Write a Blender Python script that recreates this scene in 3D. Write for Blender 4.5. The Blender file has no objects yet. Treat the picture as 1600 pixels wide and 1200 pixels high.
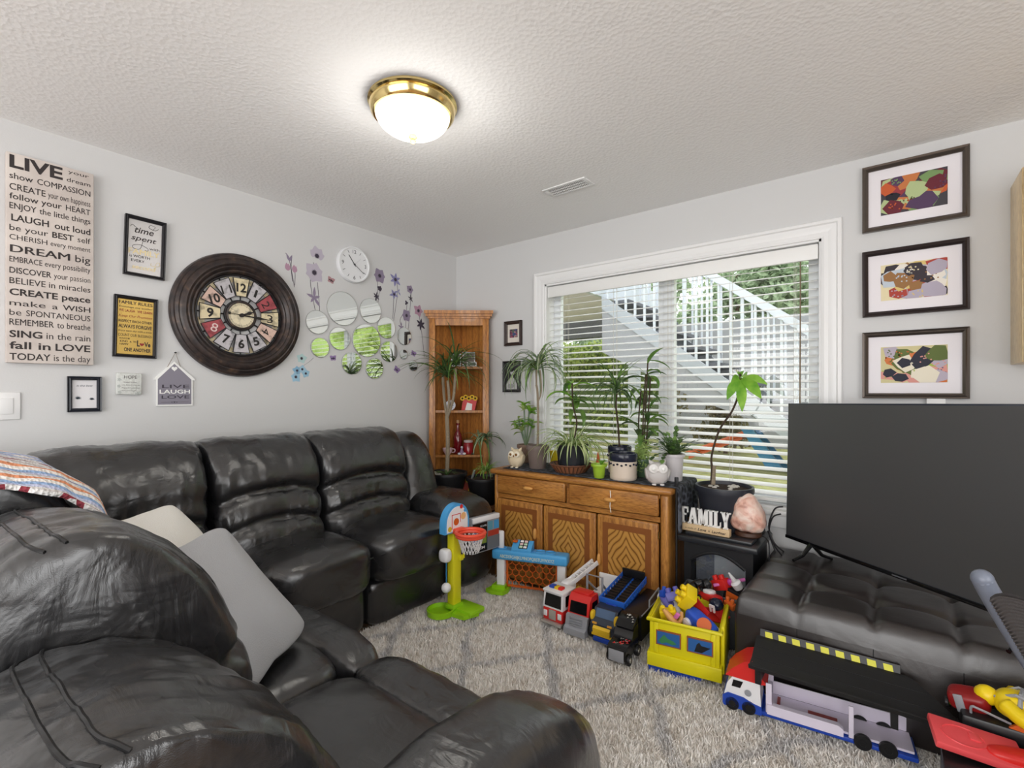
import bpy, bmesh, math, random
from math import sin, cos, pi, sqrt, radians, exp, atan2
from mathutils import Vector, Matrix, noise

random.seed(7)
SC = bpy.context.scene
COL = SC.collection
# ------------------------------------------------------------------ camera
HC = 1.266          # eye height
TH = radians(38.4)  # camera turned left of the window wall's normal
FP = 754.0          # focal length in pixels of a 1600 px wide frame
cam_d = bpy.data.cameras.new('camera'); cam = bpy.data.objects.new('camera', cam_d); COL.objects.link(cam)
cam.location = (0, 0, HC); cam.rotation_euler = (pi/2, 0, TH)
cam_d.sensor_fit = 'HORIZONTAL'; cam_d.sensor_width = 36; cam_d.lens = FP/1600*36; cam_d.shift_y = 12/1600
cam_d.clip_start = 0.02
SC.camera = cam
# ------------------------------------------------------------------ exposure, sky, lights
vs = SC.view_settings
vs.view_transform = 'Standard'; vs.look = 'None'; vs.exposure = 0.08; vs.gamma = 1.0; vs.use_curve_mapping = False
SC.cycles.use_denoising = True
SC.cycles.max_bounces = 10; SC.cycles.diffuse_bounces = 5; SC.cycles.glossy_bounces = 4
SC.cycles.transmission_bounces = 6; SC.cycles.transparent_max_bounces = 12
SC.cycles.sample_clamp_indirect = 6.0; SC.cycles.caustics_reflective = False; SC.cycles.caustics_refractive = False
W = bpy.data.worlds.new('overcast_sky'); SC.world = W; W.use_nodes = True
_bg = W.node_tree.nodes['Background']; _bg.inputs['Color'].default_value = (0.97, 0.98, 1.0, 1); _bg.inputs['Strength'].default_value = 2.5
def area_light(name, loc, rot, sx, sy, power, col=(1, 1, 1)):
    d = bpy.data.lights.new(name, 'AREA'); d.shape = 'RECTANGLE'; d.size = sx; d.size_y = sy; d.energy = power; d.color = col
    o = bpy.data.objects.new(name, d); COL.objects.link(o); o.location = loc; o.rotation_euler = rot; return o
# added fill lights behind the camera, at openings in the rear and right walls
area_light('rear_fill_light', (-0.4, -2.58, 1.25), (radians(-102), 0, pi), 3.6, 2.1, 70, (1.0, 0.985, 0.96))
area_light('right_fill_light', (2.18, -0.3, 1.45), (0, radians(98), 0), 1.4, 2.6, 26, (1.0, 0.985, 0.96))



# ------------------------------------------------------------------ helpers: coordinates
FX, FY, RX, RY = -sin(TH), cos(TH), cos(TH), sin(TH)
def ray(px, py):
    t = (px-800)/FP
    return Vector((FX+t*RX, FY+t*RY, (612-py)/FP))
def atX(px, py, x): d = ray(px, py); return Vector((0, 0, HC))+d*(x/d.x)
def atY(px, py, y): d = ray(px, py); return Vector((0, 0, HC))+d*(y/d.y)
def atZ(px, py, z): d = ray(px, py); return Vector((0, 0, HC))+d*((z-HC)/d.z)

# ------------------------------------------------------------------ helpers: materials
def lin(r, g, b):
    f = lambda c: c/12.92 if c <= 0.04045 else ((c+0.055)/1.055)**2.4
    return (f(r/255), f(g/255), f(b/255), 1)
MATS = {}
def mat(name, col=(128, 128, 128), r=0.5, m=0.0, spec=0.5, coat=0.0, trans=0.0, em=0.0, emcol=None, bump=None, sss=0.0, ior=1.45, alpha=1.0):
    """bump = (noise scale, strength) ; col in sRGB"""
    if name in MATS: return MATS[name]
    M = bpy.data.materials.new(name); M.use_nodes = True; MATS[name] = M
    nt = M.node_tree; p = nt.nodes['Principled BSDF']
    p.inputs['Base Color'].default_value = lin(*col); p.inputs['Roughness'].default_value = r; p.inputs['Metallic'].default_value = m
    p.inputs['Specular IOR Level'].default_value = spec; p.inputs['Coat Weight'].default_value = coat
    p.inputs['Transmission Weight'].default_value = trans; p.inputs['IOR'].default_value = ior; p.inputs['Alpha'].default_value = alpha
    if em: p.inputs['Emission Color'].default_value = lin(*(emcol or col)); p.inputs['Emission Strength'].default_value = em
    if sss: p.inputs['Subsurface Weight'].default_value = sss; p.inputs['Subsurface Radius'].default_value = (0.02, 0.012, 0.008)
    if bump:
        tc = nt.nodes.new('ShaderNodeTexCoord'); n = nt.nodes.new('ShaderNodeTexNoise'); b = nt.nodes.new('ShaderNodeBump')
        n.inputs['Scale'].default_value = bump[0]; n.inputs['Detail'].default_value = 4
        b.inputs['Strength'].default_value = bump[1]; b.inputs['Distance'].default_value = 0.02 if len(bump) < 3 else bump[2]
        nt.links.new(tc.outputs['Object'], n.inputs['Vector']); nt.links.new(n.outputs['Fac'], b.inputs['Height']); nt.links.new(b.outputs['Normal'], p.inputs['Normal'])
    return M
class NT:
    """tiny node-graph helper"""
    def __init__(s, name, r=0.5, m=0.0):
        s.M = bpy.data.materials.new(name); s.M.use_nodes = True; MATS[name] = s.M; s.nt = s.M.node_tree
        s.p = s.nt.nodes['Principled BSDF']; s.p.inputs['Roughness'].default_value = r; s.p.inputs['Metallic'].default_value = m
    def n(s, typ, ins=None, **kw):
        x = s.nt.nodes.new('ShaderNode'+typ)
        for k, v in kw.items(): setattr(x, k, v)
        for k, v in (ins or {}).items():
            if hasattr(v, 'is_output'): s.nt.links.new(v, x.inputs[k])
            else: x.inputs[k].default_value = v
        return x
    def l(s, a, b): s.nt.links.new(a, b)
    def obj(s, scale=(1, 1, 1), rot=(0, 0, 0), loc=(0, 0, 0)):
        tc = s.n('TexCoord'); mp = s.n('Mapping', {'Vector': tc.outputs['Object'], 'Scale': scale, 'Rotation': rot, 'Location': loc}); return mp.outputs['Vector']
    def ramp(s, fac, stops, interp='LINEAR'):
        r = s.n('ValToRGB'); s.l(fac, r.inputs['Fac']); e = r.color_ramp; e.interpolation = interp
        while len(e.elements) < len(stops): e.elements.new(0.5)
        for el, (pos, colr) in zip(e.elements, stops): el.position = pos; el.color = lin(*colr)
        return r.outputs['Color']
    def bump(s, h, strength=0.3, dist=0.01, prev=None):
        b = s.n('Bump', {'Height': h, 'Strength': strength, 'Distance': dist})
        if prev: s.l(prev, b.inputs['Normal'])
        return b.outputs['Normal']

# ------------------------------------------------------------------ helpers: meshes
class B:
    def __init__(s): s.bm = bmesh.new(); s.M = Matrix(); s.mi = 0
    def at(s, loc=(0, 0, 0), rot=(0, 0, 0), sc=(1, 1, 1)):
        e = Matrix.Rotation(rot[2], 4, 'Z') @ Matrix.Rotation(rot[1], 4, 'Y') @ Matrix.Rotation(rot[0], 4, 'X')
        s.M = Matrix.Translation(loc) @ e @ Matrix.Diagonal((*sc, 1)); return s
    def mat(s, i): s.mi = i; return s
    def raw(s, vs, fs):
        v = [s.bm.verts.new(s.M @ Vector(p)) for p in vs]
        for f in fs:
            try:
                k = s.bm.faces.new([v[i] for i in f]); k.material_index = s.mi
            except ValueError: pass
        return s
    def box(s, cx, cy, cz, sx, sy, sz, bev=0.0, seg=2, rot=None):
        t = bmesh.new(); bmesh.ops.create_cube(t, size=1)
        for v in t.verts: v.co = Vector((v.co.x*sx, v.co.y*sy, v.co.z*sz))
        if bev > 0: bmesh.ops.bevel(t, geom=t.edges[:]+t.verts[:], offset=min(bev, 0.49*min(sx, sy, sz)), segments=seg, affect='EDGES', profile=0.5)
        R = Matrix.Translation((cx, cy, cz))
        if rot: R = R @ Matrix.Rotation(rot[2], 4, 'Z') @ Matrix.Rotation(rot[1], 4, 'Y') @ Matrix.Rotation(rot[0], 4, 'X')
        t.verts.index_update()
        s.raw([R @ v.co for v in t.verts], [[v.index for v in f.verts] for f in t.faces]); t.free(); return s
    def b2(s, x0, x1, y0, y1, z0, z1, bev=0.0, seg=2):
        return s.box((x0+x1)/2, (y0+y1)/2, (z0+z1)/2, abs(x1-x0), abs(y1-y0), abs(z1-z0), bev, seg)
    def grid(s, fn, nu, nv, cu=False, cv=False):
        U = nu if cu else nu+1; V = nv if cv else nv+1
        vs = [fn(i/nu, j/nv) for i in range(U) for j in range(V)]
        fs = [[i*V+j, ((i+1) % U)*V+j, ((i+1) % U)*V+(j+1) % V, i*V+(j+1) % V] for i in range(nu) for j in range(nv)]
        return s.raw(vs, fs)
    def lathe(s, prof, n=24, c=(0, 0, 0), cap=True):
        vs = []; m = len(prof)
        for i in range(n):
            a = 2*pi*i/n
            for (r, z) in prof: vs.append((c[0]+r*cos(a), c[1]+r*sin(a), c[2]+z))
        fs = [[i*m+j, ((i+1) % n)*m+j, ((i+1) % n)*m+j+1, i*m+j+1] for i in range(n) for j in range(m-1)]
        if cap:
            if prof[0][0] > 1e-5: fs.append([i*m for i in range(n)][::-1])
            if prof[-1][0] > 1e-5: fs.append([i*m+m-1 for i in range(n)])
        return s.raw(vs, fs)
    def tube(s, pts, r, n=8, cap=True, closed=False):
        pts = [Vector(p) for p in pts]; k = len(pts); rr = r if isinstance(r, (list, tuple)) else [r]*k
        vs = []; prev = None
        for i, p in enumerate(pts):
            a = pts[(i-1) % k] if (closed or i > 0) else p; b = pts[(i+1) % k] if (closed or i < k-1) else p
            d = (b-a).normalized() if (b-a).length > 1e-9 else Vector((0, 0, 1))
            if prev is None:
                u = d.orthogonal().normalized()
            else:
                u = prev-d*prev.dot(d); u = u.normalized() if u.length > 1e-6 else d.orthogonal().normalized()
            prev = u; w = d.cross(u)
            for j in range(n):
                t = 2*pi*j/n; vs.append(p+(u*cos(t)+w*sin(t))*rr[i])
        K = k if closed else k-1
        fs = [[i*n+j, i*n+(j+1) % n, ((i+1) % k)*n+(j+1) % n, ((i+1) % k)*n+j] for i in range(K) for j in range(n)]
        if cap and not closed: fs += [list(range(n))[::-1], [(k-1)*n+j for j in range(n)]]
        return s.raw(vs, fs)
    def cyl(s, p0, p1, r0, r1=None, n=20): return s.tube([p0, p1], [r0, r0 if r1 is None else r1], n)
    def prism(s, poly, z0, z1):
        n = len(poly); vs = [(x, y, z0) for x, y in poly]+[(x, y, z1) for x, y in poly]
        return s.raw(vs, [list(range(n))[::-1], list(range(n, 2*n))]+[[i, (i+1) % n, n+(i+1) % n, n+i] for i in range(n)])
    def prismy(s, poly, y0, y1):   # polygon in XZ, extruded along Y
        n = len(poly); vs = [(x, y0, z) for x, z in poly]+[(x, y1, z) for x, z in poly]
        return s.raw(vs, [list(range(n)), list(range(n, 2*n))[::-1]]+[[(i+1) % n, i, n+i, n+(i+1) % n] for i in range(n)])
    def prismx(s, poly, x0, x1):   # polygon in YZ, extruded along X
        n = len(poly); vs = [(x0, y, z) for y, z in poly]+[(x1, y, z) for y, z in poly]
        return s.raw(vs, [list(range(n))[::-1], list(range(n, 2*n))]+[[i, (i+1) % n, n+(i+1) % n, n+i] for i in range(n)])
    def sup(s, c, size, k=4.0, n=10, fn=None, rot=None):
        """superellipsoid cushion: size = full sizes; fn(Vector in -1..1 space, Vector world) -> Vector"""
        t = bmesh.new(); bmesh.ops.create_cube(t, size=2); bmesh.ops.subdivide_edges(t, edges=t.edges[:], cuts=n, use_grid_fill=True)
        R = Matrix.Translation(c)
        if rot: R = R @ Matrix.Rotation(rot[2], 4, 'Z') @ Matrix.Rotation(rot[1], 4, 'Y') @ Matrix.Rotation(rot[0], 4, 'X')
        out = []
        for v in t.verts:
            p = v.co; q = Vector((sin(p.x*pi/2)*0.5+p.x*0.5, sin(p.y*pi/2)*0.5+p.y*0.5, sin(p.z*pi/2)*0.5+p.z*0.5))
            d = (abs(q.x)**k+abs(q.y)**k+abs(q.z)**k)**(1/k); q = q/d
            w = Vector((q.x*size[0]/2, q.y*size[1]/2, q.z*size[2]/2))
            if fn: w = fn(q, w)
            out.append(R @ w)
        t.verts.index_update()
        s.raw(out, [[v.index for v in f.verts] for f in t.faces]); t.free(); return s
    def ball(s, c, r, n=14, m=9):
        r = (r, r, r) if isinstance(r, (int, float)) else r
        vs = [(c[0], c[1], c[2]-r[2])]
        for j in range(1, m):
            f = -pi/2+pi*j/m
            for i in range(n): a = 2*pi*i/n; vs.append((c[0]+r[0]*cos(f)*cos(a), c[1]+r[1]*cos(f)*sin(a), c[2]+r[2]*sin(f)))
        vs.append((c[0], c[1], c[2]+r[2])); N = len(vs)-1
        fs = [[0, 1+(i+1) % n, 1+i] for i in range(n)]
        for j in range(m-2):
            a = 1+j*n; b = a+n
            fs += [[a+i, a+(i+1) % n, b+(i+1) % n, b+i] for i in range(n)]
        a = 1+(m-2)*n; fs += [[a+i, a+(i+1) % n, N] for i in range(n)]
        return s.raw(vs, fs)
    def text(s, st, x0, x1, y, h, z=0.0, bold=0.0, th=0.0006, shear=0.0, sp=1.0, keep=False):
        """lettering in the XY plane, baseline y, cap height h, stretched to x0..x1 (x1 None: natural width from x0; keep: centred between)"""
        cu = bpy.data.curves.new('t', 'FONT'); cu.body = st; cu.size = 1; cu.offset = 0 if 'M' in st else bold; cu.shear = shear; cu.space_character = sp; cu.resolution_u = 3
        ob = bpy.data.objects.new('t', cu); COL.objects.link(ob)
        bpy.context.view_layer.update()
        me = bpy.data.meshes.new_from_object(ob.evaluated_get(bpy.context.evaluated_depsgraph_get()))
        vs = [v.co.copy() for v in me.vertices]; fs = [list(p.vertices) for p in me.polygons]
        bpy.data.objects.remove(ob); bpy.data.curves.remove(cu); bpy.data.meshes.remove(me)
        if not vs: return s
        a = min(v.x for v in vs); b = max(v.x for v in vs); ky = h/0.729
        if x1 is None: kx = ky; ox = x0
        elif keep: kx = min(ky, (x1-x0)/(b-a)); ox = (x0+x1)/2-(b-a)*kx/2
        else: kx = (x1-x0)/(b-a); ox = x0
        n = len(vs)
        P = [(ox+(v.x-a)*kx, y+v.y*ky, z+th) for v in vs]
        if 'M' in st and bold > .003:   # heavier strokes for glyphs whose outline cannot be offset
            for k in (-1, 1): s.raw([(p[0]+k*bold*.8*abs(kx), p[1]+k*bold*.25*ky, p[2]+.00005*(k+2)) for p in P], fs)
        return s.raw(P, fs)
    def build(s, name, mats, parent=None, ang=38, flat=False, sub=0, normals=True):
        if normals: bmesh.ops.recalc_face_normals(s.bm, faces=s.bm.faces[:])
        me = bpy.data.meshes.new(name); s.bm.to_mesh(me); s.bm.free()
        for m_ in (mats if isinstance(mats, (list, tuple)) else [mats]): me.materials.append(m_)
        if not flat:
            me.shade_smooth()
            if ang < 180: me.set_sharp_from_angle(angle=radians(ang))
        o = bpy.data.objects.new(name, me); COL.objects.link(o)
        if parent: o.parent = parent
        if sub:
            sm = o.modifiers.new('s', 'SUBSURF'); sm.levels = sub; sm.render_levels = sub
        return o
def tag(o, label, cat, group=None, kind=None):
    o['label'] = label; o['category'] = cat
    if group: o['group'] = group
    if kind: o['kind'] = kind
    return o
def thing(name, label, cat, loc=(0, 0, 0), rz=0.0, group=None, rot=None):
    o = bpy.data.objects.new(name, None); COL.objects.link(o); o.empty_display_size = 0.05
    o.location = loc; o.rotation_euler = rot or (0, 0, rz); return tag(o, label, cat, group)
LEFTWALL = Matrix(((0, 0, 1, 0), (1, 0, 0, 0), (0, 1, 0, 0), (0, 0, 0, 1)))
BACKWALL = Matrix(((1, 0, 0, 0), (0, 0, -1, 0), (0, 1, 0, 0), (0, 0, 0, 1)))
XL, YB, HT = -3.0, 3.0, 2.44
def on_left(name, label, cat, y, z, group=None, roll=0.0):   # local x right, y up, z out of the wall
    o = thing(name, label, cat, group=group); o.matrix_world = Matrix.Translation((XL, y, z)) @ LEFTWALL @ Matrix.Rotation(roll, 4, 'Z'); return o
def on_back(name, label, cat, x, z, group=None, roll=0.0):
    o = thing(name, label, cat, group=group); o.matrix_world = Matrix.Translation((x, YB, z)) @ BACKWALL @ Matrix.Rotation(roll, 4, 'Z'); return o
def struct(o): o['kind'] = 'structure'; return o
def lw(px, py): p = atX(px, py, XL); return (p.y, p.z)
def bw(px, py): p = atY(px, py, YB); return (p.x, p.z)
def smooth(a, b, x): t = max(0, min(1, (x-a)/(b-a))); return t*t*(3-2*t)
def lerp(a, b, t): return a+(b-a)*t
def spl(P, n=8):
    """Catmull-Rom through points"""
    P = [Vector(p) for p in P]; out = []
    for i in range(len(P)-1):
        p0 = P[max(i-1, 0)]; p1 = P[i]; p2 = P[i+1]; p3 = P[min(i+2, len(P)-1)]
        for k in range(n):
            t = k/n; out.append(0.5*((2*p1)+(p2-p0)*t+(2*p0-5*p1+4*p2-p3)*t*t+(3*p1-p0-3*p2+p3)*t*t*t))
    out.append(P[-1]); return out
def nz(p, s): return noise.noise(Vector(p)*s)
# ------------------------------------------------------------------ materials of the setting
def m_wall():
    t = NT('wall_paint', 0.85); v = t.obj(); n = t.n('TexNoise', {'Vector': v, 'Scale': 160.0, 'Detail': 2.0})
    t.p.inputs['Base Color'].default_value = lin(207, 207, 207)
    t.l(t.bump(n.outputs['Fac'], 0.08, 0.004), t.p.inputs['Normal']); return t.M
def m_ceil():
    t = NT('textured_ceiling_paint', 0.95); v = t.obj()
    n = t.n('TexNoise', {'Vector': v, 'Scale': 75.0, 'Detail': 3.0, 'Roughness': 0.6}); vo = t.n('TexVoronoi', {'Vector': v, 'Scale': 60.0})
    ad = t.n('Math', {0: n.outputs['Fac'], 1: vo.outputs['Distance']}, operation='ADD')
    t.p.inputs['Base Color'].default_value = lin(243, 243, 243)
    t.l(t.bump(ad.outputs[0], 0.22, 0.007), t.p.inputs['Normal']); return t.M
def m_floor():
    t = NT('laminate_boards', 0.35); v = t.obj()
    br = t.n('TexBrick', {'Vector': v, 'Color1': lin(150, 118, 84), 'Color2': lin(133, 102, 70), 'Mortar': lin(70, 52, 36), 'Scale': 1.0, 'Mortar Size': 0.003, 'Brick Width': 1.2, 'Row Height': 0.14})
    t.l(br.outputs['Color'], t.p.inputs['Base Color']); return t.M
M_WALL, M_CEIL, M_FLOOR = m_wall(), m_ceil(), m_floor()
M_TRIM = mat('white_trim_paint', (232, 232, 232), 0.35)
M_VINYL = mat('white_vinyl', (228, 231, 235), 0.4)
# ------------------------------------------------------------------ room shell
XR, YR = 2.25, -2.65
struct(B().b2(XL-.15, XR+.15, YR-.15, YB+.15, -.12, 0).build('floor', M_FLOOR, flat=True))
struct(B().b2(XL-.15, XR+.15, YR-.15, YB+.15, HT, HT+.12).build('ceiling', M_CEIL, flat=True))
struct(B().b2(XL-.15, XL, YR-.15, YB+.15, 0, HT).build('wall_left', M_WALL, flat=True))
# window opening in the back wall
WX0, WX1, WZ0, WZ1 = -2.06, -0.30, 0.62, 2.07
b = B()
b.b2(XL, WX0, YB, YB+.15, 0, HT).b2(WX1, XR+.15, YB, YB+.15, 0, HT).b2(WX0, WX1, YB, YB+.15, 0, WZ0).b2(WX0, WX1, YB, YB+.15, WZ1, HT)
struct(b.build('wall_back', M_WALL, flat=True))
# unseen right and rear walls, each with an opening made for a fill light
b = B(); b.b2(XR, XR+.15, YR-.15, YB, 0, .65).b2(XR, XR+.15, YR-.15, YB, 2.2, HT).b2(XR, XR+.15, YR-.15, -1.7, .65, 2.2).b2(XR, XR+.15, 1.1, YB, .65, 2.2)
struct(b.build('wall_right', M_WALL, flat=True))
b = B(); b.b2(XL, -2.25, YR-.15, YR, 0, HT).b2(1.45, XR, YR-.15, YR, 0, HT).b2(-2.25, 1.45, YR-.15, YR, 2.32, HT).b2(-2.25, 1.45, YR-.15, YR, 0, .16)
struct(b.build('wall_rear', M_WALL, flat=True))
# baseboards
struct(B().b2(XL, XL+.014, YR, YB, 0, .09, .004).build('baseboard_left', M_TRIM))
struct(B().b2(XL+.014, XR, YB-.014, YB, 0, .09, .004).build('baseboard_back', M_TRIM))
# ------------------------------------------------------------------ window
win = bpy.data.objects.new('window_1', None); COL.objects.link(win); struct(win); win.location = ((WX0+WX1)/2, YB, WZ0)
hw = (WX1-WX0)/2; wh = WZ1-WZ0
# moulded casing: stepped profile swept around top, left, right (mitred), plus stool and apron
def casing():
    b = B(); prof = [(0, 0), (0, .012), (.012, .016), (.03, .012), (.05, .018), (.066, .018), (.072, .026), (.086, .026), (.09, .022), (.09, 0)]  # (outward, proud)
    path = [(-hw, -.02, -1, 0), (-hw, wh, -1, 1), (hw, wh, 1, 1), (hw, -.02, 1, 0)]
    m = len(prof); vs = []
    for (x, z, ox, oz) in path:
        for (o_, d_) in prof: vs.append((x+ox*o_, -d_, z+oz*o_))
    b.raw(vs, [[i*m+j, (i+1)*m+j, (i+1)*m+j+1, i*m+j+1] for i in range(3) for j in range(m-1)])
    return b.build('casing', M_TRIM, win, ang=20)
casing()
B().b2(-hw-.11, hw+.11, -.05, .09, -.03, 0, .008).build('stool', M_TRIM, win)
B().b2(-hw-.09, hw+.09, -.016, 0, -.1, -.03, .004).build('apron', M_TRIM, win)
b = B(); b.b2(-hw, -hw+.012, 0, .15, 0, wh).b2(hw-.012, hw, 0, .15, 0, wh).b2(-hw, hw, 0, .15, wh-.012, wh).b2(-hw, hw, .0, .15, 0, .012); b.build('jamb', M_TRIM, win)
FYW = .105
b = B(); f_ = .06
b.b2(-hw+.012, -hw+.012+f_, FYW, FYW+.04, .012, wh-.012, .004).b2(hw-.012-f_, hw-.012, FYW, FYW+.04, .012, wh-.012, .004)
b.b2(-hw+.012+f_, hw-.012-f_, FYW, FYW+.04, wh-.012-f_, wh-.012, .004).b2(-hw+.012+f_, hw-.012-f_, FYW, FYW+.04, .012, .012+f_, .004); b.build('frame', M_VINYL, win)
b = B(); b.b2(-.035+.03, .035+.03, FYW-.012, FYW+.04, .012+f_, wh-.012-f_, .006)
b.b2(-.075+.03, -.035+.03, FYW+.0, FYW+.03, .012+f_, wh-.012-f_, .006); b.build('meeting_stile', M_VINYL, win)
M_GLASS = None
def m_glass():
    M = bpy.data.materials.new('window_glass'); M.use_nodes = True; nt = M.node_tree; nt.nodes.remove(nt.nodes['Principled BSDF'])
    tr = nt.nodes.new('ShaderNodeBsdfTransparent'); gl = nt.nodes.new('ShaderNodeBsdfGlossy'); gl.inputs['Roughness'].default_value = 0.0
    mx = nt.nodes.new('ShaderNodeMixShader'); out = nt.nodes['Material Output']
    tr.inputs['Color'].default_value = (0.97, 0.98, 0.975, 1)
    mx.inputs[0].default_value = .045; nt.links.new(tr.outputs[0], mx.inputs[1]); nt.links.new(gl.outputs[0], mx.inputs[2]); nt.links.new(mx.outputs[0], out.inputs['Surface']); return M
M_GLASS = m_glass()
B().b2(-hw+.07, -.03, FYW+.018, FYW+.022, .07, wh-.07).build('pane', M_GLASS, win, flat=True)
B().b2(.06, hw-.07, FYW+.018, FYW+.022, .07, wh-.07).build('pane', M_GLASS, win, flat=True)
# venetian blind
bl = thing('venetian_blind', 'white horizontal slat blind hanging open in the window', 'blind', ((WX0+WX1)/2, YB+.052, WZ0))
M_SLAT = mat('blind_slat_white', (236, 236, 234), 0.4)
M_CORD = mat('blind_cord', (200, 196, 186), 0.8)
B().b2(-hw+.016, hw-.016, -.045, -.03, wh-.1, wh-.02, .005).build('valance', M_SLAT, bl)
B().b2(-hw+.02, hw-.02, -.025, .025, wh-.066, wh-.014, .003).build('headrail', M_SLAT, bl)
b = B(); nsl = 29; z0 = .075; z1 = wh-.115
for i in range(nsl):
    z = lerp(z0, z1, i/(nsl-1)); b.at((0, 0, z), (radians(15), 0, 0)).box(0, 0, 0, 2*hw-.045, .05, .0028, .001, 1)
b.build('slat_panel', M_SLAT, bl)
B().b2(-hw+.022, hw-.022, -.025, .025, .03, .05, .005).build('bottom_rail', M_SLAT, bl)
for x in (-.72, -.33, .05, .42, .75):
    b = B(); b.cyl((x, -.027, .04), (x, -.027, wh-.06), .0011, n=5).cyl((x, .027, .04), (x, .027, wh-.06), .0011, n=5).cyl((x+.01, 0, .04), (x+.01, 0, wh-.06), .0009, n=5); b.build('ladder_cord', M_CORD, bl)
B().tube([(hw-.1, -.03, wh-.07), (hw-.1, -.034, wh-.5), (hw-.102, -.034, .5)], .0035, 6).build('tilt_wand', mat('wand_brown', (120, 104, 84), .5), bl)
# ------------------------------------------------------------------ ceiling fittings
p = atZ(655, 172, HT)
cl = thing('ceiling_light', 'brass ceiling lamp with glowing frosted glass bowl', 'ceiling light', (p.x+.02, p.y-.05, HT))
M_BRASS = mat('polished_brass', (226, 202, 140), 0.14, 1.0)
B().lathe([(.0, 0), (.172, 0), (.178, -.006), (.178, -.014), (.168, -.02), (.172, -.028), (.166, -.05), (.158, -.058), (.148, -.056)], 48, cap=False).build('rim', M_BRASS, cl)
M_BOWL = mat('lit_frosted_glass', (255, 250, 240), 0.5, em=1.5, emcol=(255, 246, 228))
B().lathe([(.15, -.05)]+[(.15*cos(a*pi/20), -.05-.085*sin(a*pi/20)) for a in range(1, 10)]+[(.0005, -.135)], 40, cap=False).build('bowl', M_BOWL, cl)
B().lathe([(.004, -.133), (.016, -.136), (.018, -.142), (.01, -.15), (.013, -.157), (.008, -.165), (.0, -.168)], 20, cap=False).build('finial', mat('satin_brass', (176, 148, 98), .4, .4), cl)
ld = bpy.data.lights.new('ceiling_lamp_bulb', 'POINT'); ld.energy = 6.5; ld.shadow_soft_size = .13; ld.color = (1, .97, .92)
lo = bpy.data.objects.new('ceiling_lamp_bulb', ld); COL.objects.link(lo); lo.location = (p.x+.02, p.y-.05, HT-.2)
# no second lamp further back: the added fill lights brighten that part
v = [atZ(*q, HT) for q in ((851, 297), (915, 278), (927, 287), (866, 303))]
vt = thing('ceiling_vent', 'white metal air register in the ceiling', 'vent', ((v[0].x+v[1].x)/2-.005, (v[0].y+v[2].y)/2, HT), radians(-1))
b = B(); L, Wd = .285, .12
b.b2(-L/2, L/2, -Wd/2, -Wd/2+.02, -.006, 0, .002).b2(-L/2, L/2, Wd/2-.02, Wd/2, -.006, 0, .002).b2(-L/2, -L/2+.025, -Wd/2+.02, Wd/2-.02, -.006, 0, .002).b2(L/2-.025, L/2, -Wd/2+.02, Wd/2-.02, -.006, 0, .002)
b.build('frame', M_TRIM, vt)
B().b2(-L/2+.02, L/2-.02, -Wd/2+.018, Wd/2-.018, -.0015, -.0005).build('duct_shade', mat('duct_shade_black', (34, 34, 34), .9), vt)  # flat black sheet painted as the darkness behind the grille
b = B()
for i in range(22):
    x = -L/2+.03+i*(L-.06)/21; b.box(x, 0, -.0045, .0042, Wd-.04, .003)
for k in (-1, 1): b.box(0, k*.014, -.005, L-.05, .004, .003)
b.build('grille', M_TRIM, vt)
# ------------------------------------------------------------------ outside, behind the window
GZ = 0.45   # the lawn lies higher than the basement floor
def m_lawn():
    t = NT('lawn_grass', 0.9); v = t.obj(); n = t.n('TexNoise', {'Vector': v, 'Scale': 9.0, 'Detail': 6.0})
    t.l(t.ramp(n.outputs['Fac'], [(0.3, (134, 138, 84)), (0.55, (168, 168, 110)), (0.75, (186, 178, 132))]), t.p.inputs['Base Color']); return t.M
struct(B().b2(-14, 8, YB+.15, 16, -.3, GZ).build('lawn', m_lawn(), flat=True))
def leafmat(name, a, bcol, r=0.55, tl=0.35):
    t = NT(name, r); v = t.obj(); n = t.n('TexNoise', {'Vector': v, 'Scale': 14.0, 'Detail': 3.0})
    colr = t.ramp(n.outputs['Fac'], [(0.35, a), (0.65, bcol)]); t.l(colr, t.p.inputs['Base Color'])
    if tl:
        tr = t.n('BsdfTranslucent'); t.l(colr, tr.inputs['Color']); mx = t.n('MixShader', {0: tl}); out = t.nt.nodes['Material Output']
        t.l(t.p.outputs[0], mx.inputs[1]); t.l(tr.outputs[0], mx.inputs[2]); t.l(mx.outputs[0], out.inputs['Surface'])
    return t.M
def leafcloud(b, blobs, n, size, seed=1, shell=0.55):
    rnd = random.Random(seed); vs = []; fs = []
    for i in range(n):
        (c, r) = blobs[rnd.randrange(len(blobs))]
        d = Vector((rnd.gauss(0, 1), rnd.gauss(0, 1), rnd.gauss(0, 1))).normalized(); k = shell+(1-shell)*rnd.random()
        p = Vector(c)+Vector((d.x*r[0], d.y*r[1], d.z*r[2]))*k
        u = Vector((rnd.gauss(0, 1), rnd.gauss(0, 1), rnd.gauss(0, 1))).normalized(); w = u.orthogonal().normalized(); s_ = size*(.6+.8*rnd.random())
        o = len(vs); vs += [p-u*s_, p+w*s_*.5, p+u*s_, p-w*s_*.5]; fs.append([o, o+1, o+2, o+3])
    b.raw(vs, fs)
M_HEDGE = leafmat('hedge_leaf', (118, 142, 62), (186, 200, 108))
M_TREE = leafmat('hazy_tree_leaf', (122, 146, 112), (186, 204, 168))  # distance haze is mixed into these paler leaf colours
M_SHRUB = leafmat('shrub_leaf', (96, 92, 58), (150, 140, 96))
M_TWIG = mat('twig_brown', (92, 72, 52), .8)
h = thing('hedge', 'green clipped hedge beyond the deck, seen through left half of the blind', 'hedge', (-5.6, 8.3, GZ))
b = B(); blobs = []
rr = random.Random(3)
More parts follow.
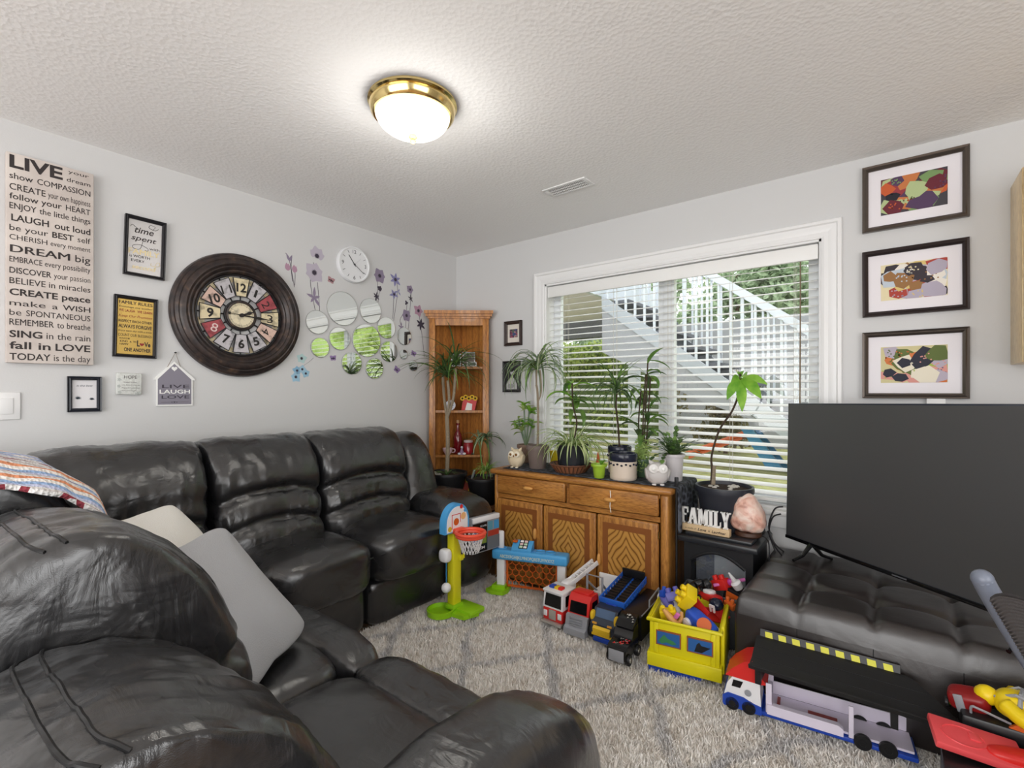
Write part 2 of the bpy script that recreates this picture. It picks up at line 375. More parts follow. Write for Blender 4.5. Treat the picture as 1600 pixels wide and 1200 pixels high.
for i in range(46): blobs.append(((rr.uniform(-2.2, 2.2), rr.uniform(-.3, .3), rr.uniform(.1, 1.6)), (.4, .35, .36)))
leafcloud(b, blobs, 17000, .045, 5); b.build('foliage', M_HEDGE, h, normals=False, flat=True)
B().b2(-2.4, 2.4, -.2, .2, 0, 1.66).build('inner_growth', mat('hedge_inside', (86, 106, 50), .9), h)
for k, (x, y, s_, hh, lab) in enumerate([(-2.6, 11.0, 1.3, 3.9, 'tall pale green tree beyond the stairs, nearest the meeting stile'), (.7, 10.8, 1.3, 3.6, 'tall pale green tree seen through the right edge of the blind'), (-1.5, 15.5, 2.7, 5.2, 'tallest pale green tree between the two other trees behind the stairs'), (-7.2, 14.0, 1.8, 5.0, 'pale green tree rising behind the clipped hedge')]):
    t = thing('garden_tree', lab, 'tree', (x, y, GZ), group='trees beyond the garden'); b = B(); rr = random.Random(k+20)
    blobs = [((rr.gauss(0, .55)*s_*.8, rr.gauss(0, .4)*s_*.7, hh*.25+rr.random()*hh*.72), (.5*s_*.8, .45*s_*.8, .45*s_*.8)) for _ in range(22)]
    leafcloud(b, blobs, 12000, .095, k+40, .1); b.build('foliage', M_TREE, t, normals=False, flat=True)
    B().tube([(0, 0, 0), (.05, 0, hh*.4), (-.03, 0, hh*.85)], [.14, .1, .04], 10).build('trunk', M_TWIG, t)
M_STUC = mat('grey_siding', (150, 152, 156), .8); M_PAINT = mat('deck_paint_white', (214, 220, 228), .5); M_SOFF = mat('soffit_beige', (238, 230, 238), .8); M_DARKB = mat('deck_beam_grey', (104, 106, 114), .7)
struct(B().b2(-2.9, 3.0, 7.75, 7.9, GZ, 2.35).build('garden_wall', M_STUC, flat=True))
dk = thing('deck', 'raised deck with pale soffit and grey beams above the garden', 'deck', (-5, 5.6, GZ))
B().b2(-4, 2.15, -2.2, 1.9, 2.05, 2.12).build('soffit', M_SOFF, dk)
B().b2(-4, 2.15, 1.75, 1.95, 1.75, 2.05).build('beam', M_DARKB, dk)
B().b2(1.15, 2.15, -1.6, -1.2, 1.99, 2.05).build('beam', M_DARKB, dk)
B().b2(2.15, 2.2, -2.2, 1.95, 1.98, 2.3).build('fascia', M_PAINT, dk)
B().b2(1.98, 2.12, .9, 1.04, 0, 2.05, .01).build('post', M_PAINT, dk)
b = B()
for i in range(14): b.b2(2.14, 2.19, -2.1+i*.3, -2.06+i*.3, 2.3, 3.2)
b.b2(2.13, 2.2, -2.2, 1.95, 3.2, 3.26); b.build('railing', M_PAINT, dk)
st = thing('garden_stair', 'outdoor stair with white balusters descending to the lawn', 'stair', (-2.75, 5.2, GZ))
L, Hh = 2.62, 1.95
for y in (0, .95): B().prismy([(0, Hh-.14), (0, Hh+.02), (L, .06), (L, -.0), (L-.19, 0)], y, y+.05).build('stringer', mat('stringer_shade_grey', (176, 182, 190), .6), st)  # grey carries the shade on the stringer faces
for i in range(10): B().b2(L*i/10+.02, L*(i+1)/10+.06, .05, .95, Hh*(1-(i+1)/10)+.1, Hh*(1-(i+1)/10)+.14).build('tread', M_DARKB, st)
B().prismy([(0, Hh-.28), (0, Hh-.24), (L, -.0+.02), (L-.1, 0)], .06, .94).build('underside', M_STUC, st)
B().prismy([(0, Hh-.14), (0, Hh-.66), (1.15, .72), (1.75, .50)], .01, .04).build('side_infill', mat('stair_infill_grey', (158, 160, 166), .8), st)
for y in (.0, .95):
    b = B()
    for i in range(23):
        x = .06+i*(L-.1)/22; z = Hh*(1-x/L); b.b2(x, x+.022, y+.01, y+.034, z-.02, z+.98)
    b.build('baluster_row', M_PAINT, st)
    b = B(); b.prismy([(0, Hh+.97), (0, Hh+1.06), (L, 1.06), (L, .97)], y-.01, y+.06); b.build('handrail', M_PAINT, st)
sh = thing('garden_shrub', 'olive brown shrub in front of the grey garden wall', 'shrub', (-1.75, 6.75, GZ)); b = B(); rr = random.Random(9)
leafcloud(b, [((rr.gauss(0, .3), rr.gauss(0, .15), .15+rr.random()*.85), (.22, .2, .2)) for _ in range(16)], 3500, .03, 8, .2); b.build('foliage', M_SHRUB, sh, normals=False, flat=True)
B().tube([(0, 0, 0), (.02, 0, .5), (-.05, 0, .9)], [.03, .02, .01], 6).build('stem', M_TWIG, sh)
# toddler slide on the lawn
ts = thing('toddler_slide', 'orange and blue plastic toddler slide on the lawn', 'slide', (-1.24, 5.75, GZ))
b = B(); b.raw([(-.05, -.12, .30), (-.05, .12, .30), (-.62, .12, .04), (-.62, -.12, .04), (-.05, -.12, .35), (-.05, .12, .35), (-.62, .12, .09), (-.62, -.12, .09)], [(0, 1, 2, 3), (7, 6, 5, 4), (0, 4, 5, 1), (2, 6, 7, 3), (0, 3, 7, 4), (1, 5, 6, 2)])
for y in (-.13, .13): b.tube([(-.03, y, .37), (-.3, y, .25), (-.64, y, .1)], .025, 8)
b.build('chute', mat('slide_orange', (232, 110, 60), .4), ts)
M_SBLUE = mat('slide_blue', (84, 158, 214), .4)
b = B()
for y in (-.13, .13): b.prismy([(-.06, .42), (.06, .42), (.36, 0), (.2, 0)], y-.02, y+.02)
for k in range(4): b.b2(.02+k*.07, .1+k*.07, -.13, .13, .33-k*.09, .35-k*.09)
b.build('ladder', M_SBLUE, ts)

h2 = thing('cedar_hedge', 'tall bright yellow green cedar hedge showing only in the round mirrors', 'hedge', (7.2, 9.2, GZ))
b = B(); rr = random.Random(31)
leafcloud(b, [((rr.uniform(-7.2, 7.2), rr.uniform(-.35, .2), rr.uniform(.3, 4.6)), (.55, .45, .55)) for _ in range(140)], 18000, .09, 6); b.build('foliage', leafmat('cedar_leaf', (150, 176, 86), (214, 222, 140)), h2, normals=False, flat=True)
B().b2(-7.4, 7.4, -.1, .2, 0, 4.7).build('inner_growth', mat('cedar_inside', (150, 172, 92), .9), h2)
# ------------------------------------------------------------------ leather furniture
def m_leather(name, base, rough, wr=1.0, fine=700.0, coat=.45):
    t = NT(name, rough); v = t.obj()
    n1 = t.n('TexNoise', {'Vector': v, 'Scale': 7.0, 'Detail': 3.0, 'Distortion': .8}); 
    mp = t.n('Mapping', {'Vector': v, 'Scale': (7.0, 20.0, 7.0), 'Rotation': (.3, .2, .5)}); n2 = t.n('TexNoise', {'Vector': mp.outputs[0], 'Scale': 1.0, 'Detail': 4.0, 'Distortion': 1.2})
    vo = t.n('TexVoronoi', {'Vector': v, 'Scale': fine})
    b1 = t.bump(n1.outputs['Fac'], .25*wr, .03); b2 = t.bump(n2.outputs['Fac'], .22*wr, .014, b1); b3 = t.bump(vo.outputs['Distance'], .12, .0015, b2)
    t.l(b3, t.p.inputs['Normal'])
    nr = t.n('TexNoise', {'Vector': v, 'Scale': 5.0, 'Detail': 2.0}); mr = t.n('MapRange', {'Value': nr.outputs['Fac'], 'From Min': .3, 'From Max': .7, 'To Min': rough-.07, 'To Max': rough+.07}); t.l(mr.outputs[0], t.p.inputs['Roughness'])
    t.p.inputs['Base Color'].default_value = lin(*base); t.p.inputs['Specular IOR Level'].default_value = .85; t.p.inputs['Coat Weight'].default_value = coat; t.p.inputs['Coat Roughness'].default_value = .2; t.l(b3, t.p.inputs['Coat Normal'])
    return t.M
M_LEA = m_leather('black_leather', (28, 28, 30), .29)
M_LEAS = m_leather('black_leather_smooth', (29, 29, 31), .26, .55)
M_SEAM = mat('leather_piping', (20, 20, 21), .4)
def wrinkle(p, n, amp, sc, seed=0.0):
    q = Vector((p.x*sc[0]+seed, p.y*sc[1], p.z*sc[2]))
    return n*(amp*(noise.noise(q)+.5*noise.noise(q*2.1)))
def displace(o_bm, fn):
    o_bm.bm.normal_update()
    cs = [(v, fn(v.co, v.normal)) for v in o_bm.bm.verts]
    for v, d in cs: v.co = v.co+d
def loop_profile(pts, m):
    """closed Catmull-Rom loop resampled to m points"""
    n = len(pts); out = []; dense = []
    for i in range(n):
        p0, p1, p2, p3 = (Vector((*pts[(i+k-1) % n], 0)) for k in range(4))
        for k in range(12):
            t = k/12; dense.append(0.5*((2*p1)+(p2-p0)*t+(2*p0-5*p1+4*p2-p3)*t*t+(3*p1-p0-3*p2+p3)*t*t*t))
    L = [0]
    for i in range(len(dense)): L.append(L[-1]+(dense[(i+1) % len(dense)]-dense[i]).length)
    T = L[-1]; j = 0
    for k in range(m):
        s_ = T*k/m
        while L[j+1] < s_: j += 1
        f = (s_-L[j])/max(1e-9, L[j+1]-L[j]); q = dense[j].lerp(dense[(j+1) % len(dense)], f); out.append((q.x, q.y))
    return out
def back_cushion(width, prof, creases, nu=44, m=110, endp=5.0, arch=.035, seed=0.0, wr=1.0, core=(.3, .6), slope=0.0):
    """leather recliner back: prof = closed (depth, height) loop; creases = [(height at centre, depth of crease, width)], local x across"""
    P = loop_profile(prof, m); b = B(); vs = []
    zmax = max(z for d, z in P)
    for i in range(nu+1):
        u = -1+2*i/nu; u = (sin(u*pi/2)*.6+u*.4)
        e = max(0.0, 1-abs(u)**endp)**(1/endp) if abs(u) < 1 else 0.0
        e = max(e, .02)
        for (d, z) in P:
            dd = core[0]+(d-core[0])*(.35+.65*e); zz = core[1]+(z-core[1])*(.9+.1*e)
            if d > core[0]-.12:     # front side
                for (zc, amp, w) in creases:
                    zl = zc-arch*u*u*1.6
                    k = exp(-((z-zl)/w)**2); dd -= amp*k*(1-.25*u*u)
                    # gathers running out of the crease
                    g = exp(-abs(z-zl)/(w*4))*(1-k); dd += .0045*wr*g*sin(u*width*45+seed+3*nz(Vector((u*2, z*3, seed)), 1.0))*noise.noise(Vector((u*6, z*5, seed)))*1.6
            zz = .38+(zz-.38)*(1-slope*((1-u)/2)**1.5)
            vs.append((u*width/2, dd, zz))
    n = m
    fs = [[i*n+j, i*n+(j+1) % n, (i+1)*n+(j+1) % n, (i+1)*n+j] for i in range(nu) for j in range(n)]
    fs += [list(range(n))[::-1], [nu*n+j for j in range(n)]]
    b.raw(vs, fs)
    bmesh.ops.recalc_face_normals(b.bm, faces=b.bm.faces[:])
    displace(b, lambda p, nn: wrinkle(p, nn, .006*wr, (9, 9, 5), seed)+wrinkle(p, nn, .0035*wr, (34, 16, 9), seed+5))
    return b
def seat_cushion(width, depth, thick, seed=0.0, crown=.025, k=5.0, wr=1.0):
    b = B()
    def fn(q, w):
        w = w.copy()
        if q.z > 0: w.z += crown*(1-q.x**2)*(1-.5*q.y**2)
        return w
    b.sup((0, 0, 0), (width, depth, thick), k, 22, fn)
    bmesh.ops.recalc_face_normals(b.bm, faces=b.bm.faces[:])
    displace(b, lambda p, nn: wrinkle(p, nn, .004*wr, (8, 8, 8), seed)+wrinkle(p, nn, .0022*wr, (30, 12, 20), seed+3))
    return b
# ---- long sofa against the left wall. local: x = along the sofa (world +y), y = forward into the room (world +x) -> rotz
# world = root + Rz(-90): local x -> -y ... use explicit frame: local X = world +Y, local Y = world +X mirrored, so rotate by 90 and use y negative
SA = thing('recliner_sofa', 'long black leather reclining sofa against the left wall', 'sofa', (XL, 0, 0), radians(90))
# in this frame: local x -> world +y ; local y -> world -x  => forward into the room is local -y
def fwd(b):
    for v in b.bm.verts: v.co.y = -v.co.y
    return b
PROF_A = [(.56, .40), (.60, .47), (.605, .54), (.59, .60), (.575, .66), (.56, .71), (.545, .77), (.54, .84), (.50, .92), (.44, .985), (.35, 1.025), (.25, 1.03), (.16, .99), (.11, .9), (.09, .75), (.09, .55), (.12, .42), (.3, .38)]
CR = [(.775, .045, .022), (.63, .04, .02)]
for k, (y0, y1, cr) in enumerate([(.30, .895, [(.70, .05, .024)]), (.895, 1.445, CR), (1.445, 2.05, CR)]):
    b = back_cushion(y1-y0-.004, PROF_A, cr, seed=k*7.3+1.7, wr=1.25)
    for v in b.bm.verts: v.co.x += (y0+y1)/2
    fwd(b).build('back_cushion', M_LEA, SA, ang=180)
# seats (front edge bows forward)
for k, (y0, y1) in enumerate([(.30, .93), (.935, 1.485), (1.49, 2.06)]):
    b = seat_cushion(y1-y0+.015, .54, .25, seed=k*5.1, crown=.035, k=4.5)
    for v in b.bm.verts: v.co.x += (y0+y1)/2; v.co.y += .71+(.02 if v.co.y > 0 else 0)*(1-(2*(v.co.x-(y0+y1)/2)/(y1-y0))**2); v.co.z += .385
    o = fwd(b).build('seat_cushion', M_LEAS, SA, ang=180)
    s_ = B(); s_.tube(spl([(lerp(y0+.02, y1-.02, t), -(.945+.028*(1-(2*t-1)**2)+.006), .445-.012*(2*t-1)**2) for t in (0, .2, .4, .6, .8, 1)]), .0035, 6); s_.build('seam', M_SEAM, o)
    b = B(); b.sup(((y0+y1)/2, -.735, .155), (y1-y0+.004, .30, .25), 7, 16)
    bmesh.ops.recalc_face_normals(b.bm, faces=b.bm.faces[:]); displace(b, lambda p, nn: wrinkle(p, nn, .003, (9, 9, 14), k))
    b.build('footrest_panel', M_LEAS, SA, ang=180)
B().b2(.30, 2.40, -.80, -.1, .03, .36, .02).build('base', mat('sofa_base_black', (24, 24, 25), .6), SA)
# wing beside the last back and the padded arm
b = B(); b.sup((2.20, -.28, .62), (.30, .42, .72), 3.2, 18, lambda q, w: Vector((w.x*(1-.12*q.z)+.03*q.z, w.y*(1.0-.22*q.z)+.09*q.z-.04, w.z)))
bmesh.ops.recalc_face_normals(b.bm, faces=b.bm.faces[:]); displace(b, lambda p, nn: wrinkle(p, nn, .008, (7, 7, 4), 3)); b.build('wing', M_LEAS, SA, ang=180)
b = B(); b.sup((2.25, -.575, .30), (.40, .80, .56), 4.2, 20, lambda q, w: Vector((w.x*(1+.06*q.z), w.y, w.z+.03*exp(-((w.y+.05)/.25)**2)*max(0, q.z))))
bmesh.ops.recalc_face_normals(b.bm, faces=b.bm.faces[:]); displace(b, lambda p, nn: wrinkle(p, nn, .007, (6, 8, 6), 11)+wrinkle(p, nn, .003, (10, 30, 10), 2)); b.build('armrest', M_LEA, SA, ang=180)
# ---- corner unit
CU = thing('corner_sofa', 'black leather corner unit joining the two sofas, crochet blanket over it', 'sofa', (XL, 0, 0), radians(90))
b = back_cushion(.40, PROF_A, [(.70, .05, .024)], seed=21.0)
for v in b.bm.verts: v.co.x += .09; v.co.z = .38+(v.co.z-.38)*.955; v.co.y *= .8
fwd(b).build('back_cushion', M_LEA, CU, ang=180)
B().b2(-.15, .28, -.95, -.1, .03, .42, .03).build('base', M_LEAS, CU)
# ---- two-seat sofa in the foreground, facing the window. local x = world x, forward = +y
SB = thing('recliner_loveseat', 'black leather reclining two-seater in the foreground facing the window', 'sofa', (0, 0, 0))
PROF_B = [(.50, .40), (.55, .47), (.565, .56), (.55, .66), (.52, .74), (.49, .80), (.45, .88), (.38, .96), (.29, 1.02), (.19, 1.035), (.10, 1.0), (.03, .92), (-.02, .80), (-.05, .62), (-.04, .45), (.2, .38)]
for k, (x0, x1, zs, dy) in enumerate([(-1.87, -1.225, .935, .0), (-1.22, -.70, .715, -.05)]):
    P_ = [(d+dy, .38+(z-.38)*zs) for d, z in PROF_B]
    b = back_cushion(x1-x0, P_, [(.38+(.70-.38)*zs, .045, .024)], seed=31+k*9.1, wr=1.3, core=(.25, .6), nu=60, m=150, slope=(.07, .11)[k])
    for v in b.bm.verts: v.co.x += (x0+x1)/2
    o = b.build('back_cushion', M_LEA, SB, ang=180)
    # doubled seam running along the rear shoulder and the piping at the cushion ends
    # doubled seam along the crest, laid on the leather itself
    me = o.data; M150 = 150; zc = [me.vertices[30*M150+j].co.z for j in range(M150)]; jt = max(range(M150), key=lambda j: zc[j]); s_ = B()
    for dj in (0, 3):
        j = (jt+dj) % M150; pts = [me.vertices[i*M150+j].co+me.vertices[i*M150+j].normal*.0012 for i in range(2, 59, 2)]
        s_.tube(spl(pts, 3), .0034, 6)
    s_.build('shoulder_seam', M_SEAM, o)
for k, (x0, x1) in enumerate([(-1.87, -1.285), (-1.28, -.70)]):
    b = seat_cushion(x1-x0+.01, .60, .22, seed=50+k*3, crown=.012, k=6)
    for v in b.bm.verts: v.co.x += (x0+x1)/2; v.co.y += .54; v.co.z += .35
    b.build('seat_cushion', M_LEAS, SB, ang=180)
    b = B(); b.sup(((x0+x1)/2, .895, .375), (x1-x0+.012, .17, .17), 3.6, 18)
    bmesh.ops.recalc_face_normals(b.bm, faces=b.bm.faces[:]); displace(b, lambda p, nn: wrinkle(p, nn, .0035, (26, 8, 8), k*4+.5)+wrinkle(p, nn, .003, (9, 9, 9), 2))
    b.build('footrest_roll', M_LEA, SB, ang=180)
    b = B(); b.sup(((x0+x1)/2, .86, .18), (x1-x0, .17, .30), 7, 12); b.build('footrest_panel', M_LEAS, SB, ang=180)
B().b2(-1.87, -.5, .05, .8, .03, .3, .02).build('base', mat('sofa_base_black'), SB)
b = B(); b.sup((-.58, .47, .335), (.27, 1.0, .645), 3.6, 24, lambda q, w: Vector((w.x, w.y, w.z+.012*sin(w.y*9)*max(0, q.z))))
bmesh.ops.recalc_face_normals(b.bm, faces=b.bm.faces[:]); displace(b, lambda p, nn: wrinkle(p, nn, .006, (8, 7, 6), 17)+wrinkle(p, nn, .003, (10, 34, 10), 4)); o = b.build('armrest', M_LEA, SB, ang=180)
# ---- cushions and blanket
def m_fabric(name, colr, sc=260.0, st=.35, dark=.86):
    t = NT(name, .95); v = t.obj(); n = t.n('TexNoise', {'Vector': v, 'Scale': sc, 'Detail': 2.0}); n2 = t.n('TexNoise', {'Vector': v, 'Scale': 16.0, 'Detail': 3.0})
    ad = t.n('Math', {0: n.outputs['Fac'], 1: n2.outputs['Fac']}, operation='ADD')
    t.l(t.ramp(ad.outputs[0], [(.35, tuple(int(c*dark) for c in colr)), (.7, colr)]), t.p.inputs['Base Color']); t.l(t.bump(n.outputs['Fac'], st, .004), t.p.inputs['Normal']); return t.M
def throw_pillow(name, label, loc, rot, size, M, seed):
    o = thing(name, label, 'cushion', loc, rot=rot)
    b = B()
    def fn(q, w):
        cx = abs(q.x*q.y); k = 1+.05*cx-.02*(1-abs(q.x))*abs(q.y)-.02*(1-abs(q.y))*abs(q.x)
        return Vector((w.x*k, w.y*k, w.z*(1-.62*max(abs(q.x), abs(q.y))**2.2)))
    b.sup((0, 0, 0), size, 7, 20, fn)
    bmesh.ops.recalc_face_normals(b.bm, faces=b.bm.faces[:]); displace(b, lambda p, nn: wrinkle(p, nn, .006, (7, 7, 7), seed))
    b.build('cover', M, o, ang=180)
    return o
def lean(o, c, e2, e1):
    e2 = Vector(e2).normalized(); e1 = Vector(e1); e1 = (e1-e2*e1.dot(e2)).normalized(); e3 = e2.cross(e1)
    o.matrix_world = Matrix(((e2.x, e1.x, e3.x, c[0]), (e2.y, e1.y, e3.y, c[1]), (e2.z, e1.z, e3.z, c[2]), (0, 0, 0, 1)))
lean(throw_pillow('throw_pillow', 'grey plush throw pillow leaning on the foreground two-seater', (0, 0, 0), (0, 0, 0), (.40, .43, .12), m_fabric('grey_plush', (168, 169, 172)), 3), (-1.50, .575, .655), (.62, -.78, 0), (-.5, -.40, .76))
lean(throw_pillow('throw_pillow', 'off-white throw pillow behind the grey pillow on the foreground two-seater', (0, 0, 0), (0, 0, 0), (.40, .36, .12), m_fabric('cream_cotton', (232, 230, 224)), 8), (-1.97, .56, .70), (.62, -.78, 0), (-.58, -.44, .68))
def m_crochet():
    t = NT('crochet_wool', .95); v = t.obj(); s_ = t.n('SeparateXYZ', {0: v})
    n = t.n('TexNoise', {'Vector': v, 'Scale': 60.0}); ad = t.n('Math', {0: s_.outputs['Y'], 1: n.outputs['Fac']}, operation='MULTIPLY_ADD'); ad.inputs[1].default_value = 1.0
    w = t.n('Math', {0: s_.outputs['X'], 1: 15.0}, operation='MULTIPLY'); fr = t.n('Math', {0: w.outputs[0]}, operation='FRACT')
    cl_ = t.ramp(fr.outputs[0], [(0, (226, 224, 222)), (.2, (226, 150, 110)), (.34, (238, 232, 226)), (.5, (150, 176, 214)), (.62, (196, 200, 226)), (.74, (230, 228, 226)), (.88, (150, 60, 72)), (.95, (232, 230, 228))], 'CONSTANT')
    t.l(cl_, t.p.inputs['Base Color']); vo = t.n('TexVoronoi', {'Vector': v, 'Scale': 110.0}); t.l(t.bump(vo.outputs['Distance'], .9, .006), t.p.inputs['Normal']); return t.M
b = back_cushion(.46, [(d*.78-.03, .52+(z-.38)*.79) for d, z in PROF_B], [(.74, .03, .024)], seed=77., wr=1.1, core=(.16, .7))
for v in b.bm.verts: c_ = v.co.copy(); wx = c_.x-2.125; v.co = Vector((c_.y, -(wx+3.0), c_.z))
b.build('back_cushion', M_LEA, CU, ang=180)
bk = thing('crochet_blanket', 'multicoloured striped crochet blanket over the corner seat back', 'blanket', (-2.16, .06, 0))
b = B()
def blk(u, v):
    P_ = [(-.16, .78), (-.15, .94), (-.10, 1.03), (.0, 1.06), (.11, 1.06), (.22, 1.02), (.30, .94), (.355, .80)]
    f = v*(len(P_)-1); i = min(int(f), len(P_)-2); y, z = [lerp(P_[i][k], P_[i+1][k], f-i) for k in (0, 1)]
    x = lerp(-.19, .33, u); return (x+.006*sin(v*40), y+.012*nz(Vector((u*3, v*4, 1)), 1), z-.05*max(0, u-.78)/.22+.012*nz(Vector((u*4, v*5, 7)), 1)+.006*sin(u*44))
b.grid(blk, 40, 60); o = b.build('throw', m_crochet(), bk, ang=180); sd = o.modifiers.new('s', 'SOLIDIFY'); sd.thickness = .014; sd.offset = 1
# ------------------------------------------------------------------ shag rug
rug = thing('shag_rug', 'cream shag rug with a faint grey diamond pattern under the toys', 'rug', (0, 0, 0))
RX0, RX1, RY0, RY1 = -2.16, .3, 1.0, 2.47
def m_rug(name, a, bcol, line):
    t = NT(name, 1.0); v = t.obj(); nd = t.n('TexNoise', {'Vector': v, 'Scale': 5.0, 'Detail': 2.0})
    mx = t.n('MixRGB', {'Fac': .11, 'Color1': v, 'Color2': nd.outputs['Color']}); s_ = t.n('SeparateXYZ', {0: mx.outputs[0]}); facs = []
    for sg in (1, -1):
        m1 = t.n('Math', {0: s_.outputs['Y'], 1: sg*.75}, operation='MULTIPLY'); a1 = t.n('Math', {0: s_.outputs['X'], 1: m1.outputs[0]}, operation='ADD')
        sc = t.n('Math', {0: a1.outputs[0], 1: 2.3}, operation='MULTIPLY'); fr = t.n('Math', {0: sc.outputs[0]}, operation='FRACT')
        c1 = t.n('Math', {0: fr.outputs[0], 1: .5}, operation='SUBTRACT'); ab = t.n('Math', {0: c1.outputs[0]}, operation='ABSOLUTE')
        lo_ = t.n('MapRange', {'Value': ab.outputs[0], 'From Min': .03, 'From Max': .075, 'To Min': 1.0, 'To Max': 0.0}); facs.append(lo_.outputs[0])
    mxx = t.n('Math', {0: facs[0], 1: facs[1]}, operation='MAXIMUM')
    n = t.n('TexNoise', {'Vector': v, 'Scale': 28.0, 'Detail': 4.0}); n3 = t.n('TexNoise', {'Vector': v, 'Scale': 8.0, 'Detail': 2.0})
    base = t.ramp(n.outputs['Fac'], [(.3, a), (.6, bcol)]); ml = t.n('Math', {0: mxx.outputs[0], 1: n3.outputs['Fac']}, operation='MULTIPLY')
    ml2 = t.n('Math', {0: ml.outputs[0], 1: 1.0}, operation='MULTIPLY', use_clamp=True)
    fin = t.n('MixRGB', {'Fac': ml2.outputs[0], 'Color1': base, 'Color2': lin(*line)}); t.l(fin.outputs[0], t.p.inputs['Base Color']); t.p.inputs['Specular IOR Level'].default_value = .1; return t.M
M_RUG = m_rug('shag_wool', (226, 218, 208), (250, 247, 242), (186, 186, 190))
B().b2(RX0, RX1, RY0, RY1, 0.0, .012).build('backing', M_RUG, rug, flat=True)
def pile():
    import numpy as np
    g = np.random.default_rng(4); n = 130000
    x = g.uniform(RX0, RX1, n); y = g.uniform(RY0, RY1, n)
    keep = ~((x > -.45) & (y > 2.25)); x, y = x[keep], y[keep]; n = len(x)
    a = g.uniform(0, 2*np.pi, n); h = g.uniform(.016, .03, n); w = g.uniform(.0016, .0032, n); la = g.uniform(0, 2*np.pi, n); lean = g.uniform(.1, .9, n)*h
    ca, sa = np.cos(a)*w, np.sin(a)*w; lx, ly = np.cos(la)*lean, np.sin(la)*lean; z = np.full(n, .011)
    V = np.stack([np.stack([x-ca, y-sa, z], 1), np.stack([x+ca, y+sa, z], 1), np.stack([x+ca*.8+lx*.4, y+sa*.8+ly*.4, z+h*.65], 1), np.stack([x-ca*.8+lx*.4, y-sa*.8+ly*.4, z+h*.65], 1), np.stack([x+lx, y+ly, z+h], 1)], 1).reshape(-1, 3)
    base = np.arange(n)[:, None]*5; F1 = np.concatenate([base+[[0, 1, 2, 3]]], 0); F2 = base+[[3, 2, 4]]
    loops = np.concatenate([F1, F2], 1).reshape(-1); starts = np.stack([np.arange(n)*7, np.arange(n)*7+4], 1).reshape(-1)
    me = bpy.data.meshes.new('pile'); me.vertices.add(n*5); me.vertices.foreach_set('co', V.astype(np.float32).reshape(-1)); me.loops.add(len(loops)); me.loops.foreach_set('vertex_index', loops.astype(np.int32))
    me.polygons.add(n*2); me.polygons.foreach_set('loop_start', starts.astype(np.int32)); me.update(calc_edges=True); me.materials.append(M_RUG)
    o = bpy.data.objects.new('pile', me); COL.objects.link(o); o.parent = rug; o['kind'] = 'stuff'
pile()
# ------------------------------------------------------------------ wood
def m_oak(name, light, dark, sc=(1, 1, 1), rough=.38, rot=(0, 0, 0), k=1.0, mirror=False):
    t = NT(name, rough); v = t.obj()
    mp = t.n('Mapping', {'Vector': v, 'Scale': sc, 'Rotation': rot})
    w = t.n('TexWave', {'Vector': mp.outputs[0], 'Scale': 1.3*k, 'Distortion': 9.0, 'Detail': 3.0, 'Detail Scale': 1.6, 'Detail Roughness': .6}, wave_type='BANDS', bands_direction='X')
    mp2 = t.n('Mapping', {'Vector': v, 'Scale': tuple(30*c for c in sc), 'Rotation': rot}); n = t.n('TexNoise', {'Vector': mp2.outputs[0], 'Scale': 2.0, 'Detail': 5.0})
    c1 = t.ramp(w.outputs['Fac'], [(.0, tuple(int(.55*a+.45*c) for a, c in zip(dark, light))), (.5, light), (1, tuple(min(255, int(c*1.06)) for c in light))])
    c2 = t.ramp(n.outputs['Fac'], [(.38, tuple(int(c*.80) for c in dark)), (.52, (255, 255, 255))]); mx = t.n('MixRGB', {'Fac': .55, 'Color1': c1, 'Color2': c2}, blend_type='MULTIPLY')
    t.l(mx.outputs[0], t.p.inputs['Base Color']); t.l(t.bump(n.outputs['Fac'], .05, .002), t.p.inputs['Normal']); t.p.inputs['Coat Weight'].default_value = .15; return t.M
OL, OD = (182, 126, 60), (152, 96, 40)
M_OAKV = m_oak('honey_oak_upright', OL, OD, (5, 5, .45))
M_OAKH = m_oak('honey_oak_lengthwise', OL, OD, (.45, 5, 5))
M_OAKC = m_oak('cabinet_oak_upright', (184, 124, 60), (150, 92, 42), (5, 5, .4))
M_OAKI = mat('inlay_band_brown', (134, 80, 38), .4)
def m_inlay():
    t = NT('bookmatched_oak', .36); v = t.obj(); s_ = t.n('SeparateXYZ', {0: v}); ax = t.n('Math', {0: s_.outputs['X']}, operation='ABSOLUTE'); az = t.n('Math', {0: s_.outputs['Z']}, operation='ABSOLUTE')
    cm = t.n('CombineXYZ', {0: ax.outputs[0], 1: s_.outputs['Y'], 2: az.outputs[0]})
    mp = t.n('Mapping', {'Vector': cm.outputs[0], 'Rotation': (0, radians(52), 0), 'Scale': (5.2, 1, 3.0), 'Location': (.3, 0, .1)})
    w = t.n('TexWave', {'Vector': mp.outputs[0], 'Scale': 2.6, 'Distortion': 9.0, 'Detail': 1.0, 'Detail Scale': .6}, wave_type='BANDS', bands_direction='X')
    t.l(t.ramp(w.outputs['Fac'], [(.02, (124, 78, 30)), (.22, (178, 128, 58)), (.9, (192, 142, 70))]), t.p.inputs['Base Color']); return t.M
M_INLAY = m_inlay()
M_HNDL = mat('oak_pull', (214, 156, 84), .4)
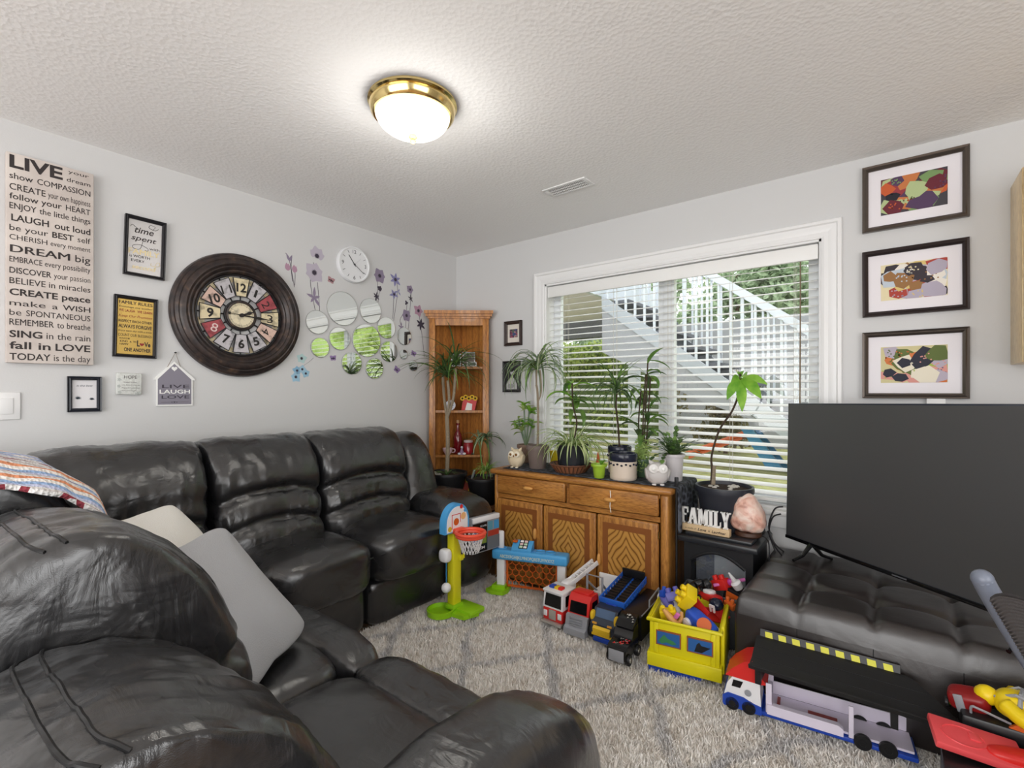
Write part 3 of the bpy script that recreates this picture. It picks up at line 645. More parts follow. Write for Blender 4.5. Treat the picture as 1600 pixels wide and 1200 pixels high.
# ------------------------------------------------------------------ sideboard. local x 0..1.19 along the front, y back, origin at the left front corner
SBR = radians(2.5)
sd = thing('sideboard', 'honey oak sideboard with two drawers and three inlaid doors below the window', 'sideboard', (-2.135, 2.495, 0), SBR)
LW_, DP, TZ = 1.185, .43, .745
B().b2(-.02, LW_+.025, -.025, DP, TZ-.035, TZ, .014, 3).build('top', M_OAKH, sd)
b = B(); b.b2(.02, .04, .015, DP-.01, .05, TZ-.035).b2(LW_-.04, LW_-.0, .015, DP-.01, .05, TZ-.035).b2(.02, LW_-.02, DP-.02, DP-.005, .05, TZ-.035).b2(.02, LW_-.02, .02, DP-.01, .05, .07); b.build('carcass', M_OAKV, sd)
for q_ in ((0, .034, 0, .06), (LW_-.045, LW_+.002, 0, .06), (0, .03, DP-.05, DP), (LW_-.03, LW_, DP-.05, DP)): B().b2(*q_, .0, TZ-.035, .014, 3).build('corner_post', M_OAKV, sd)
b = B(); b.b2(.034, LW_-.045, .006, .03, TZ-.06, TZ-.035).b2(.034, LW_-.045, .006, .03, .555, .583).b2(.034, LW_-.045, .006, .03, .03, .075); b.b2(.562, .582, .006, .03, .58, .71).build('rail', M_OAKH, sd)
def pull(b, c, hor):
    s_ = (.072, .03, .024) if hor else (.022, .028, .07); b.sup(c, s_, 2.4, 8)
for (x0, x1) in ((.038, .558), (.586, 1.136)):
    d = B(); d.b2(x0, x1, -.014, .012, .588, .708, .010, 3); o = d.build('drawer', M_OAKH, sd)
    b = B(); pull(b, ((x0+x1)/2, -.026, .648), True); b.build('handle', M_HNDL, o)
for k, (x0, x1) in enumerate(((.038, .395), (.403, .765), (.773, 1.136))):
    z0, z1 = .078, .552; cx, cz = (x0+x1)/2, (z0+z1)/2
    d = B(); d.b2(x0-cx, x1-cx, -.014, .012, z0-cz, z1-cz, .011, 3); o = d.build('door', M_OAKV, sd); o.location = (cx, 0, cz)
    hx, hz = (x1-x0)/2, (z1-z0)/2
    b = B(); f1, f2 = .038, .072
    b.b2(-hx+f1, hx-f1, -.0152, -.013, hz-f2, hz-f1).b2(-hx+f1, hx-f1, -.0152, -.013, -hz+f1, -hz+f2).b2(-hx+f1, -hx+f2, -.0152, -.013, -hz+f2, hz-f2).b2(hx-f2, hx-f1, -.0152, -.013, -hz+f2, hz-f2)
    b.build('inlay_band', M_OAKI, o)
    B().b2(-hx+f2, hx-f2, -.0156, -.013, -hz+f2, hz-f2).build('inlay_panel', M_INLAY, o)
    if k != 1:
        b = B(); pull(b, ((hx-.045) if k == 0 else (-hx+.02), -.026, .05 if k == 0 else -.02), False); b.build('handle', M_HNDL, o)
B().tube([(.86, -.0185, .70), (.862, -.0185, .66), (.858, -.0185, .61), (.864, -.0185, .575)], .0025, 6).build('string', mat('white_string', (236, 232, 222), .8), sd)
for z in (.47, .13): B().b2(1.137, 1.142, -.016, -.004, z, z+.04).build('hinge', M_BRASS, sd)
# runner
def m_runner():
    t = NT('dark_runner_cloth', .85); v = t.obj(); vo = t.n('TexVoronoi', {'Vector': v, 'Scale': 38.0}); t.l(t.ramp(vo.outputs['Distance'], [(.25, (20, 20, 24)), (.5, (44, 46, 54)), (.75, (86, 90, 100))]), t.p.inputs['Base Color']); return t.M
rn = thing('table_runner', 'black patterned cloth runner on the sideboard, hanging over its right end', 'runner', (-2.135, 2.495, 0), SBR)
b = B()
def run(u, v):
    y = lerp(.02, .40, v)
    s_ = u*1.46; 
    if s_ < LW_: return (.06+s_*(LW_-.03)/LW_, y, TZ+.0035+.002*nz(Vector((s_*9, v*7, 0)), 1))
    q = s_-LW_; a = min(q/.05, 1); 
    return (LW_+.03+.014*sin(a*pi/2)+.012*sin(v*22)*min(1, q*6), y*(1-.25*q)+.03*q, TZ+.004-max(0, q-.02)*(.9-.35*v)-.014*(1-cos(a*pi/2)))
b.grid(run, 90, 22); o = b.build('cloth', m_runner(), rn, ang=180); m_ = o.modifiers.new('s', 'SOLIDIFY'); m_.thickness = .003; m_.offset = 1
# ------------------------------------------------------------------ corner cabinet
CAB = radians(40)
cc = thing('corner_cabinet', 'tall open honey oak corner cabinet with three shelves', 'cabinet', (-2.752, 2.785, 0), CAB)
hw_ = .24; AP = .285
for sg in (-1, 1):
    b = B(); b.b2(sg*hw_ if sg < 0 else hw_-.05, -hw_+.05 if sg < 0 else hw_, -.012, .012, .0, 1.86, .003); b.build('stile', M_OAKC, cc)
B().b2(-hw_+.05, hw_-.05, -.010, .012, 1.80, 1.86).build('rail', M_OAKC, cc); B().b2(-hw_+.05, hw_-.05, -.010, .012, 0, .1).build('rail', M_OAKC, cc)
for sg in (-1, 1):
    b = B(); b.raw([(sg*(hw_-.01), .012, 0.02), (0, AP, .02), (0, AP, 1.86), (sg*(hw_-.01), .012, 1.86), (sg*(hw_-.03), .012, 0.02), (0, AP-.015, .02), (0, AP-.015, 1.86), (sg*(hw_-.03), .012, 1.86)], [(0, 1, 2, 3), (4, 5, 6, 7), (0, 4, 7, 3), (1, 5, 6, 2), (3, 2, 6, 7), (0, 1, 5, 4)])
    b.build('back_panel', M_OAKC, cc)
for z in (.755, 1.115, 1.468):
    B().prism([(-hw_+.045, .0), (hw_-.045, .0), (hw_-.05, .02), (.012, AP-.03), (-.012, AP-.03), (-hw_+.05, .02)], z-.018, z).build('shelf', M_OAKC, cc)
b = B(); b.prism([(-hw_-.01, -.02), (hw_+.01, -.02), (hw_+.01, .02), (.0, AP+.0), (-hw_-.01, .02)], 1.855, 1.87)
b.prism([(-hw_-.025, -.034), (hw_+.025, -.034), (hw_+.02, .015), (0, AP), (-hw_-.02, .015)], 1.87, 1.89); b.prism([(-hw_-.035, -.05), (hw_+.035, -.05), (hw_+.022, .01), (0, AP), (-hw_-.022, .01)], 1.89, 1.915); b.build('crown', M_OAKC, cc)
def cabp(u, d, z):   # point on a shelf: u across, d behind the front
    return Vector((-2.752+u*cos(CAB)-d*sin(CAB), 2.785+u*sin(CAB)+d*cos(CAB), z))
# ------------------------------------------------------------------ ottoman
ot = thing('ottoman_bench', 'long dark brown tufted leather storage ottoman carrying the television', 'ottoman', (-.53, 2.18, 0))
M_OTT = m_leather('dark_brown_leather', (30, 23, 22), .36, .3, coat=.2)
OLn, ODp, OH = 1.46, .79, .42
b = B(); b.b2(.0, OLn, 0, ODp, .03, .345, .012, 3); b.build('body', M_OTT, ot)
b = B(); xs = [.23+.24*i for i in range(6)]; ys = [.25, .50]
def top(u, v):
    x = u*OLn; y = v*ODp
    e = min(x, OLn-x, y, ODp-y); ed = 1-max(0, 1-e/.055)**2.2
    dx = min(abs(x-a) for a in xs); dy = min(abs(y-a) for a in ys); dd = sqrt(dx*dx+dy*dy)
    z = .335+(OH+.012-.335)*sqrt(max(0, ed)); z -= ed*(.016*exp(-(dx/.016)**2)+.014*exp(-(dy/.02)**2)*smooth(.0, .12, y)+.02*exp(-(dd/.05)**2)); return (x, y, z)
b.grid(top, 180, 90); b.build('tufted_lid', M_OTT, ot, ang=180)
for i in xs: B().b2(i-.0012, i+.0012, -.0012, .0, .04, .335).build('seam', M_SEAM, ot)
for x in (.06, OLn-.06):
    for y in (.06, ODp-.06): B().b2(x-.03, x+.03, y-.03, y+.03, .013, .03).build('foot', M_SEAM, ot)
# ------------------------------------------------------------------ television
TVR = atan2(-.653, .757)
tv = thing('television', 'large flat television with a dark grey screen standing on the ottoman', 'television', (-.45, 2.895, .50), rot=(radians(-2.2), radians(-1.25), TVR))
TW, TH_ = 1.235, .705
B().b2(0, TW, .0, .025, 0, TH_, .004).build('bezel', mat('tv_bezel_blue_black', (36, 42, 54), .3), tv)
B().b2(.08, TW-.08, .025, .055, .04, TH_*.62, .012).build('rear_housing', mat('tv_rear', (22, 22, 24), .5), tv)
def m_screen():
    t = NT('tv_screen', .42); t.p.inputs['Base Color'].default_value = lin(62, 62, 63); t.p.inputs['Specular IOR Level'].default_value = .9; return t.M
B().b2(.006, TW-.006, -.0012, .0, .016, TH_-.007).build('screen', m_screen(), tv)
B().b2(0, TW, -.004, .0, -.002, .014, .002).build('lower_edge', mat('tv_gloss_black', (14, 14, 15), .15), tv)
B().b2(TW/2-.03, TW/2+.03, -.0052, -.0038, .004, .009).build('badge', mat('tv_badge', (150, 152, 158), .3, .8), tv)
for x in (.16, TW-.2):
    b = B(); b.tube([(x, .012, .01), (x+.01, -.05, -.045), (x+.02, -.11, -.064)], [.012, .009, .007], 8); b.tube([(x, .012, .01), (x+.01, .06, -.045), (x+.02, .11, -.062)], [.012, .009, .007], 8); b.build('foot', mat('tv_gloss_black'), tv)
# ------------------------------------------------------------------ electric stove
ef = thing('electric_stove', 'black electric fireplace stove with arched glass beside the sideboard', 'fireplace', (-.905, 2.60, 0))
M_IRON = mat('matt_black_iron', (30, 31, 34), .42); EW, ED, EH = .37, .36, .515
b = B(); b.b2(.015, EW-.015, .10, ED-.01, .07, EH-.05).b2(.015, .05, .02, .1, .07, EH-.05).b2(EW-.05, EW-.015, .02, .1, .07, EH-.05).b2(.05, EW-.05, .02, .1, .07, .15)
arch = [(.05, .40)]+[(.05+(EW-.1)*i/16, .375+.058*sin(pi*i/16)) for i in range(17)]+[(EW-.05, .40), (EW-.05, EH-.05), (.05, EH-.05)]
b.prismy(arch, .02, .1); b.build('body', M_IRON, ef)
b = B(); b.b2(-.012, EW+.012, -.012, ED, EH-.05, EH-.018, .008, 2).b2(.02, EW-.02, .02, ED-.02, EH-.018, EH, .006, 2); b.build('top_plate', mat('stove_top_black', (38, 40, 44), .32), ef)
b = B(); b.tube([(.05+(EW-.1)*i/16, .016, .37+.058*sin(pi*i/16)) for i in range(17)], .008, 6); b.build('arch_trim', M_IRON, ef)
B().b2(.05, EW-.05, .04, .044, .15, .43).build('glass', M_GLASS, ef, flat=True)
b = B(); b.at((0, 0, 0)).b2(.055, .15, .096, .0995, .15, .43); b.build('brick_lining', mat('fire_lining', (108, 112, 124), .9, bump=(90, .5)), ef)
B().b2(.15, EW-.055, .096, .0995, .15, .43).build('flame_screen', mat('flame_screen', (176, 180, 188), .25), ef)
b = B(); rr = random.Random(5)
for i in range(7): x = .08+i*.033; b.tube([(x, .055, .16+rr.random()*.02), (x+.06, .08, .19+rr.random()*.03)], .014, 7)
b.build('log_bed', mat('charred_log', (62, 54, 48), .9, bump=(60, .6)), ef)
for x in (.03, EW-.03):
    for y in (.05, ED-.05): B().tube([(x, y, 0), (x, y, .075)], [.012, .022], 8).build('leg', M_IRON, ef)
# ------------------------------------------------------------------ left wall decor
M_INK = mat('dark_ink', (52, 46, 46), .7); M_INKG = mat('grey_ink', (96, 90, 90), .7); M_WHITE = mat('matt_white', (238, 238, 236), .6)
def m_canvas():
    t = NT('greige_canvas', .9); v = t.obj(); n = t.n('TexNoise', {'Vector': v, 'Scale': 7.0, 'Detail': 4.0}); t.l(t.ramp(n.outputs['Fac'], [(.35, (196, 186, 180)), (.65, (214, 205, 198))]), t.p.inputs['Base Color'])
    n2 = t.n('TexNoise', {'Vector': v, 'Scale': 500.0}); t.l(t.bump(n2.outputs['Fac'], .15, .002), t.p.inputs['Normal']); return t.M
cw, ch = .288, .902
cv = on_left('word_art_canvas', 'tall greige canvas of dark inspirational words on the left wall', 'wall art', .416, 1.842)
B().b2(-cw/2, cw/2, -ch/2, ch/2, .001, .034, .003).build('canvas', m_canvas(), cv)
rows = [(.072, .062, [('LIVE', 0, .63, .05)]), (.030, .018, [('your', .70, .97, .0)]), (.074, .022, [('dream', .68, .99, .005)]),
 (.125, .030, [('show', 0, .27, .012), ('COMPASSION', .32, .99, .015)]), (.178, .032, [('CREATE', 0, .42, .012), ('your own happiness', .45, .99, -.002)]), (.222, .030, [('follow your', 0, .62, .014), ('HEART', .67, .99, .012)]),
 (.268, .030, [('ENJOY', 0, .31, .014), ('the little things', .345, .99, .006)]), (.325, .033, [('LAUGH', 0.02, .46, .03), ('out loud', .53, .99, .024)]), (.372, .030, [('be your', 0, .45, 0), ('BEST', .50, .77, .03), ('self', .82, .99, 0)]),
 (.415, .026, [('CHERISH', 0, .44, .0), ('every moment', .48, .99, 0)]), (.475, .037, [('DREAM', 0.01, .72, .04), ('big', .79, .99, .006)]), (.522, .029, [('EMBRACE', 0, .38, .008), ('every possibility', .41, .99, 0)]),
 (.575, .030, [('DISCOVER', 0, .49, .02), ('your passion', .52, .99, -.004)]), (.625, .031, [('BELIEVE', 0, .42, .008), ('in miracles', .46, .99, .008)]), (.679, .032, [('CREATE', 0, .57, .045), ('peace', .62, .99, .035)]),
 (.729, .028, [('make', 0, .42, .002), ('a', .5, .57, .0), ('WISH', .63, .99, .02)]), (.775, .030, [('be', 0, .135, -.004), ('SPONTANEOUS', .19, .99, .004)]), (.822, .032, [('REMEMBER', 0, .52, .012), ('to breathe', .56, .99, .006)]),
 (.880, .034, [('SING', 0, .38, .04), ('in the rain', .43, .99, -.002)]), (.935, .036, [('fall in', 0, .48, .03), ('LOVE', .54, .99, .03)]), (.988, .034, [('TODAY', 0, .48, .02), ('is the day', .52, .99, -.002)])]
b = B()
for (fy, hh, segs) in rows:
    for (s_, a, c_, bo) in segs: b.text(s_, -cw/2+.010+a*(cw-.02), -cw/2+.010+c_*(cw-.02), ch/2-fy*ch+.002, hh*ch*.98, .0342, bo*.6)
b.build('lettering', M_INK, cv, flat=True, normals=False)
def frame_on(root, w, h, bw_, d, M, steps=((0, 1.0), (.35, .8), (.6, .95), (1, .55))):
    """mitred moulding around a w x h outside size"""
    b = B(); prof = [(0, 0)]+[(t*bw_, k*d) for t, k in steps]+[(bw_, 0)]; m = len(prof); vs = []
    for (sx, sy) in ((-1, -1), (1, -1), (1, 1), (-1, 1)):
        for (i, z) in prof: vs.append((sx*(w/2-i), sy*(h/2-i), z+.001))
    b.raw(vs, [[k*m+j, ((k+1) % 4)*m+j, ((k+1) % 4)*m+j+1, k*m+j+1] for k in range(4) for j in range(m-1)])
    return b.build('frame', M, root, ang=25)
M_BLK = mat('satin_black_frame', (34, 33, 36), .4); M_GOLDB = mat('mirror_gold_backing', (214, 180, 100), .3, .7); M_SILV = mat('mirror_silver_backing', (196, 194, 194), .42, .6)
def lwc(pts):
    P_ = [lw(*p) for p in pts]; return sum(p[0] for p in P_)/len(P_), sum(p[1] for p in P_)/len(P_)
# framed "time spent"
y, z = lwc([(187, 321.4), (266.4, 341), (262, 451.5), (182.6, 438)]); w, h = .172, .300
f1 = on_left('framed_quote', 'black framed mirror print reading time spent with family, above the family rules frame', 'framed print', y, z, roll=radians(-1.6))
frame_on(f1, w, h, .016, .022, M_BLK); B().b2(-w/2+.015, w/2-.015, -h/2+.015, h/2-.015, .002, .006).build('mirror_print', M_SILV, f1)
b = B(); b.text('time', -.045, .035, .070, .032, .0065, .012, shear=.25).text('spent', -.058, .048, .032, .026, .0065, .010, shear=.25).text('with', .018, .062, -.004, .014, .0065, .0); b.text('is WORTH', -.062, .022, -.056, .014, .0065, .004).text('EVERY', -.055, .0, -.078, .014, .0065, .004)
b.tube(spl([(-.062, .095, .007), (-.055, .107, .007), (-.042, .098, .007), (-.03, .09, .007)], 6), .0011, 4); b.tube(spl([(-.01, .03, .007), (-.02, -.008, .007), (-.045, -.012, .007), (-.05, .002, .007), (-.02, .012, .007), (.01, .0, .007), (.012, -.012, .007), (.0, -.012, .007)], 6), .0011, 4); b.tube(spl([(.03, .1, .007), (.04, .118, .007), (.02, .122, .007), (.015, .108, .007), (.04, .1, .007), (.055, .112, .007)], 6), .0011, 4); b.build('lettering', M_INK, f1, flat=True, normals=False)
b = B(); b.text('FAMILY', -.066, .062, -.038, .028, .0065, .03).text('second', -.052, .05, -.112, .022, .0065, .012, shear=.25); b.tube(spl([(.04, -.1, .007), (.05, -.07, .007), (.062, -.062, .007), (.062, -.08, .007), (.03, -.085, .007), (.028, -.072, .007)], 6), .001, 4); b.build('gold_lettering', mat('cream_gold_ink', (226, 208, 158), .4), f1, flat=True, normals=False)
# framed family rules
y, z = lwc([(172, 448), (253, 461), (245.5, 571), (168.5, 567)]); w, h = .178, .305
f2 = on_left('framed_rules', 'black framed gold print of family rules between the quote frame and the house sign', 'framed print', y, z, roll=radians(-1.2))
frame_on(f2, w, h, .016, .022, M_BLK); B().b2(-w/2+.015, w/2-.015, -h/2+.015, h/2-.015, .002, .006).build('mirror_print', M_GOLDB, f2)
b = B(); x0, x1 = -.068, .068
for (s_, yy, hh, bo, sh) in [('FAMILY RULES', .113, .016, .022, 0), ('Encourage one another', .095, .009, -.002, .25), ('RESPECT EACH OTHER', .022, .013, .012, 0), ('ALWAYS FORGIVE', -.006, .018, .018, 0), ('Enjoy each day with a smile', -.024, .009, 0, .25), ('COUNT OUR BLESSINGS', -.048, .014, -.003, 0)]: b.text(s_, x0, x1, yy, hh, .0065, bo, shear=sh)
b.text('ALWAYS BE', -.064, -.022, -.062, .007, .0065, .01).text('KIND', -.06, -.03, -.078, .010, .0065, .004).text('&', -.022, -.014, -.078, .008, .0065).text('WE', -.008, .006, -.078, .010, .0065).text('HAPPY', -.062, -.026, -.092, .009, .0065, .01).text('L', .008, .02, -.094, .03, .0065, .03).text('Ve', .038, .064, -.094, .024, .0065, .03).text('ONE ANOTHER', -.044, .066, -.122, .018, .0065, .025); b.build('lettering', M_INK, f2, flat=True, normals=False)
def heart(cx, cy, s_): return [(cx+s_*(16*sin(t)**3)/17, cy+s_*(13*cos(t)-5*cos(2*t)-2*cos(3*t)-cos(4*t))/17) for t in [2*pi*i/28 for i in range(28)]]
b = B(); b.text('WE LAUGH', x0, -.004, .074, .013, .0065, .012).text('WE LEARN', .006, x1, .074, .013, .0065, .012).text('Keep Our Promises', x0, x1, .048, .013, .0065, -.002, shear=.3); b.prism(heart(.028, -.084, .010), .0066, .0074); b.build('red_lettering', mat('dark_red_ink', (146, 44, 44), .5), f2, flat=True, normals=False)
# small black frame with succulents
y, z = lwc([(103.5, 585.6), (160, 587), (158, 645), (102, 646)]); w, h = .122, .166
f3 = on_left('framed_print', 'small black frame with a pale succulent print beside the light switch', 'framed print', y, z)
frame_on(f3, w, h, .017, .02, mat('navy_black_frame', (30, 33, 42), .35)); B().b2(-w/2+.016, w/2-.016, -h/2+.016, h/2-.016, .002, .005).build('paper', mat('print_paper', (222, 220, 222), .7), f3)
b = B(); b.text('is the best', -.028, .03, .036, .009, .0052, .0, shear=.25)
for (cx, cy, s_) in ((-.024, -.024, .016), (.026, -.028, .013)):
    for k in range(9): a = pi*(.05+.9*k/8); b.raw([(cx-.002, cy, .0056), (cx+cos(a)*s_*.5-.002, cy+sin(a)*s_*.5+.001, .0056), (cx+cos(a)*s_, cy+sin(a)*s_, .0056), (cx+cos(a)*s_*.5+.003, cy+sin(a)*s_*.5, .0056)], [(0, 1, 2, 3)])
b.build('printed_motif', mat('slate_ink', (84, 92, 100), .7), f3, flat=True, normals=False)
# hope plaque
y, z = lwc([(177, 578.6), (224, 582), (222.7, 620), (176, 619)]); w, h = .103, .108
f4 = on_left('hope_plaque', 'small whitewashed block plaque reading HOPE next to the house sign', 'plaque', y, z, roll=radians(-1))
B().b2(-w/2, w/2, -h/2, h/2, .001, .020, .005, 3).build('block', mat('whitewashed_wood', (206, 208, 204), .8, bump=(70, .3)), f4)
b = B(); b.text('HOPE', -.022, .03, .026, .017, .0204, .0)
for k, s_ in enumerate(['make today', 'the best it can be', 'hope for a better', 'tomorrow']): b.text(s_, -.03+.006*(k == 0), .042-.012*(k in (0, 3)), .006-.014*k, .006, .0204, -.004, shear=.2)
b.build('lettering', M_INKG, f4, flat=True, normals=False)
b = B()
for (cx, cy) in ((-.04, .02), (-.042, -.012), (-.038, -.042), (.04, -.045), (.03, -.048)):
    for k in range(5): a = 2*pi*k/5; b.raw([(cx, cy, .0206), (cx+.006*cos(a-.4), cy+.006*sin(a-.4), .0206), (cx+.009*cos(a), cy+.009*sin(a), .0206), (cx+.006*cos(a+.4), cy+.006*sin(a+.4), .0206)], [(0, 1, 2, 3)])
b.build('floral_motif', mat('pale_grey_print', (172, 178, 174), .8), f4, flat=True, normals=False)
# house sign
y, z = lwc([(244, 589.5), (299, 589.5), (299, 633), (244, 633)])
hs = on_left('house_sign', 'grey house-shaped hanging sign reading LIVE LAUGH LOVE under the big clock', 'sign', y, z); M_SIGNG = mat('sign_grey_paint', (134, 130, 142), .7)
def lh(px, py): a, c_ = lw(px, py); return (a-y, c_-z)
zb = lh(270, 634)[1]; ze = lh(270, 594)[1]; za = lh(271.5, 565)[1]; xl, xr = lh(243.5, 600)[0], lh(300, 600)[0]; xm = lh(271.5, 600)[0]
B().prism([(xl, zb), (xr, zb), (xr, ze+.002), (xr+.011, ze), (xr+.009, ze+.009), (xm, za), (xl-.009, ze+.009), (xl-.011, ze), (xl, ze+.002)], .001, .009).build('board', M_WHITE, hs)
B().prism([(xl+.006, zb+.007), (xr-.006, zb+.007), (xr-.006, ze+.004), (xm, za-.012), (xl+.006, ze+.004)], .0085, .0098).build('panel', M_SIGNG, hs)
b = B(); b.text('LAUGH', xl+.013, xr-.013, -.012, .021, .0099, .02); b.prism(heart(xm, za-.038, .0145), .0098, .0106); b.build('white_lettering', M_WHITE, hs, flat=True, normals=False)
b = B(); b.text('LIVE', xl+.024, xr-.016, .017, .018, .0099, .012).text('LOVE', xl+.022, xr-.016, -.039, .018, .0099, .012); b.tube([(xl+.02, zb+.02, .0102), (xr-.02, zb+.02, .0102)], .0007, 4); b.prism(heart(xm, zb+.0195, .005), .0098, .0105).prism(heart(xm-.011, zb+.0195, .0035), .0098, .0105).prism(heart(xm+.011, zb+.0195, .0035), .0098, .0105); b.build('lettering', mat('sign_dark_grey', (66, 62, 72), .7), hs, flat=True, normals=False)
n_ = lh(273.4, 551); B().tube([(xm-.05*.6, za-.03, .006), (n_[0], n_[1], .008), (xm+.05*.6, za-.03, .006)], .0013, 5).build('cord', mat('twine', (120, 100, 70), .9), hs)
B().cyl((n_[0], n_[1], -.0), (n_[0], n_[1], .014), .004, n=8).build('nail', M_BLK, hs)
# light switch
y, z = lw(8, 634.5)
sw = on_left('light_switch', 'white rocker light switch plate below the word canvas', 'switch', y-.012, z)
B().b2(-.058, .058, -.059, .059, .0005, .007, .003).build('plate', M_TRIM, sw); B().b2(-.036, .036, -.035, .035, .006, .0105, .002).build('rocker', M_TRIM, sw)
# ---- big clock
ck = on_left('wall_clock', 'huge dark bronze wall clock with separate numeral tiles and open ring', 'clock', 1.221, 1.709)
def m_bronze():
    t = NT('dark_bronze_rim', .38, .25); v = t.obj(); n = t.n('TexNoise', {'Vector': v, 'Scale': 26.0, 'Detail': 5.0}); t.l(t.ramp(n.outputs['Fac'], [(.4, (44, 38, 38)), (.62, (66, 54, 50)), (.8, (104, 82, 66))]), t.p.inputs['Base Color']); return t.M
M_BRZ = m_bronze(); R_ = .357
B().lathe([(R_-.004, 0), (R_, .012), (R_-.006, .03), (R_-.016, .034), (R_-.02, .044), (R_-.034, .052), (R_-.04, .05), (R_-.05, .06), (R_-.066, .062), (R_-.078, .054), (R_-.084, .056), (R_-.094, .05), (R_-.1, .042), (R_-.108, .044), (R_-.116, .036), (R_-.12, .02), (R_-.12, .004)], 96, cap=False).build('rim', M_BRZ, ck)
M_CIRON = mat('clock_iron', (48, 46, 48), .5, .4); ri = R_-.12
b = B()
for rr_ in (ri-.006, .085): b.tube([(rr_*cos(2*pi*i/64), rr_*sin(2*pi*i/64), .014) for i in range(64)], .006, 6, closed=True)
for i in range(12): a = 2*pi*i/12; b.tube([(.085*cos(a), .085*sin(a), .012), (ri*cos(a), ri*sin(a), .012)], .004, 5)
b.build('iron_ring', M_CIRON, ck)
def m_aged(name, colr, d=.8):
    t = NT(name, .75); v = t.obj(); n = t.n('TexNoise', {'Vector': v, 'Scale': 30.0, 'Detail': 6.0}); t.l(t.ramp(n.outputs['Fac'], [(.3, tuple(int(c*d*.8) for c in colr)), (.5, colr)]), t.p.inputs['Base Color']); return t.M
CRM, RED_, GRY, PNK = m_aged('aged_cream', (222, 208, 172)), m_aged('aged_rose_red', (168, 78, 84)), m_aged('aged_grey', (190, 186, 190)), m_aged('aged_pink', (214, 184, 170))
M_NUM = mat('numeral_black', (40, 36, 34), .7); M_NUMW = mat('numeral_pale', (224, 200, 196), .7)
b = B()
for i in range(12):   # cream backing plates glimpsed between the tiles
    a = pi/2-2*pi*(i+.5)/12; b = B(); b.at((cos(a)*(ri-.03), sin(a)*(ri-.03), .006), (0, 0, a)).box(0, 0, 0, .03, .05, .003); b.build('backing_plate', CRM, ck)
TC = [CRM, GRY, RED_, CRM, PNK, GRY, GRY, GRY, RED_, CRM, PNK, GRY]
for i in range(12):
    a = pi/2-2*pi*i/12; num = 12 if i == 0 else i
    b = B(); b.at((cos(a)*.163, sin(a)*.163, .018), (0, 0, a-pi/2)); b.prism([(-.028, -.052), (.028, -.052), (.045, .052), (-.045, .052)], 0, .007)
    o = b.build('numeral_tile', TC[i], ck, flat=True)
    b = B(); b.at((cos(a)*.163, sin(a)*.163, .018), (0, 0, a-pi/2))
    q = [(-.028, -.052), (.028, -.052), (.045, .052), (-.045, .052)]; b.tube([(x, y_, .006) for x, y_ in q], .0035, 5, closed=True); b.build('tile_edge', M_CIRON, o)
    b = B(); b.at((cos(a)*.163, sin(a)*.163, .0255), (0, 0, (a-pi/2)*1.0 if i in (2, 4) else -.35*sin(2*(pi/2-a))))
    hw2 = .007 if num == 1 else .027 if num > 9 else .017; b.text(str(num), -hw2, hw2, -.026, .050, 0, .03 if num in (9, 7, 6, 12, 10, 5) else .0); b.build('numeral', M_NUMW if i in (8,) else M_NUM, o, flat=True, normals=False)
B().lathe([(.0, .026), (.07, .026), (.072, .022), (.072, .01), (.0, .01)], 48).build('dial', m_aged('dial_cream', (226, 214, 184)), ck)
B().lathe([(.070, .026), (.074, .032), (.082, .03), (.084, .02), (.078, .01), (.07, .012)], 48, cap=False).build('dial_rim', M_BRZ, ck)
b = B()
for i in range(60): a = 2*pi*i/60; b.at((cos(a)*.062, sin(a)*.062, .0264), (0, 0, a)).box(0, 0, 0, .008 if i % 5 else .011, .0012 if i % 5 else .002, .0006)
b.at(); b.build('minute_track', M_NUM, ck)
def hand(b, ang, l, w, z, tail): b.at((0, 0, z), (0, 0, ang)); b.prism([(-tail, -w*.3), (.0, -w*.4), (l*.35, -w*.5), (l*.55, -w), (l*.7, -w*.4), (l, 0), (l*.7, w*.4), (l*.55, w), (l*.35, w*.5), (0, w*.4), (-tail, w*.3)], 0, .002); b.at()
b = B(); hand(b, radians(22), .085, .010, .031, .015); b.build('hour_hand', M_NUM, ck, flat=True)
b = B(); hand(b, radians(-4), .175, .008, .034, .02); b.build('minute_hand', M_NUM, ck, flat=True)
b = B(); b.prism([(-.075, -.0012), (-.06, -.0012), (.17, -.001), (.17, .001), (-.06, .0012), (-.075, .0012)], .037, .038); b.ball((-.068, .002, .037), (.008, .008, .002)); b.lathe([(.0, .04), (.011, .04), (.011, .026)], 20); o = b.build('second_hand', M_NUM, ck, flat=True); o.rotation_euler = (0, 0, radians(-4))
# ---- small white clock
wk = on_left('wall_clock', 'small plain white round clock above the mirror cluster', 'clock', 1.967, 2.158)
r = .126
B().lathe([(r-.002, 0), (r, .004), (r, .03), (r-.004, .036), (r-.012, .036), (r-.014, .030), (.0, .030)], 64, cap=False).build('case', mat('clock_white', (228, 229, 231), .45), wk)
b = B()
for i in range(12):
    a = pi/2-2*pi*i/12
    if i % 3: b.at((cos(a)*.094, sin(a)*.094, .0306), (0, 0, a)).box(0, 0, 0, .02, .003, .0008)
b.at(); b.text('12', -.014, .014, .076, .027, .030, .004).text('3', .083, .096, -.012, .027, .030, .004).text('6', -.008, .008, -.104, .027, .030, .004).text('9', -.098, -.083, -.012, .027, .030, .004); b.build('numerals', mat('clock_grey', (72, 72, 76), .6), wk, flat=True, normals=False)
for nm, ang, l, w, z in (('hour_hand', 128, .075, .0045, .033), ('minute_hand', -35, .09, .003, .0345)):
    b = B(); b.at((0, 0, z), (0, 0, radians(ang))).box(l/2-.008, 0, 0, l+.016, w, .0012); b.at(); b.build(nm, mat('clock_grey'), wk)
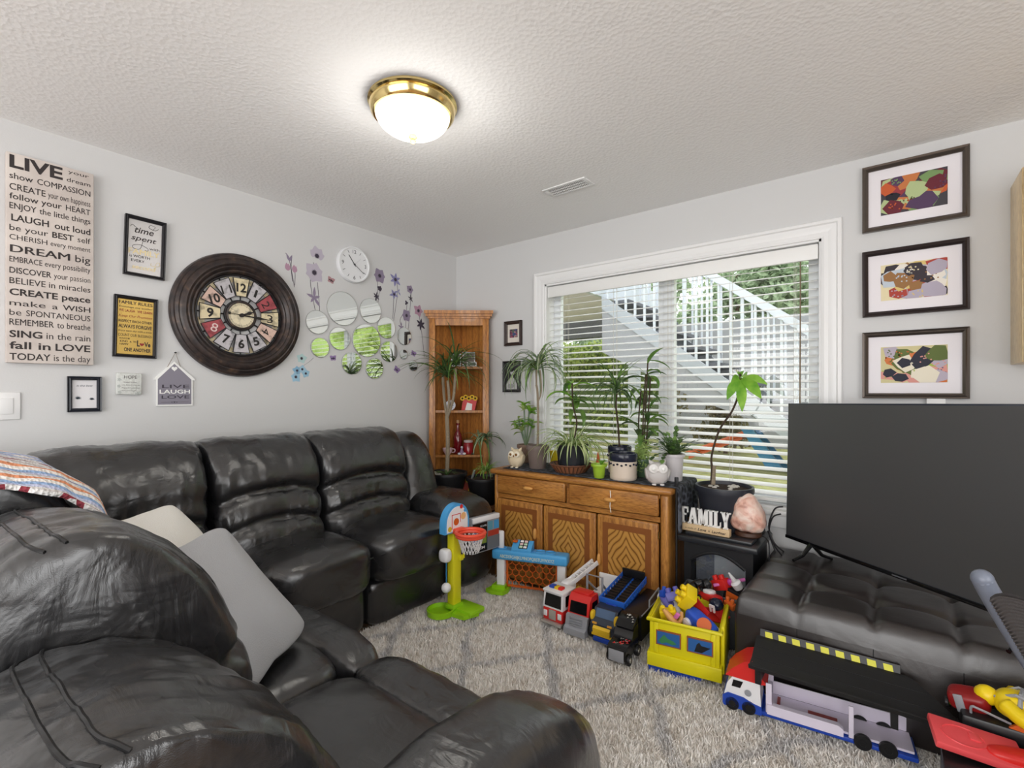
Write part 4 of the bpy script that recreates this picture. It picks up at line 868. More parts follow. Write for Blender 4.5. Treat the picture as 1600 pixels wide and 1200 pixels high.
b = B(); b.at((0, 0, .036), (0, 0, radians(45))).box(.03, 0, 0, .08, .0012, .0008); b.at(); b.build('second_hand', mat('hand_pale', (186, 186, 188), .5), wk)
B().lathe([(.006, .03), (.006, .037), (.0, .038)], 14).build('hub', mat('clock_grey'), wk)
# ---- round mirrors
M_MIR = mat('mirror_silvering', (232, 236, 234), .02, 1.0); M_MEDGE = mat('mirror_edge', (176, 178, 176), .3, .6)
def zp(zx, zy): return lw(430+zx/5, 370+zy/5)
mirs = [(325, 668, 93, 'round mirror below the poppy decal, left end of the cluster'), (523, 562, 132, 'largest round mirror, directly below the small white clock'), (742, 580, 97, 'round mirror beneath the short poppy stems, second in the top row'), (500, 795, 90, 'round mirror below the largest mirror, left of the second-largest'), (711, 810, 128, 'second-largest round mirror in the middle of the cluster'), (865, 712, 84, 'round mirror under the iris decal stem'),
 (347, 866, 77, 'round mirror next to the big clock rim, above the purple butterfly'), (595, 988, 88, 'round mirror in the bottom row nearer the big clock'), (772, 1028, 82, 'lowest round mirror, mirroring dangling leaves'), (885, 897, 82, 'round mirror in front of the iris, beside the second-largest mirror'), (1005, 778, 68, 'dark-looking oval-seeming mirror under the poppy stems near the corner cabinet'), (1000, 919, 38, 'tiny round mirror between the butterfly and the mirror below the iris'), (1075, 1008, 42, 'tiny round mirror nearest the corner cabinet')]
for (zx, zy, ry, lab) in mirs:
    y, z = zp(zx, zy); D = (Vector((XL, y, 0)).x*FX+y*FY); rad = ry/5*D/FP
    o = on_left('round_mirror', lab, 'mirror', y, z, 'cluster of round wall mirrors')
    o.matrix_world = o.matrix_world @ Matrix.Rotation(random.uniform(-.012, .012), 4, 'X') @ Matrix.Rotation(random.uniform(-.012, .012), 4, 'Y')
    B().lathe([(0, .009), (rad-.003, .009), (rad-.001, .0085)], 40, cap=False).build('mirror_glass', M_MIR, o, ang=10)
    B().lathe([(rad-.001, .0086), (rad, .008), (rad, .001), (0, .001)], 40, cap=False).build('edge', M_MEDGE, o)
# ---- wall decals (printed vinyl, really flat)
M_STEM = mat('decal_stem', (84, 78, 90), .8); M_LAV = mat('decal_lavender', (186, 178, 192), .8); M_LAVD = mat('decal_grey_violet', (140, 128, 150), .8); M_DK = mat('decal_dark', (66, 58, 72), .8); M_BLUEV = mat('decal_blue_violet', (136, 134, 176), .8); M_PNKD = mat('decal_pink', (176, 140, 160), .8)
def petal(b, c, a, l, w, z=.0008):
    n = 9; pts = [(t*l, w*sin(pi*t**.8)) for t in [i/n for i in range(n+1)]]; pts = pts+[(x, -y_) for x, y_ in pts[-2:0:-1]]
    ca, sa = cos(a), sin(a); b.prism([(c[0]+x*ca-y_*sa, c[1]+x*sa+y_*ca) for x, y_ in pts], z, z+.0004)
def bloom(o, c, r, n, M, name='bloom', a0=0., w=.42, spread=2*pi, cen=True):
    b = B()
    for k in range(n): petal(b, c, a0+spread*k/n, r*(.9+.2*((k*7) % 3)/2), r*w, .0006+.0001*k)
    q = b.build(name, M, o, flat=True)
    if cen:
        b = B()
        for k in range(12): petal(b, c, 2*pi*k/12, r*.32, r*.05, .002)
        b.prism([(c[0]+r*.14*cos(t*pi/6), c[1]+r*.14*sin(t*pi/6)) for t in range(12)], .002, .0026); b.build('bloom_centre', M_DK, q, flat=True)
def stems(o, lines, r=.0035):
    for L_ in lines:
        p_ = spl([(x, y_, .0006) for x, y_ in L_], 6); b = B(); q = [(p.x, p.y) for p in p_]
        b.prism([(x-r*.5, y_) for x, y_ in q]+[(x+r*.5, y_) for x, y_ in q[::-1]], .0004, .0008); b.build('stem', M_STEM, o, flat=True)
def leavesd(o, c, n, l, M=None, a0=0.3):
    b = B()
    for k in range(n): petal(b, c, a0+2*pi*k/n, l*(.7+.5*((k*5) % 3)/2), l*.16, .0009)
    b.build('leaf', M or M_LAVD, o, flat=True)
def decal(name, label, zx, zy, cat='wall decal', group='flower and butterfly wall decals'):
    y, z = zp(zx, zy); o = on_left(name, label, cat, y, z, group); return o, (lambda a, c_: (lambda q: (q[0]-y, q[1]-z))(zp(a, c_)))
o, L_ = decal('flower_decal', 'calla lily wall decal behind the rim of the big clock', 120, 300)
stems(o, [[L_(80, 125), L_(112, 190), L_(150, 395)], [L_(130, 160), L_(124, 240), L_(135, 350)], [L_(150, 230), L_(155, 300), L_(152, 380)]])
bloom(o, L_(100, 265), .05, 2, M_PNKD, a0=1.5, w=.3, spread=.6, cen=False); bloom(o, L_(148, 280), .05, 2, M_PNKD, a0=1.3, w=.3, spread=.6, cen=False); bloom(o, L_(112, 190), .05, 2, M_LAVD, a0=1.2, w=.16, spread=1.6, cen=False)
o, L_ = decal('flower_decal', 'tall pair of pale grey poppy decals growing above the leftmost round mirror', 310, 350)
stems(o, [[L_(300, 200), L_(275, 350), L_(312, 572)], [L_(330, 355), L_(338, 450), L_(348, 580)]]); bloom(o, L_(305, 280), .068, 6, M_LAV, w=.5, a0=.3); bloom(o, L_(325, 150), .062, 4, M_LAV, a0=.2, w=.45, spread=pi); leavesd(o, L_(305, 475), 5, .06)
o, L_ = decal('flower_decal', 'violet grey poppy decal with a small bud above the second mirror of the top row', 810, 380)
stems(o, [[L_(800, 340), L_(797, 430), L_(790, 500)], [L_(817, 410), L_(808, 460), L_(804, 512)]]); bloom(o, L_(815, 305), .055, 6, M_LAVD, w=.5); bloom(o, L_(817, 405), .022, 5, M_DK, w=.5, cen=False); leavesd(o, L_(790, 465), 6, .035, M_DK)
o, L_ = decal('flower_decal', 'blue violet iris decal between two poppy decals', 940, 480)
stems(o, [[L_(950, 360), L_(955, 440), L_(925, 655)], [L_(925, 470), L_(922, 560), L_(918, 640)]]); bloom(o, L_(938, 335), .055, 6, M_BLUEV, w=.2, a0=.4); bloom(o, L_(928, 450), .042, 5, M_BLUEV, w=.22, a0=.9); leavesd(o, L_(962, 430), 3, .035, M_BLUEV, 1.2)
o, L_ = decal('flower_decal', 'grey poppy decal with three buds above the dark oval-seeming mirror', 1035, 560)
stems(o, [[L_(1062, 430), L_(1055, 540), L_(1040, 720)], [L_(1030, 520), L_(1022, 620), L_(1018, 715)], [L_(1000, 600), L_(975, 650), L_(985, 700)]]); bloom(o, L_(1025, 615), .048, 6, M_LAVD, w=.5); bloom(o, L_(1053, 412), .036, 5, M_LAVD, w=.5); bloom(o, L_(1025, 515), .02, 3, M_DK, w=.4, cen=False); leavesd(o, L_(1058, 480), 5, .03, M_DK); leavesd(o, L_(985, 705), 5, .035, M_LAVD)
o, L_ = decal('flower_decal', 'pink violet orchid decal closest to the corner cabinet', 1140, 700)
stems(o, [[L_(1120, 580), L_(1135, 690), L_(1150, 800), L_(1165, 940)]]); bloom(o, L_(1118, 578), .052, 5, M_PNKD, w=.38); bloom(o, L_(1137, 685), .05, 6, M_DK, w=.2, a0=.4, cen=False)
o, L_ = decal('flower_decal', 'pale blue hydrangea decal below the rim of the big clock', 190, 1030)
stems(o, [[L_(215, 1010), L_(260, 980), L_(300, 945)]], .002)
for (zx, zy, r, c_) in ((205, 950, .036, (178, 206, 206)), (160, 1095, .036, (158, 196, 218)), (170, 1045, .03, (134, 176, 204)), (210, 1035, .03, (160, 194, 214)), (238, 1068, .03, (150, 190, 212))):
    bloom(o, L_(zx, zy), r, 5, mat('decal_tint_%d' % zx, c_, .8), w=.45, a0=zx)
def butterfly(label, zx, zy, M, rot, s_=1.0):
    o, L_ = decal('butterfly_decal', label, zx, zy)
    for sg in (1, -1):
        b = B(); petal(b, (0, 0), rot+pi/2-sg*.9, .034*s_, .013*s_); petal(b, (0, 0), rot+pi/2-sg*2.1, .026*s_, .011*s_); b.build('wing', M, o, flat=True)
    b = B(); petal(b, (-.012*s_*cos(rot+pi/2), -.012*s_*sin(rot+pi/2)), rot+pi/2, .026*s_, .0025*s_, .0014); b.build('body', M_DK, o, flat=True)
butterfly('dusty rose butterfly decal between the poppy decal and the white clock', 435, 342, mat('decal_rose', (176, 136, 140), .8), -.3)
M_VIO = mat('decal_violet', (150, 126, 172), .8)
butterfly('violet butterfly decal below the mirror next to the big clock rim', 452, 950, M_VIO, .1, .9)
butterfly('violet butterfly decal between the two tiny mirrors', 1080, 915, M_VIO, -.4)
butterfly('violet butterfly decal low on the wall right of the lowest mirror', 948, 1040, M_VIO, -.6, 1.1)
# ------------------------------------------------------------------ window wall decor
def collage(root, w, h, n, cols, seed, z=.0045):
    rr = random.Random(seed); b = B(); ms = []
    for i, c_ in enumerate(cols): ms.append(mat('collage_%02x%02x%02x' % c_, c_, .8))
    b.mat(0).b2(-w/2, w/2, -h/2, h/2, z-.001, z)
    for i in range(n):
        cx, cy = rr.uniform(-.5, .5)*w*.86, rr.uniform(-.5, .5)*h*.82; k = rr.randrange(5, 9); r = rr.uniform(.12, .27)*h*1.2; a0 = rr.random()*6
        pts = []
        for j in range(k):
            a = a0+2*pi*j/k; x = cx+r*cos(a)*rr.uniform(.7, 1.25); y_ = cy+r*sin(a)*rr.uniform(.6, 1.1); pts.append((max(-w/2, min(w/2, x)), max(-h/2, min(h/2, y_))))
        b.mat(rr.randrange(1, len(cols))).prism(pts, z, z+.0002+.00004*i)
        if rr.random() < .4:   # printed dots of a patterned scrap
            b.mat(rr.randrange(0, len(cols)))
            for q in range(9):
                px, py = cx+rr.uniform(-.6, .6)*r, cy+rr.uniform(-.5, .5)*r
                if abs(px) < w/2-.003 and abs(py) < h/2-.003: b.prism([(px+.0035*cos(t*pi/3), py+.0035*sin(t*pi/3)) for t in range(6)], z, z+.0004+.00004*i)
    return b.build('collage', ms, root, flat=True)
M_GUN = mat('gunmetal_moulding', (104, 96, 90), .28, .75); M_GUND = mat('dark_gunmetal_moulding', (62, 54, 54), .3, .5); M_MATB = mat('mat_board', (232, 228, 232), .8)
for k, (zc, M, cols, lab, rl) in enumerate([(2.220, M_GUN, [(70, 66, 72), (150, 60, 66), (196, 92, 52), (84, 62, 92), (120, 150, 96), (40, 38, 46), (214, 198, 190), (196, 120, 70), (176, 190, 140), (104, 40, 52)], 'bronze framed fabric collage in dark reds and orange, topmost of three', 0), (1.800, M_GUND, [(226, 214, 176), (60, 54, 60), (176, 168, 184), (170, 70, 60), (214, 190, 120), (232, 226, 216), (190, 200, 210), (150, 110, 70)], 'dark framed fabric collage in pale cream tones, middle of three', .3), (1.397, M_GUN, [(206, 196, 150), (50, 50, 62), (160, 180, 80), (206, 120, 70), (180, 170, 184), (96, 110, 60), (214, 150, 140), (90, 90, 120), (228, 220, 200)], 'bronze framed fabric collage with lime and orange patches, just above the television', 0)]):
    w, h = .392, .325
    o = on_back('framed_collage', lab, 'framed picture', .070, zc, 'three framed fabric collages', roll=radians(rl)); frame_on(o, w, h, .024, .022, M)
    B().b2(-w/2+.02, w/2-.02, -h/2+.02, h/2-.02, .001, .004).build('mat_board', M_MATB, o, flat=True); collage(o, .245, .175, 34, cols, 60+k, .0052)
p = atY(803, 521, YB); 
o = on_back('framed_photo', 'small dark brown framed colour photo above the black and white portrait', 'framed picture', p.x, p.z); w, h = .172, .195
frame_on(o, w, h, .026, .02, mat('dark_brown_frame', (52, 38, 34), .45)); B().b2(-w/2+.022, w/2-.022, -h/2+.022, h/2-.022, .001, .004).build('mat_board', mat('cream_mat', (222, 214, 204), .8), o, flat=True)
collage(o, .078, .066, 26, [(60, 60, 64), (150, 70, 96), (70, 80, 120), (190, 150, 150), (40, 40, 44), (120, 100, 110), (90, 100, 90)], 5)
p = atY(800.5, 588.5, YB)
o = on_back('framed_portrait', 'black framed black and white portrait behind the tall pot plant', 'framed picture', p.x, p.z); w, h = .170, .246
frame_on(o, w, h, .018, .02, M_BLK); B().b2(-w/2+.015, w/2-.015, -h/2+.015, h/2-.015, .001, .003).build('white_line', M_WHITE, o, flat=True); B().b2(-w/2+.019, w/2-.019, -h/2+.019, h/2-.019, .003, .0045).build('photo', mat('photo_dark', (48, 48, 50), .5), o, flat=True)
b = B(); ell = lambda cx, cy, a, c_, n=22: [(cx+a*cos(2*pi*i/n), cy+c_*sin(2*pi*i/n)) for i in range(n)]
b.mat(0).prism([(-.055, -.1), (.05, -.1), (.05, -.06), (.03, -.025), (.012, -.008), (-.012, -.006), (-.035, -.03), (-.055, -.062)], .0045, .0050); b.prism(ell(.002, .036, .019, .026), .0045, .0052); b.prism([(-.008, -.012), (.012, -.012), (.010, .02), (-.006, .02)], .0045, .0051); b.mat(1).prism(ell(-.004, .056, .024, .018), .0052, .0055); b.mat(2).prism(ell(-.012, -.075, .03, .02), .0051, .0053)
b.build('portrait_figure', [mat('portrait_pale', (190, 190, 190), .5), mat('portrait_hair', (30, 30, 32), .5), mat('portrait_mid', (150, 150, 152), .5)], o, flat=True)
# maple wall cabinet and small box
kc = thing('wall_cabinet', 'pale maple kitchen wall cabinet beside the framed collages', 'cabinet', (.396, 2.73, 1.383)); M_MAPLE = m_oak('maple', (238, 212, 164), (228, 198, 146), (4, 4, .4), .35)
B().b2(0, .76, .02, .268, 0, .771, .002).build('carcass', M_MAPLE, kc)
for (x0, x1) in ((.002, .378), (.382, .758)):
    o = B().b2(x0, x1, 0, .019, .002, .769, .003).build('door', M_MAPLE, kc); cx = (x0+x1)/2; B().b2(x0+.06, x1-.06, -.006, .001, .06, .71, .003).build('raised_panel', M_MAPLE, o)
y_ = bw(1462, 625)
o = on_back('wall_box', 'small white wall box between the lowest collage and the television', 'thermostat', y_[0], y_[1]-.022); B().b2(-.034, .034, -.03, .03, .001, .02, .004).build('case', M_TRIM, o); B().b2(-.02, .02, -.012, .012, .0195, .0215, .001).build('cover', M_TRIM, o)
# ------------------------------------------------------------------ plants: helpers
def blade(b, base, az, el, L, w, droop, n=8, mi=0, mid=None, shape='strap', fold=.25, roll=0.):
    """arching leaf: az heading, el start elevation, droop total bend; mid = material of a central stripe"""
    p = Vector(base); rows = []; h = Vector((cos(az), sin(az), 0)); side = Vector((-sin(az), cos(az), 0))
    for i in range(n+1):
        t = i/n; e = el-droop*t**1.25; d = h*cos(e)+Vector((0, 0, sin(e)))
        if i: p = p+d*(L/n)
        up = side.cross(d).normalized()*-1
        k = (min(1, .35+t*5)*(1-t**2.6)+.02) if shape == 'strap' else max(.04, sin(pi*min(1, (.04+.96*t)))**.8*(1-.25*t))
        s_ = (side*cos(roll)+up*sin(roll))*(w*k/2); c_ = up*(w*k*fold)
        rows.append((p-s_+c_, p-s_*.35+c_*.3, p+s_*.35+c_*.3, p+s_+c_) if mid is not None else (p-s_+c_, p, p+s_+c_))
    m = len(rows[0]); vs = [q for r in rows for q in r]; old = b.mi
    for j in range(m-1):
        b.mi = mid if (mid is not None and j == 1) else mi
        b.raw([v for r in rows for v in (r[j], r[j+1])], [[2*i, 2*i+1, 2*i+3, 2*i+2] for i in range(n)])
    b.mi = old; return p
def plantmat(name, a, c_, tl=.3): return leafmat(name, a, c_, .38, tl)
M_DG, M_MG, M_LG, M_YG = plantmat('leaf_dark_green', (58, 84, 48), (94, 124, 70)), plantmat('leaf_mid_green', (84, 122, 58), (130, 166, 84)), plantmat('leaf_light_green', (150, 182, 98), (196, 214, 138)), plantmat('leaf_bright_green', (98, 160, 40), (150, 200, 70))
M_CRL = plantmat('leaf_cream_stripe', (206, 212, 170), (228, 230, 200)); M_GG = plantmat('leaf_grey_green', (96, 120, 92), (140, 160, 124))
M_SOIL = mat('potting_soil', (58, 44, 34), .95, bump=(120, .8)); M_BARK = mat('dracaena_bark', (150, 136, 116), .85, bump=(90, .6)); M_BARKD = mat('dark_bark', (66, 52, 40), .8, bump=(90, .5))
def pot(o, r1, r0, h, M, rim=.012, soil=True, name='pot'):
    B().lathe([(0, 0), (r0-.004, 0), (r0, .006), (r1-.004, h-rim*2), (r1+.004, h-rim*2), (r1+.006, h-rim), (r1+.004, h), (r1-.008, h), (r1-.012, h-.02), (0, h-.02)], 36).build(name, M, o)
    if soil: B().lathe([(0, h-.014), (r1*.5, h-.012), (r1-.011, h-.018), (r1-.011, h-.022), (0, h-.022)], 24).build('soil', M_SOIL, o)
rp = random.Random(11)
def sbp(px, d, z=TZ+.006):
    """point on the sideboard top seen in column px, d behind its front edge"""
    y = 2.495+d
    for _ in range(6):
        x = atY(px, 612, y).x; u = (x+2.135+d*sin(SBR))/cos(SBR); y = 2.495+u*sin(SBR)+d*cos(SBR)
    return Vector((x, y, z))
def colx(px, P): """column offset helper: point at the depth of P (same y) seen in column px"""; return atY(px, 612, P.y).x
# ---- bench with the two big floor pots
u_, n_ = Vector((cos(CAB), sin(CAB), 0)), Vector((sin(CAB), -cos(CAB), 0)); C0 = Vector((-2.752, 2.785, 0))
bp = C0+u_*.085+n_*.235
be = thing('plant_bench', 'low brown wooden bench under the two black plant pots by the corner cabinet', 'bench', bp, CAB); M_BEN = m_oak('walnut_brown', (120, 82, 52), (86, 56, 34), (.5, 5, 5), .5)
B().b2(-.26, .26, -.12, .12, .39, .42, .006).build('seat', M_BEN, be)
for x in (-.23, .23):
    for y in (-.09, .09): B().b2(x-.018, x+.018, y-.018, y+.018, 0, .39, .003).build('leg', M_BEN, be)
M_POTB = mat('black_plastic_pot', (26, 26, 28), .45)
P1 = Vector((-2.685, 2.585, .42))
o = thing('potted_dracaena', 'tall dragon tree with pale trunks in a black pot before the corner cabinet', 'plant', P1); pot(o, .152, .105, .232, M_POTB)
tk = [[(.0, 0, .21), (.01, 0, .45), (.0, 0, .66)], [(0, 0, .66), (-.05, .02, .8), (-.065, .02, .97)], [(0, 0, .64), (.035, -.01, .78), (.02, -.01, .93)], [(.01, 0, .66), (.06, .01, .80), (.075, .02, 1.02)]]
for t_ in tk: B().tube(spl(t_, 6), [.016 if t_ is tk[0] else .011]*(len(t_)*6-5), 9).build('trunk', M_BARK, o)
b = B()
for (hx, hy, hz) in ((-.065, .02, .97), (.02, -.01, .95), (.075, .02, 1.03)):
    for k in range(34): blade(b, (hx, hy, hz+.03*rp.random()), (az_ := rp.random()*6.28), rp.uniform(.2, 1.35), rp.uniform(.28, .46)*(.55 if cos(az_-2.5) > .1 else 1), .0135, rp.uniform(.9, 2.1), 8, 0 if k % 4 else 1)
b.build('foliage', [M_DG, M_MG], o, ang=180, normals=False)
b = B()
for k in range(8): blade(b, (.05, -.05, .21), rp.random()*6.28, 1.0, .12, .02, 1.4, 6, 0)
b.build('lower_leaves', M_DG, o, ang=180, normals=False)
for (x, y, r) in ((-.07, -.07, .035), (.0, -.085, .028)): B().ball((x, y, .222), (r, r*.7, r*.5), 10, 6).build('pebble', mat('pale_pebble', (206, 202, 194), .7), o)
P2 = Vector((-2.44, 2.74, .42))
o = thing('potted_palm', 'small ribbon-leaved palm in a black pot between the corner cabinet and the sideboard', 'plant', P2); pot(o, .135, .095, .20, M_POTB)
B().tube(spl([(0, 0, .18), (-.03, 0, .32), (-.05, .0, .46)], 6), .006, 7).build('stem', M_MG, o); B().tube(spl([(.02, 0, .18), (.05, 0, .34), (.03, .0, .50)], 6), .005, 7).build('stem', M_MG, o)
b = B()
for (hx, hz, n) in ((-.05, .46, 16), (.03, .50, 18)):
    for k in range(n): blade(b, (hx, 0, hz), rp.random()*6.28, rp.uniform(.3, 1.2), rp.uniform(.12, .22), .018, rp.uniform(1.2, 2.3), 7, 0 if k % 3 else 1, 2 if k % 2 else None)
b.build('foliage', [M_GG, M_DG, M_CRL], o, ang=180, normals=False)
b = B()
for k in range(46): blade(b, (.05, -.03, .25), rp.random()*6.28, rp.uniform(.3, 1.4), rp.uniform(.1, .17), .009, rp.uniform(1.0, 2.2), 7, 0 if k % 3 else 1)
b.build('grassy_tuft', [M_LG, M_YG], o, ang=180, normals=False)
B().box(-.06, -.06, .215, .018, .012, .09, .003, rot=(.2, .4, .3)).build('plant_marker', mat('slate_grey', (120, 124, 122), .7), o)
o = thing('picture_book', 'bright yellow picture book standing on the bench between the two black pots', 'book', C0+u_*.075+n_*.16+Vector((0, 0, .421)), CAB)
B().b2(-.07, .07, .0, .012, 0, .17, .002).build('cover', mat('book_yellow', (222, 186, 50), .5), o); B().prismy([(-.066, .05), (-.02, .16), (.02, .12), (-.01, .04)], -.0008, .0).build('cover_motif', mat('book_red', (176, 66, 48), .5), o, flat=True)
# ---- on the sideboard
def leafy(b, pts, n, L, w, mis, el=(-.6, .9), droop=(.4, 1.4), shape='lance', mid=None):
    for k in range(n):
        t = rp.uniform(.25, 1); i = min(int(t*(len(pts)-1)), len(pts)-2); p = pts[i].lerp(pts[i+1], t*(len(pts)-1)-i)
        blade(b, p, rp.random()*6.28, rp.uniform(*el), L*rp.uniform(.6, 1.1), w*rp.uniform(.75, 1.15), rp.uniform(*droop), 7, mis[k % len(mis)], mid, shape)
P = sbp(840, .15); o = thing('potted_dracaena', 'variegated dragon tree on thin stem in a taupe pot beside the cream owl', 'plant', P); pot(o, .072, .056, .155, mat('taupe_pot', (118, 104, 98), .55), .014)
st_ = spl([(0, 0, .13), (.004, 0, .32), (.0, 0, .50), (-.01, 0, .56)], 6); B().tube(st_, .0075, 8).build('trunk', M_BARK, o); B().tube(spl([(0, 0, .44), (.03, 0, .52), (.02, 0, .66)], 6), .005, 7).build('trunk', M_BARK, o)
b = B()
for (hx, hz, n) in ((-.01, .66, 46), (.02, .70, 34)):
    for k in range(n): blade(b, (hx, 0, hz), rp.random()*6.28, rp.uniform(.2, 1.45), rp.uniform(.24, .40), .014, rp.uniform(1.8, 3.1), 9, 0 if k % 3 else 1, 2 if k % 2 else None)
b.build('foliage', [M_GG, M_MG, M_CRL], o, ang=180, normals=False); B().tube([(-.01, 0, .56), (-.01, 0, .67)], .006, 7).build('trunk', M_BARK, o)
P = sbp(822, .33); o = thing('potted_succulent', 'fleshy bright green succulent in a low brown pot behind the owl', 'plant', P); pot(o, .062, .05, .13, mat('brown_clay_pot', (128, 104, 90), .7))
b = B(); b2_ = []
for (dx, dz) in ((-.07, .22), (-.02, .33), (.03, .30), (.06, .2), (-.04, .16)):
    pts = spl([(0, 0, .11), (dx*.6, 0, .11+dz*.5), (dx, 0, .1+dz)], 4); B().tube(pts, .006, 6).build('stem', M_GG, o)
    for k in range(13): blade(b, pts[-1]-Vector((0, 0, rp.random()*.06)), rp.random()*6.28, rp.uniform(-.1, 1.1), rp.uniform(.06, .095), .035, rp.uniform(.2, .8), 5, 0 if k % 3 else 1, None, 'lance')
b.build('foliage', [M_LG, M_YG], o, ang=180, normals=False)
# basket with the ribbed black pot: broad-leaved plant and spider plant
P = sbp(892, .17)
bs = thing('basket_tray', 'round brown woven basket tray holding the ribbed black pot', 'basket', P)
def m_wicker():
    t = NT('brown_wicker', .6); v = t.obj(); s_ = t.n('SeparateXYZ', {0: v}); at_ = t.n('Math', {0: s_.outputs['Y'], 1: s_.outputs['X']}, operation='ARCTAN2'); m1 = t.n('Math', {0: at_.outputs[0], 1: 4.5}, operation='MULTIPLY'); fr = t.n('Math', {0: m1.outputs[0]}, operation='FRACT')
    t.l(t.ramp(fr.outputs[0], [(0, (64, 38, 28)), (.18, (134, 84, 56)), (.75, (154, 100, 68)), (.9, (64, 38, 28))]), t.p.inputs['Base Color']); return t.M
B().lathe([(0, 0), (.10, 0), (.132, .04), (.136, .048), (.128, .048), (.098, .01), (0, .008)], 40).build('bowl', m_wicker(), bs); b = B(); b.tube([(.133*cos(2*pi*i/48), .133*sin(2*pi*i/48), .048+.002*(i % 2)) for i in range(48)], .006, 6, closed=True); b.build('braided_rim', mat('wicker_rim', (104, 66, 46), .6), bs)
Pk = P+Vector((.012, 0, .010)); o = thing('spider_plant', 'spider plant with trailing striped leaves in a ribbed black pot', 'plant', Pk)
b = B(); N_ = 72; prof = [(.082, 0), (.088, .004), (.100, .155), (.102, .165), (.094, .165), (.09, .15), (.0, .148)]; vs = []; m = len(prof)
for i in range(N_):
    a = 2*pi*i/N_
    for j, (r, z) in enumerate(prof): rr_ = r+(.0022 if (i % 3 == 0 and 0 < j < 4) else 0); vs.append((rr_*cos(a), rr_*sin(a), z))
b.raw(vs, [[i*m+j, ((i+1) % N_)*m+j, ((i+1) % N_)*m+j+1, i*m+j+1] for i in range(N_) for j in range(m-1)]+[[i*m for i in range(N_)][::-1]]); b.build('pot', mat('ribbed_black_pot', (38, 40, 46), .35), o)
B().lathe([(0, .152), (.088, .15)], 20, cap=False).build('soil', M_SOIL, o)
b = B()
for k in range(78): a = rp.random()*6.28; blade(b, (.03*cos(a), .03*sin(a), .155), a+rp.uniform(-.4, .4), rp.uniform(.35, 1.4), rp.uniform(.2, .36), .014, rp.uniform(1.5, 2.9), 10, 0 if k % 4 else 2, 1)
b.build('foliage', [M_LG, M_CRL, M_MG], o, ang=180, normals=False)
st_ = spl([(.0, .0, .15), (.02, .02, .3), (-.015, .03, .42), (-.02, .03, .56)], 8); B().tube(st_, .005, 7).build('stem', M_BARKD, o)
b = B(); leafy(b, st_[8:], 13, .21, .05, [0, 0, 1], (.2, 1.0), (1.2, 2.6)); b.build('broad_leaves', [M_MG, M_YG], o, ang=180, normals=False)
P = sbp(936, .055); o = thing('flower_pot', 'small lime green empty flower pot in front of the basket tray', 'pot', P); pot(o, .043, .031, .085, mat('lime_pot', (150, 186, 54), .35), .008, False)
b = B()
for k in range(10): blade(b, (.0, .03, .07), rp.uniform(0, 3.1), rp.uniform(.9, 1.4), .06, .01, 1.2, 5, 0)
b.build('sprout', M_YG, o, ang=180, normals=False)
P = sbp(935, .30); o = thing('toy_cone', 'little orange plastic cone behind the lime green pot', 'toy', P); B().lathe([(0, 0), (.032, 0), (.032, .008), (.022, .012), (.006, .12), (0, .122)], 20).build('cone', mat('plastic_orange', (228, 112, 48), .4), o)
P = sbp(866, .33); o = thing('plastic_cup', 'yellow plastic cup between the taupe pot and the ribbed black pot', 'cup', P); B().lathe([(0, 0), (.026, 0), (.032, .10), (.029, .10), (.024, .006), (0, .006)], 20).build('cup', mat('plastic_yellow', (232, 206, 30), .4), o)
M_STONE = mat('cream_stoneware', (214, 200, 184), .4); M_NAVY = mat('navy_glaze', (34, 38, 54), .2)
def crock(o, r, h):
    B().lathe([(0, 0), (r-.006, 0), (r-.002, .004), (r, .02), (r-.002, .032), (r, .044), (r-.002, .056), (r, .07), (r-.001, h-.06), (r, h-.045)], 40, cap=False).build('body', M_STONE, o)
    B().lathe([(r, h-.046), (r+.003, h-.04), (r+.003, h-.006), (r, h), (r-.01, h), (r-.012, h-.03)], 40, cap=False).build('glazed_rim', M_NAVY, o)
    b = B()
    for i in range(20):
        a = 2*pi*i/20; b.ball((r*cos(a), r*sin(a), h-.066+.006*(i % 2)), (.0075, .0075, .006), 7, 5)
    b.build('berry_band', M_NAVY, o)
P = sbp(974, .105); o = thing('stoneware_crock', 'cream stoneware crock with navy rim and berry band, front of two', 'crock', P); crock(o, .079, .155)
P = sbp(968, .32); o = thing('potted_dracaena', 'dark stemmed dragon tree with hanging leaves in the rear cream crock', 'plant', P); crock(o, .072, .17); B().lathe([(0, .15), (.061, .15)], 20, cap=False).build('soil', M_SOIL, o)
st_ = spl([(0, 0, .15), (-.01, 0, .3), (-.025, 0, .42), (-.02, 0, .5)], 6); B().tube(st_, .006, 7).build('trunk', M_BARKD, o)
b = B()
for k in range(44): blade(b, (-.022, 0, .5+.05*rp.random()), rp.random()*6.28, rp.uniform(.1, 1.5), rp.uniform(.2, .36), .0145, rp.uniform(.9, 2.5), 8, 0 if k % 3 else 1)
b.build('foliage', [M_DG, M_MG], o, ang=180, normals=False)
P = sbp(1004, .25); o = thing('lucky_bamboo', 'lucky bamboo with broad dark leaves above a frothy fern beside the crocks', 'plant', P); pot(o, .05, .042, .11, mat('green_glaze_pot', (78, 104, 76), .3), .01)
b = B()
for sx, hh in ((-.03, .42), (.015, .62), (.03, .5), (.0, .52)):
    st_ = spl([(sx*.5, 0, .1), (sx, .01, .1+hh*.5), (sx+.02, .0, .1+hh)], 6); B().tube(st_, .0045, 7).build('stem', M_BARKD, o); leafy(b, st_, 8, .19, .044, [0, 1, 1], (-.2, 1.1), (.5, 1.6))
b.build('leaves', [M_DG, M_MG], o, ang=180, normals=False)
b = B(); leafcloud(b, [((0, 0, .17), (.055, .05, .075)), ((.0, -.02, .10), (.05, .05, .08))], 1100, .009, 4, .3); b.build('fern', M_LG, o, normals=False, flat=True)
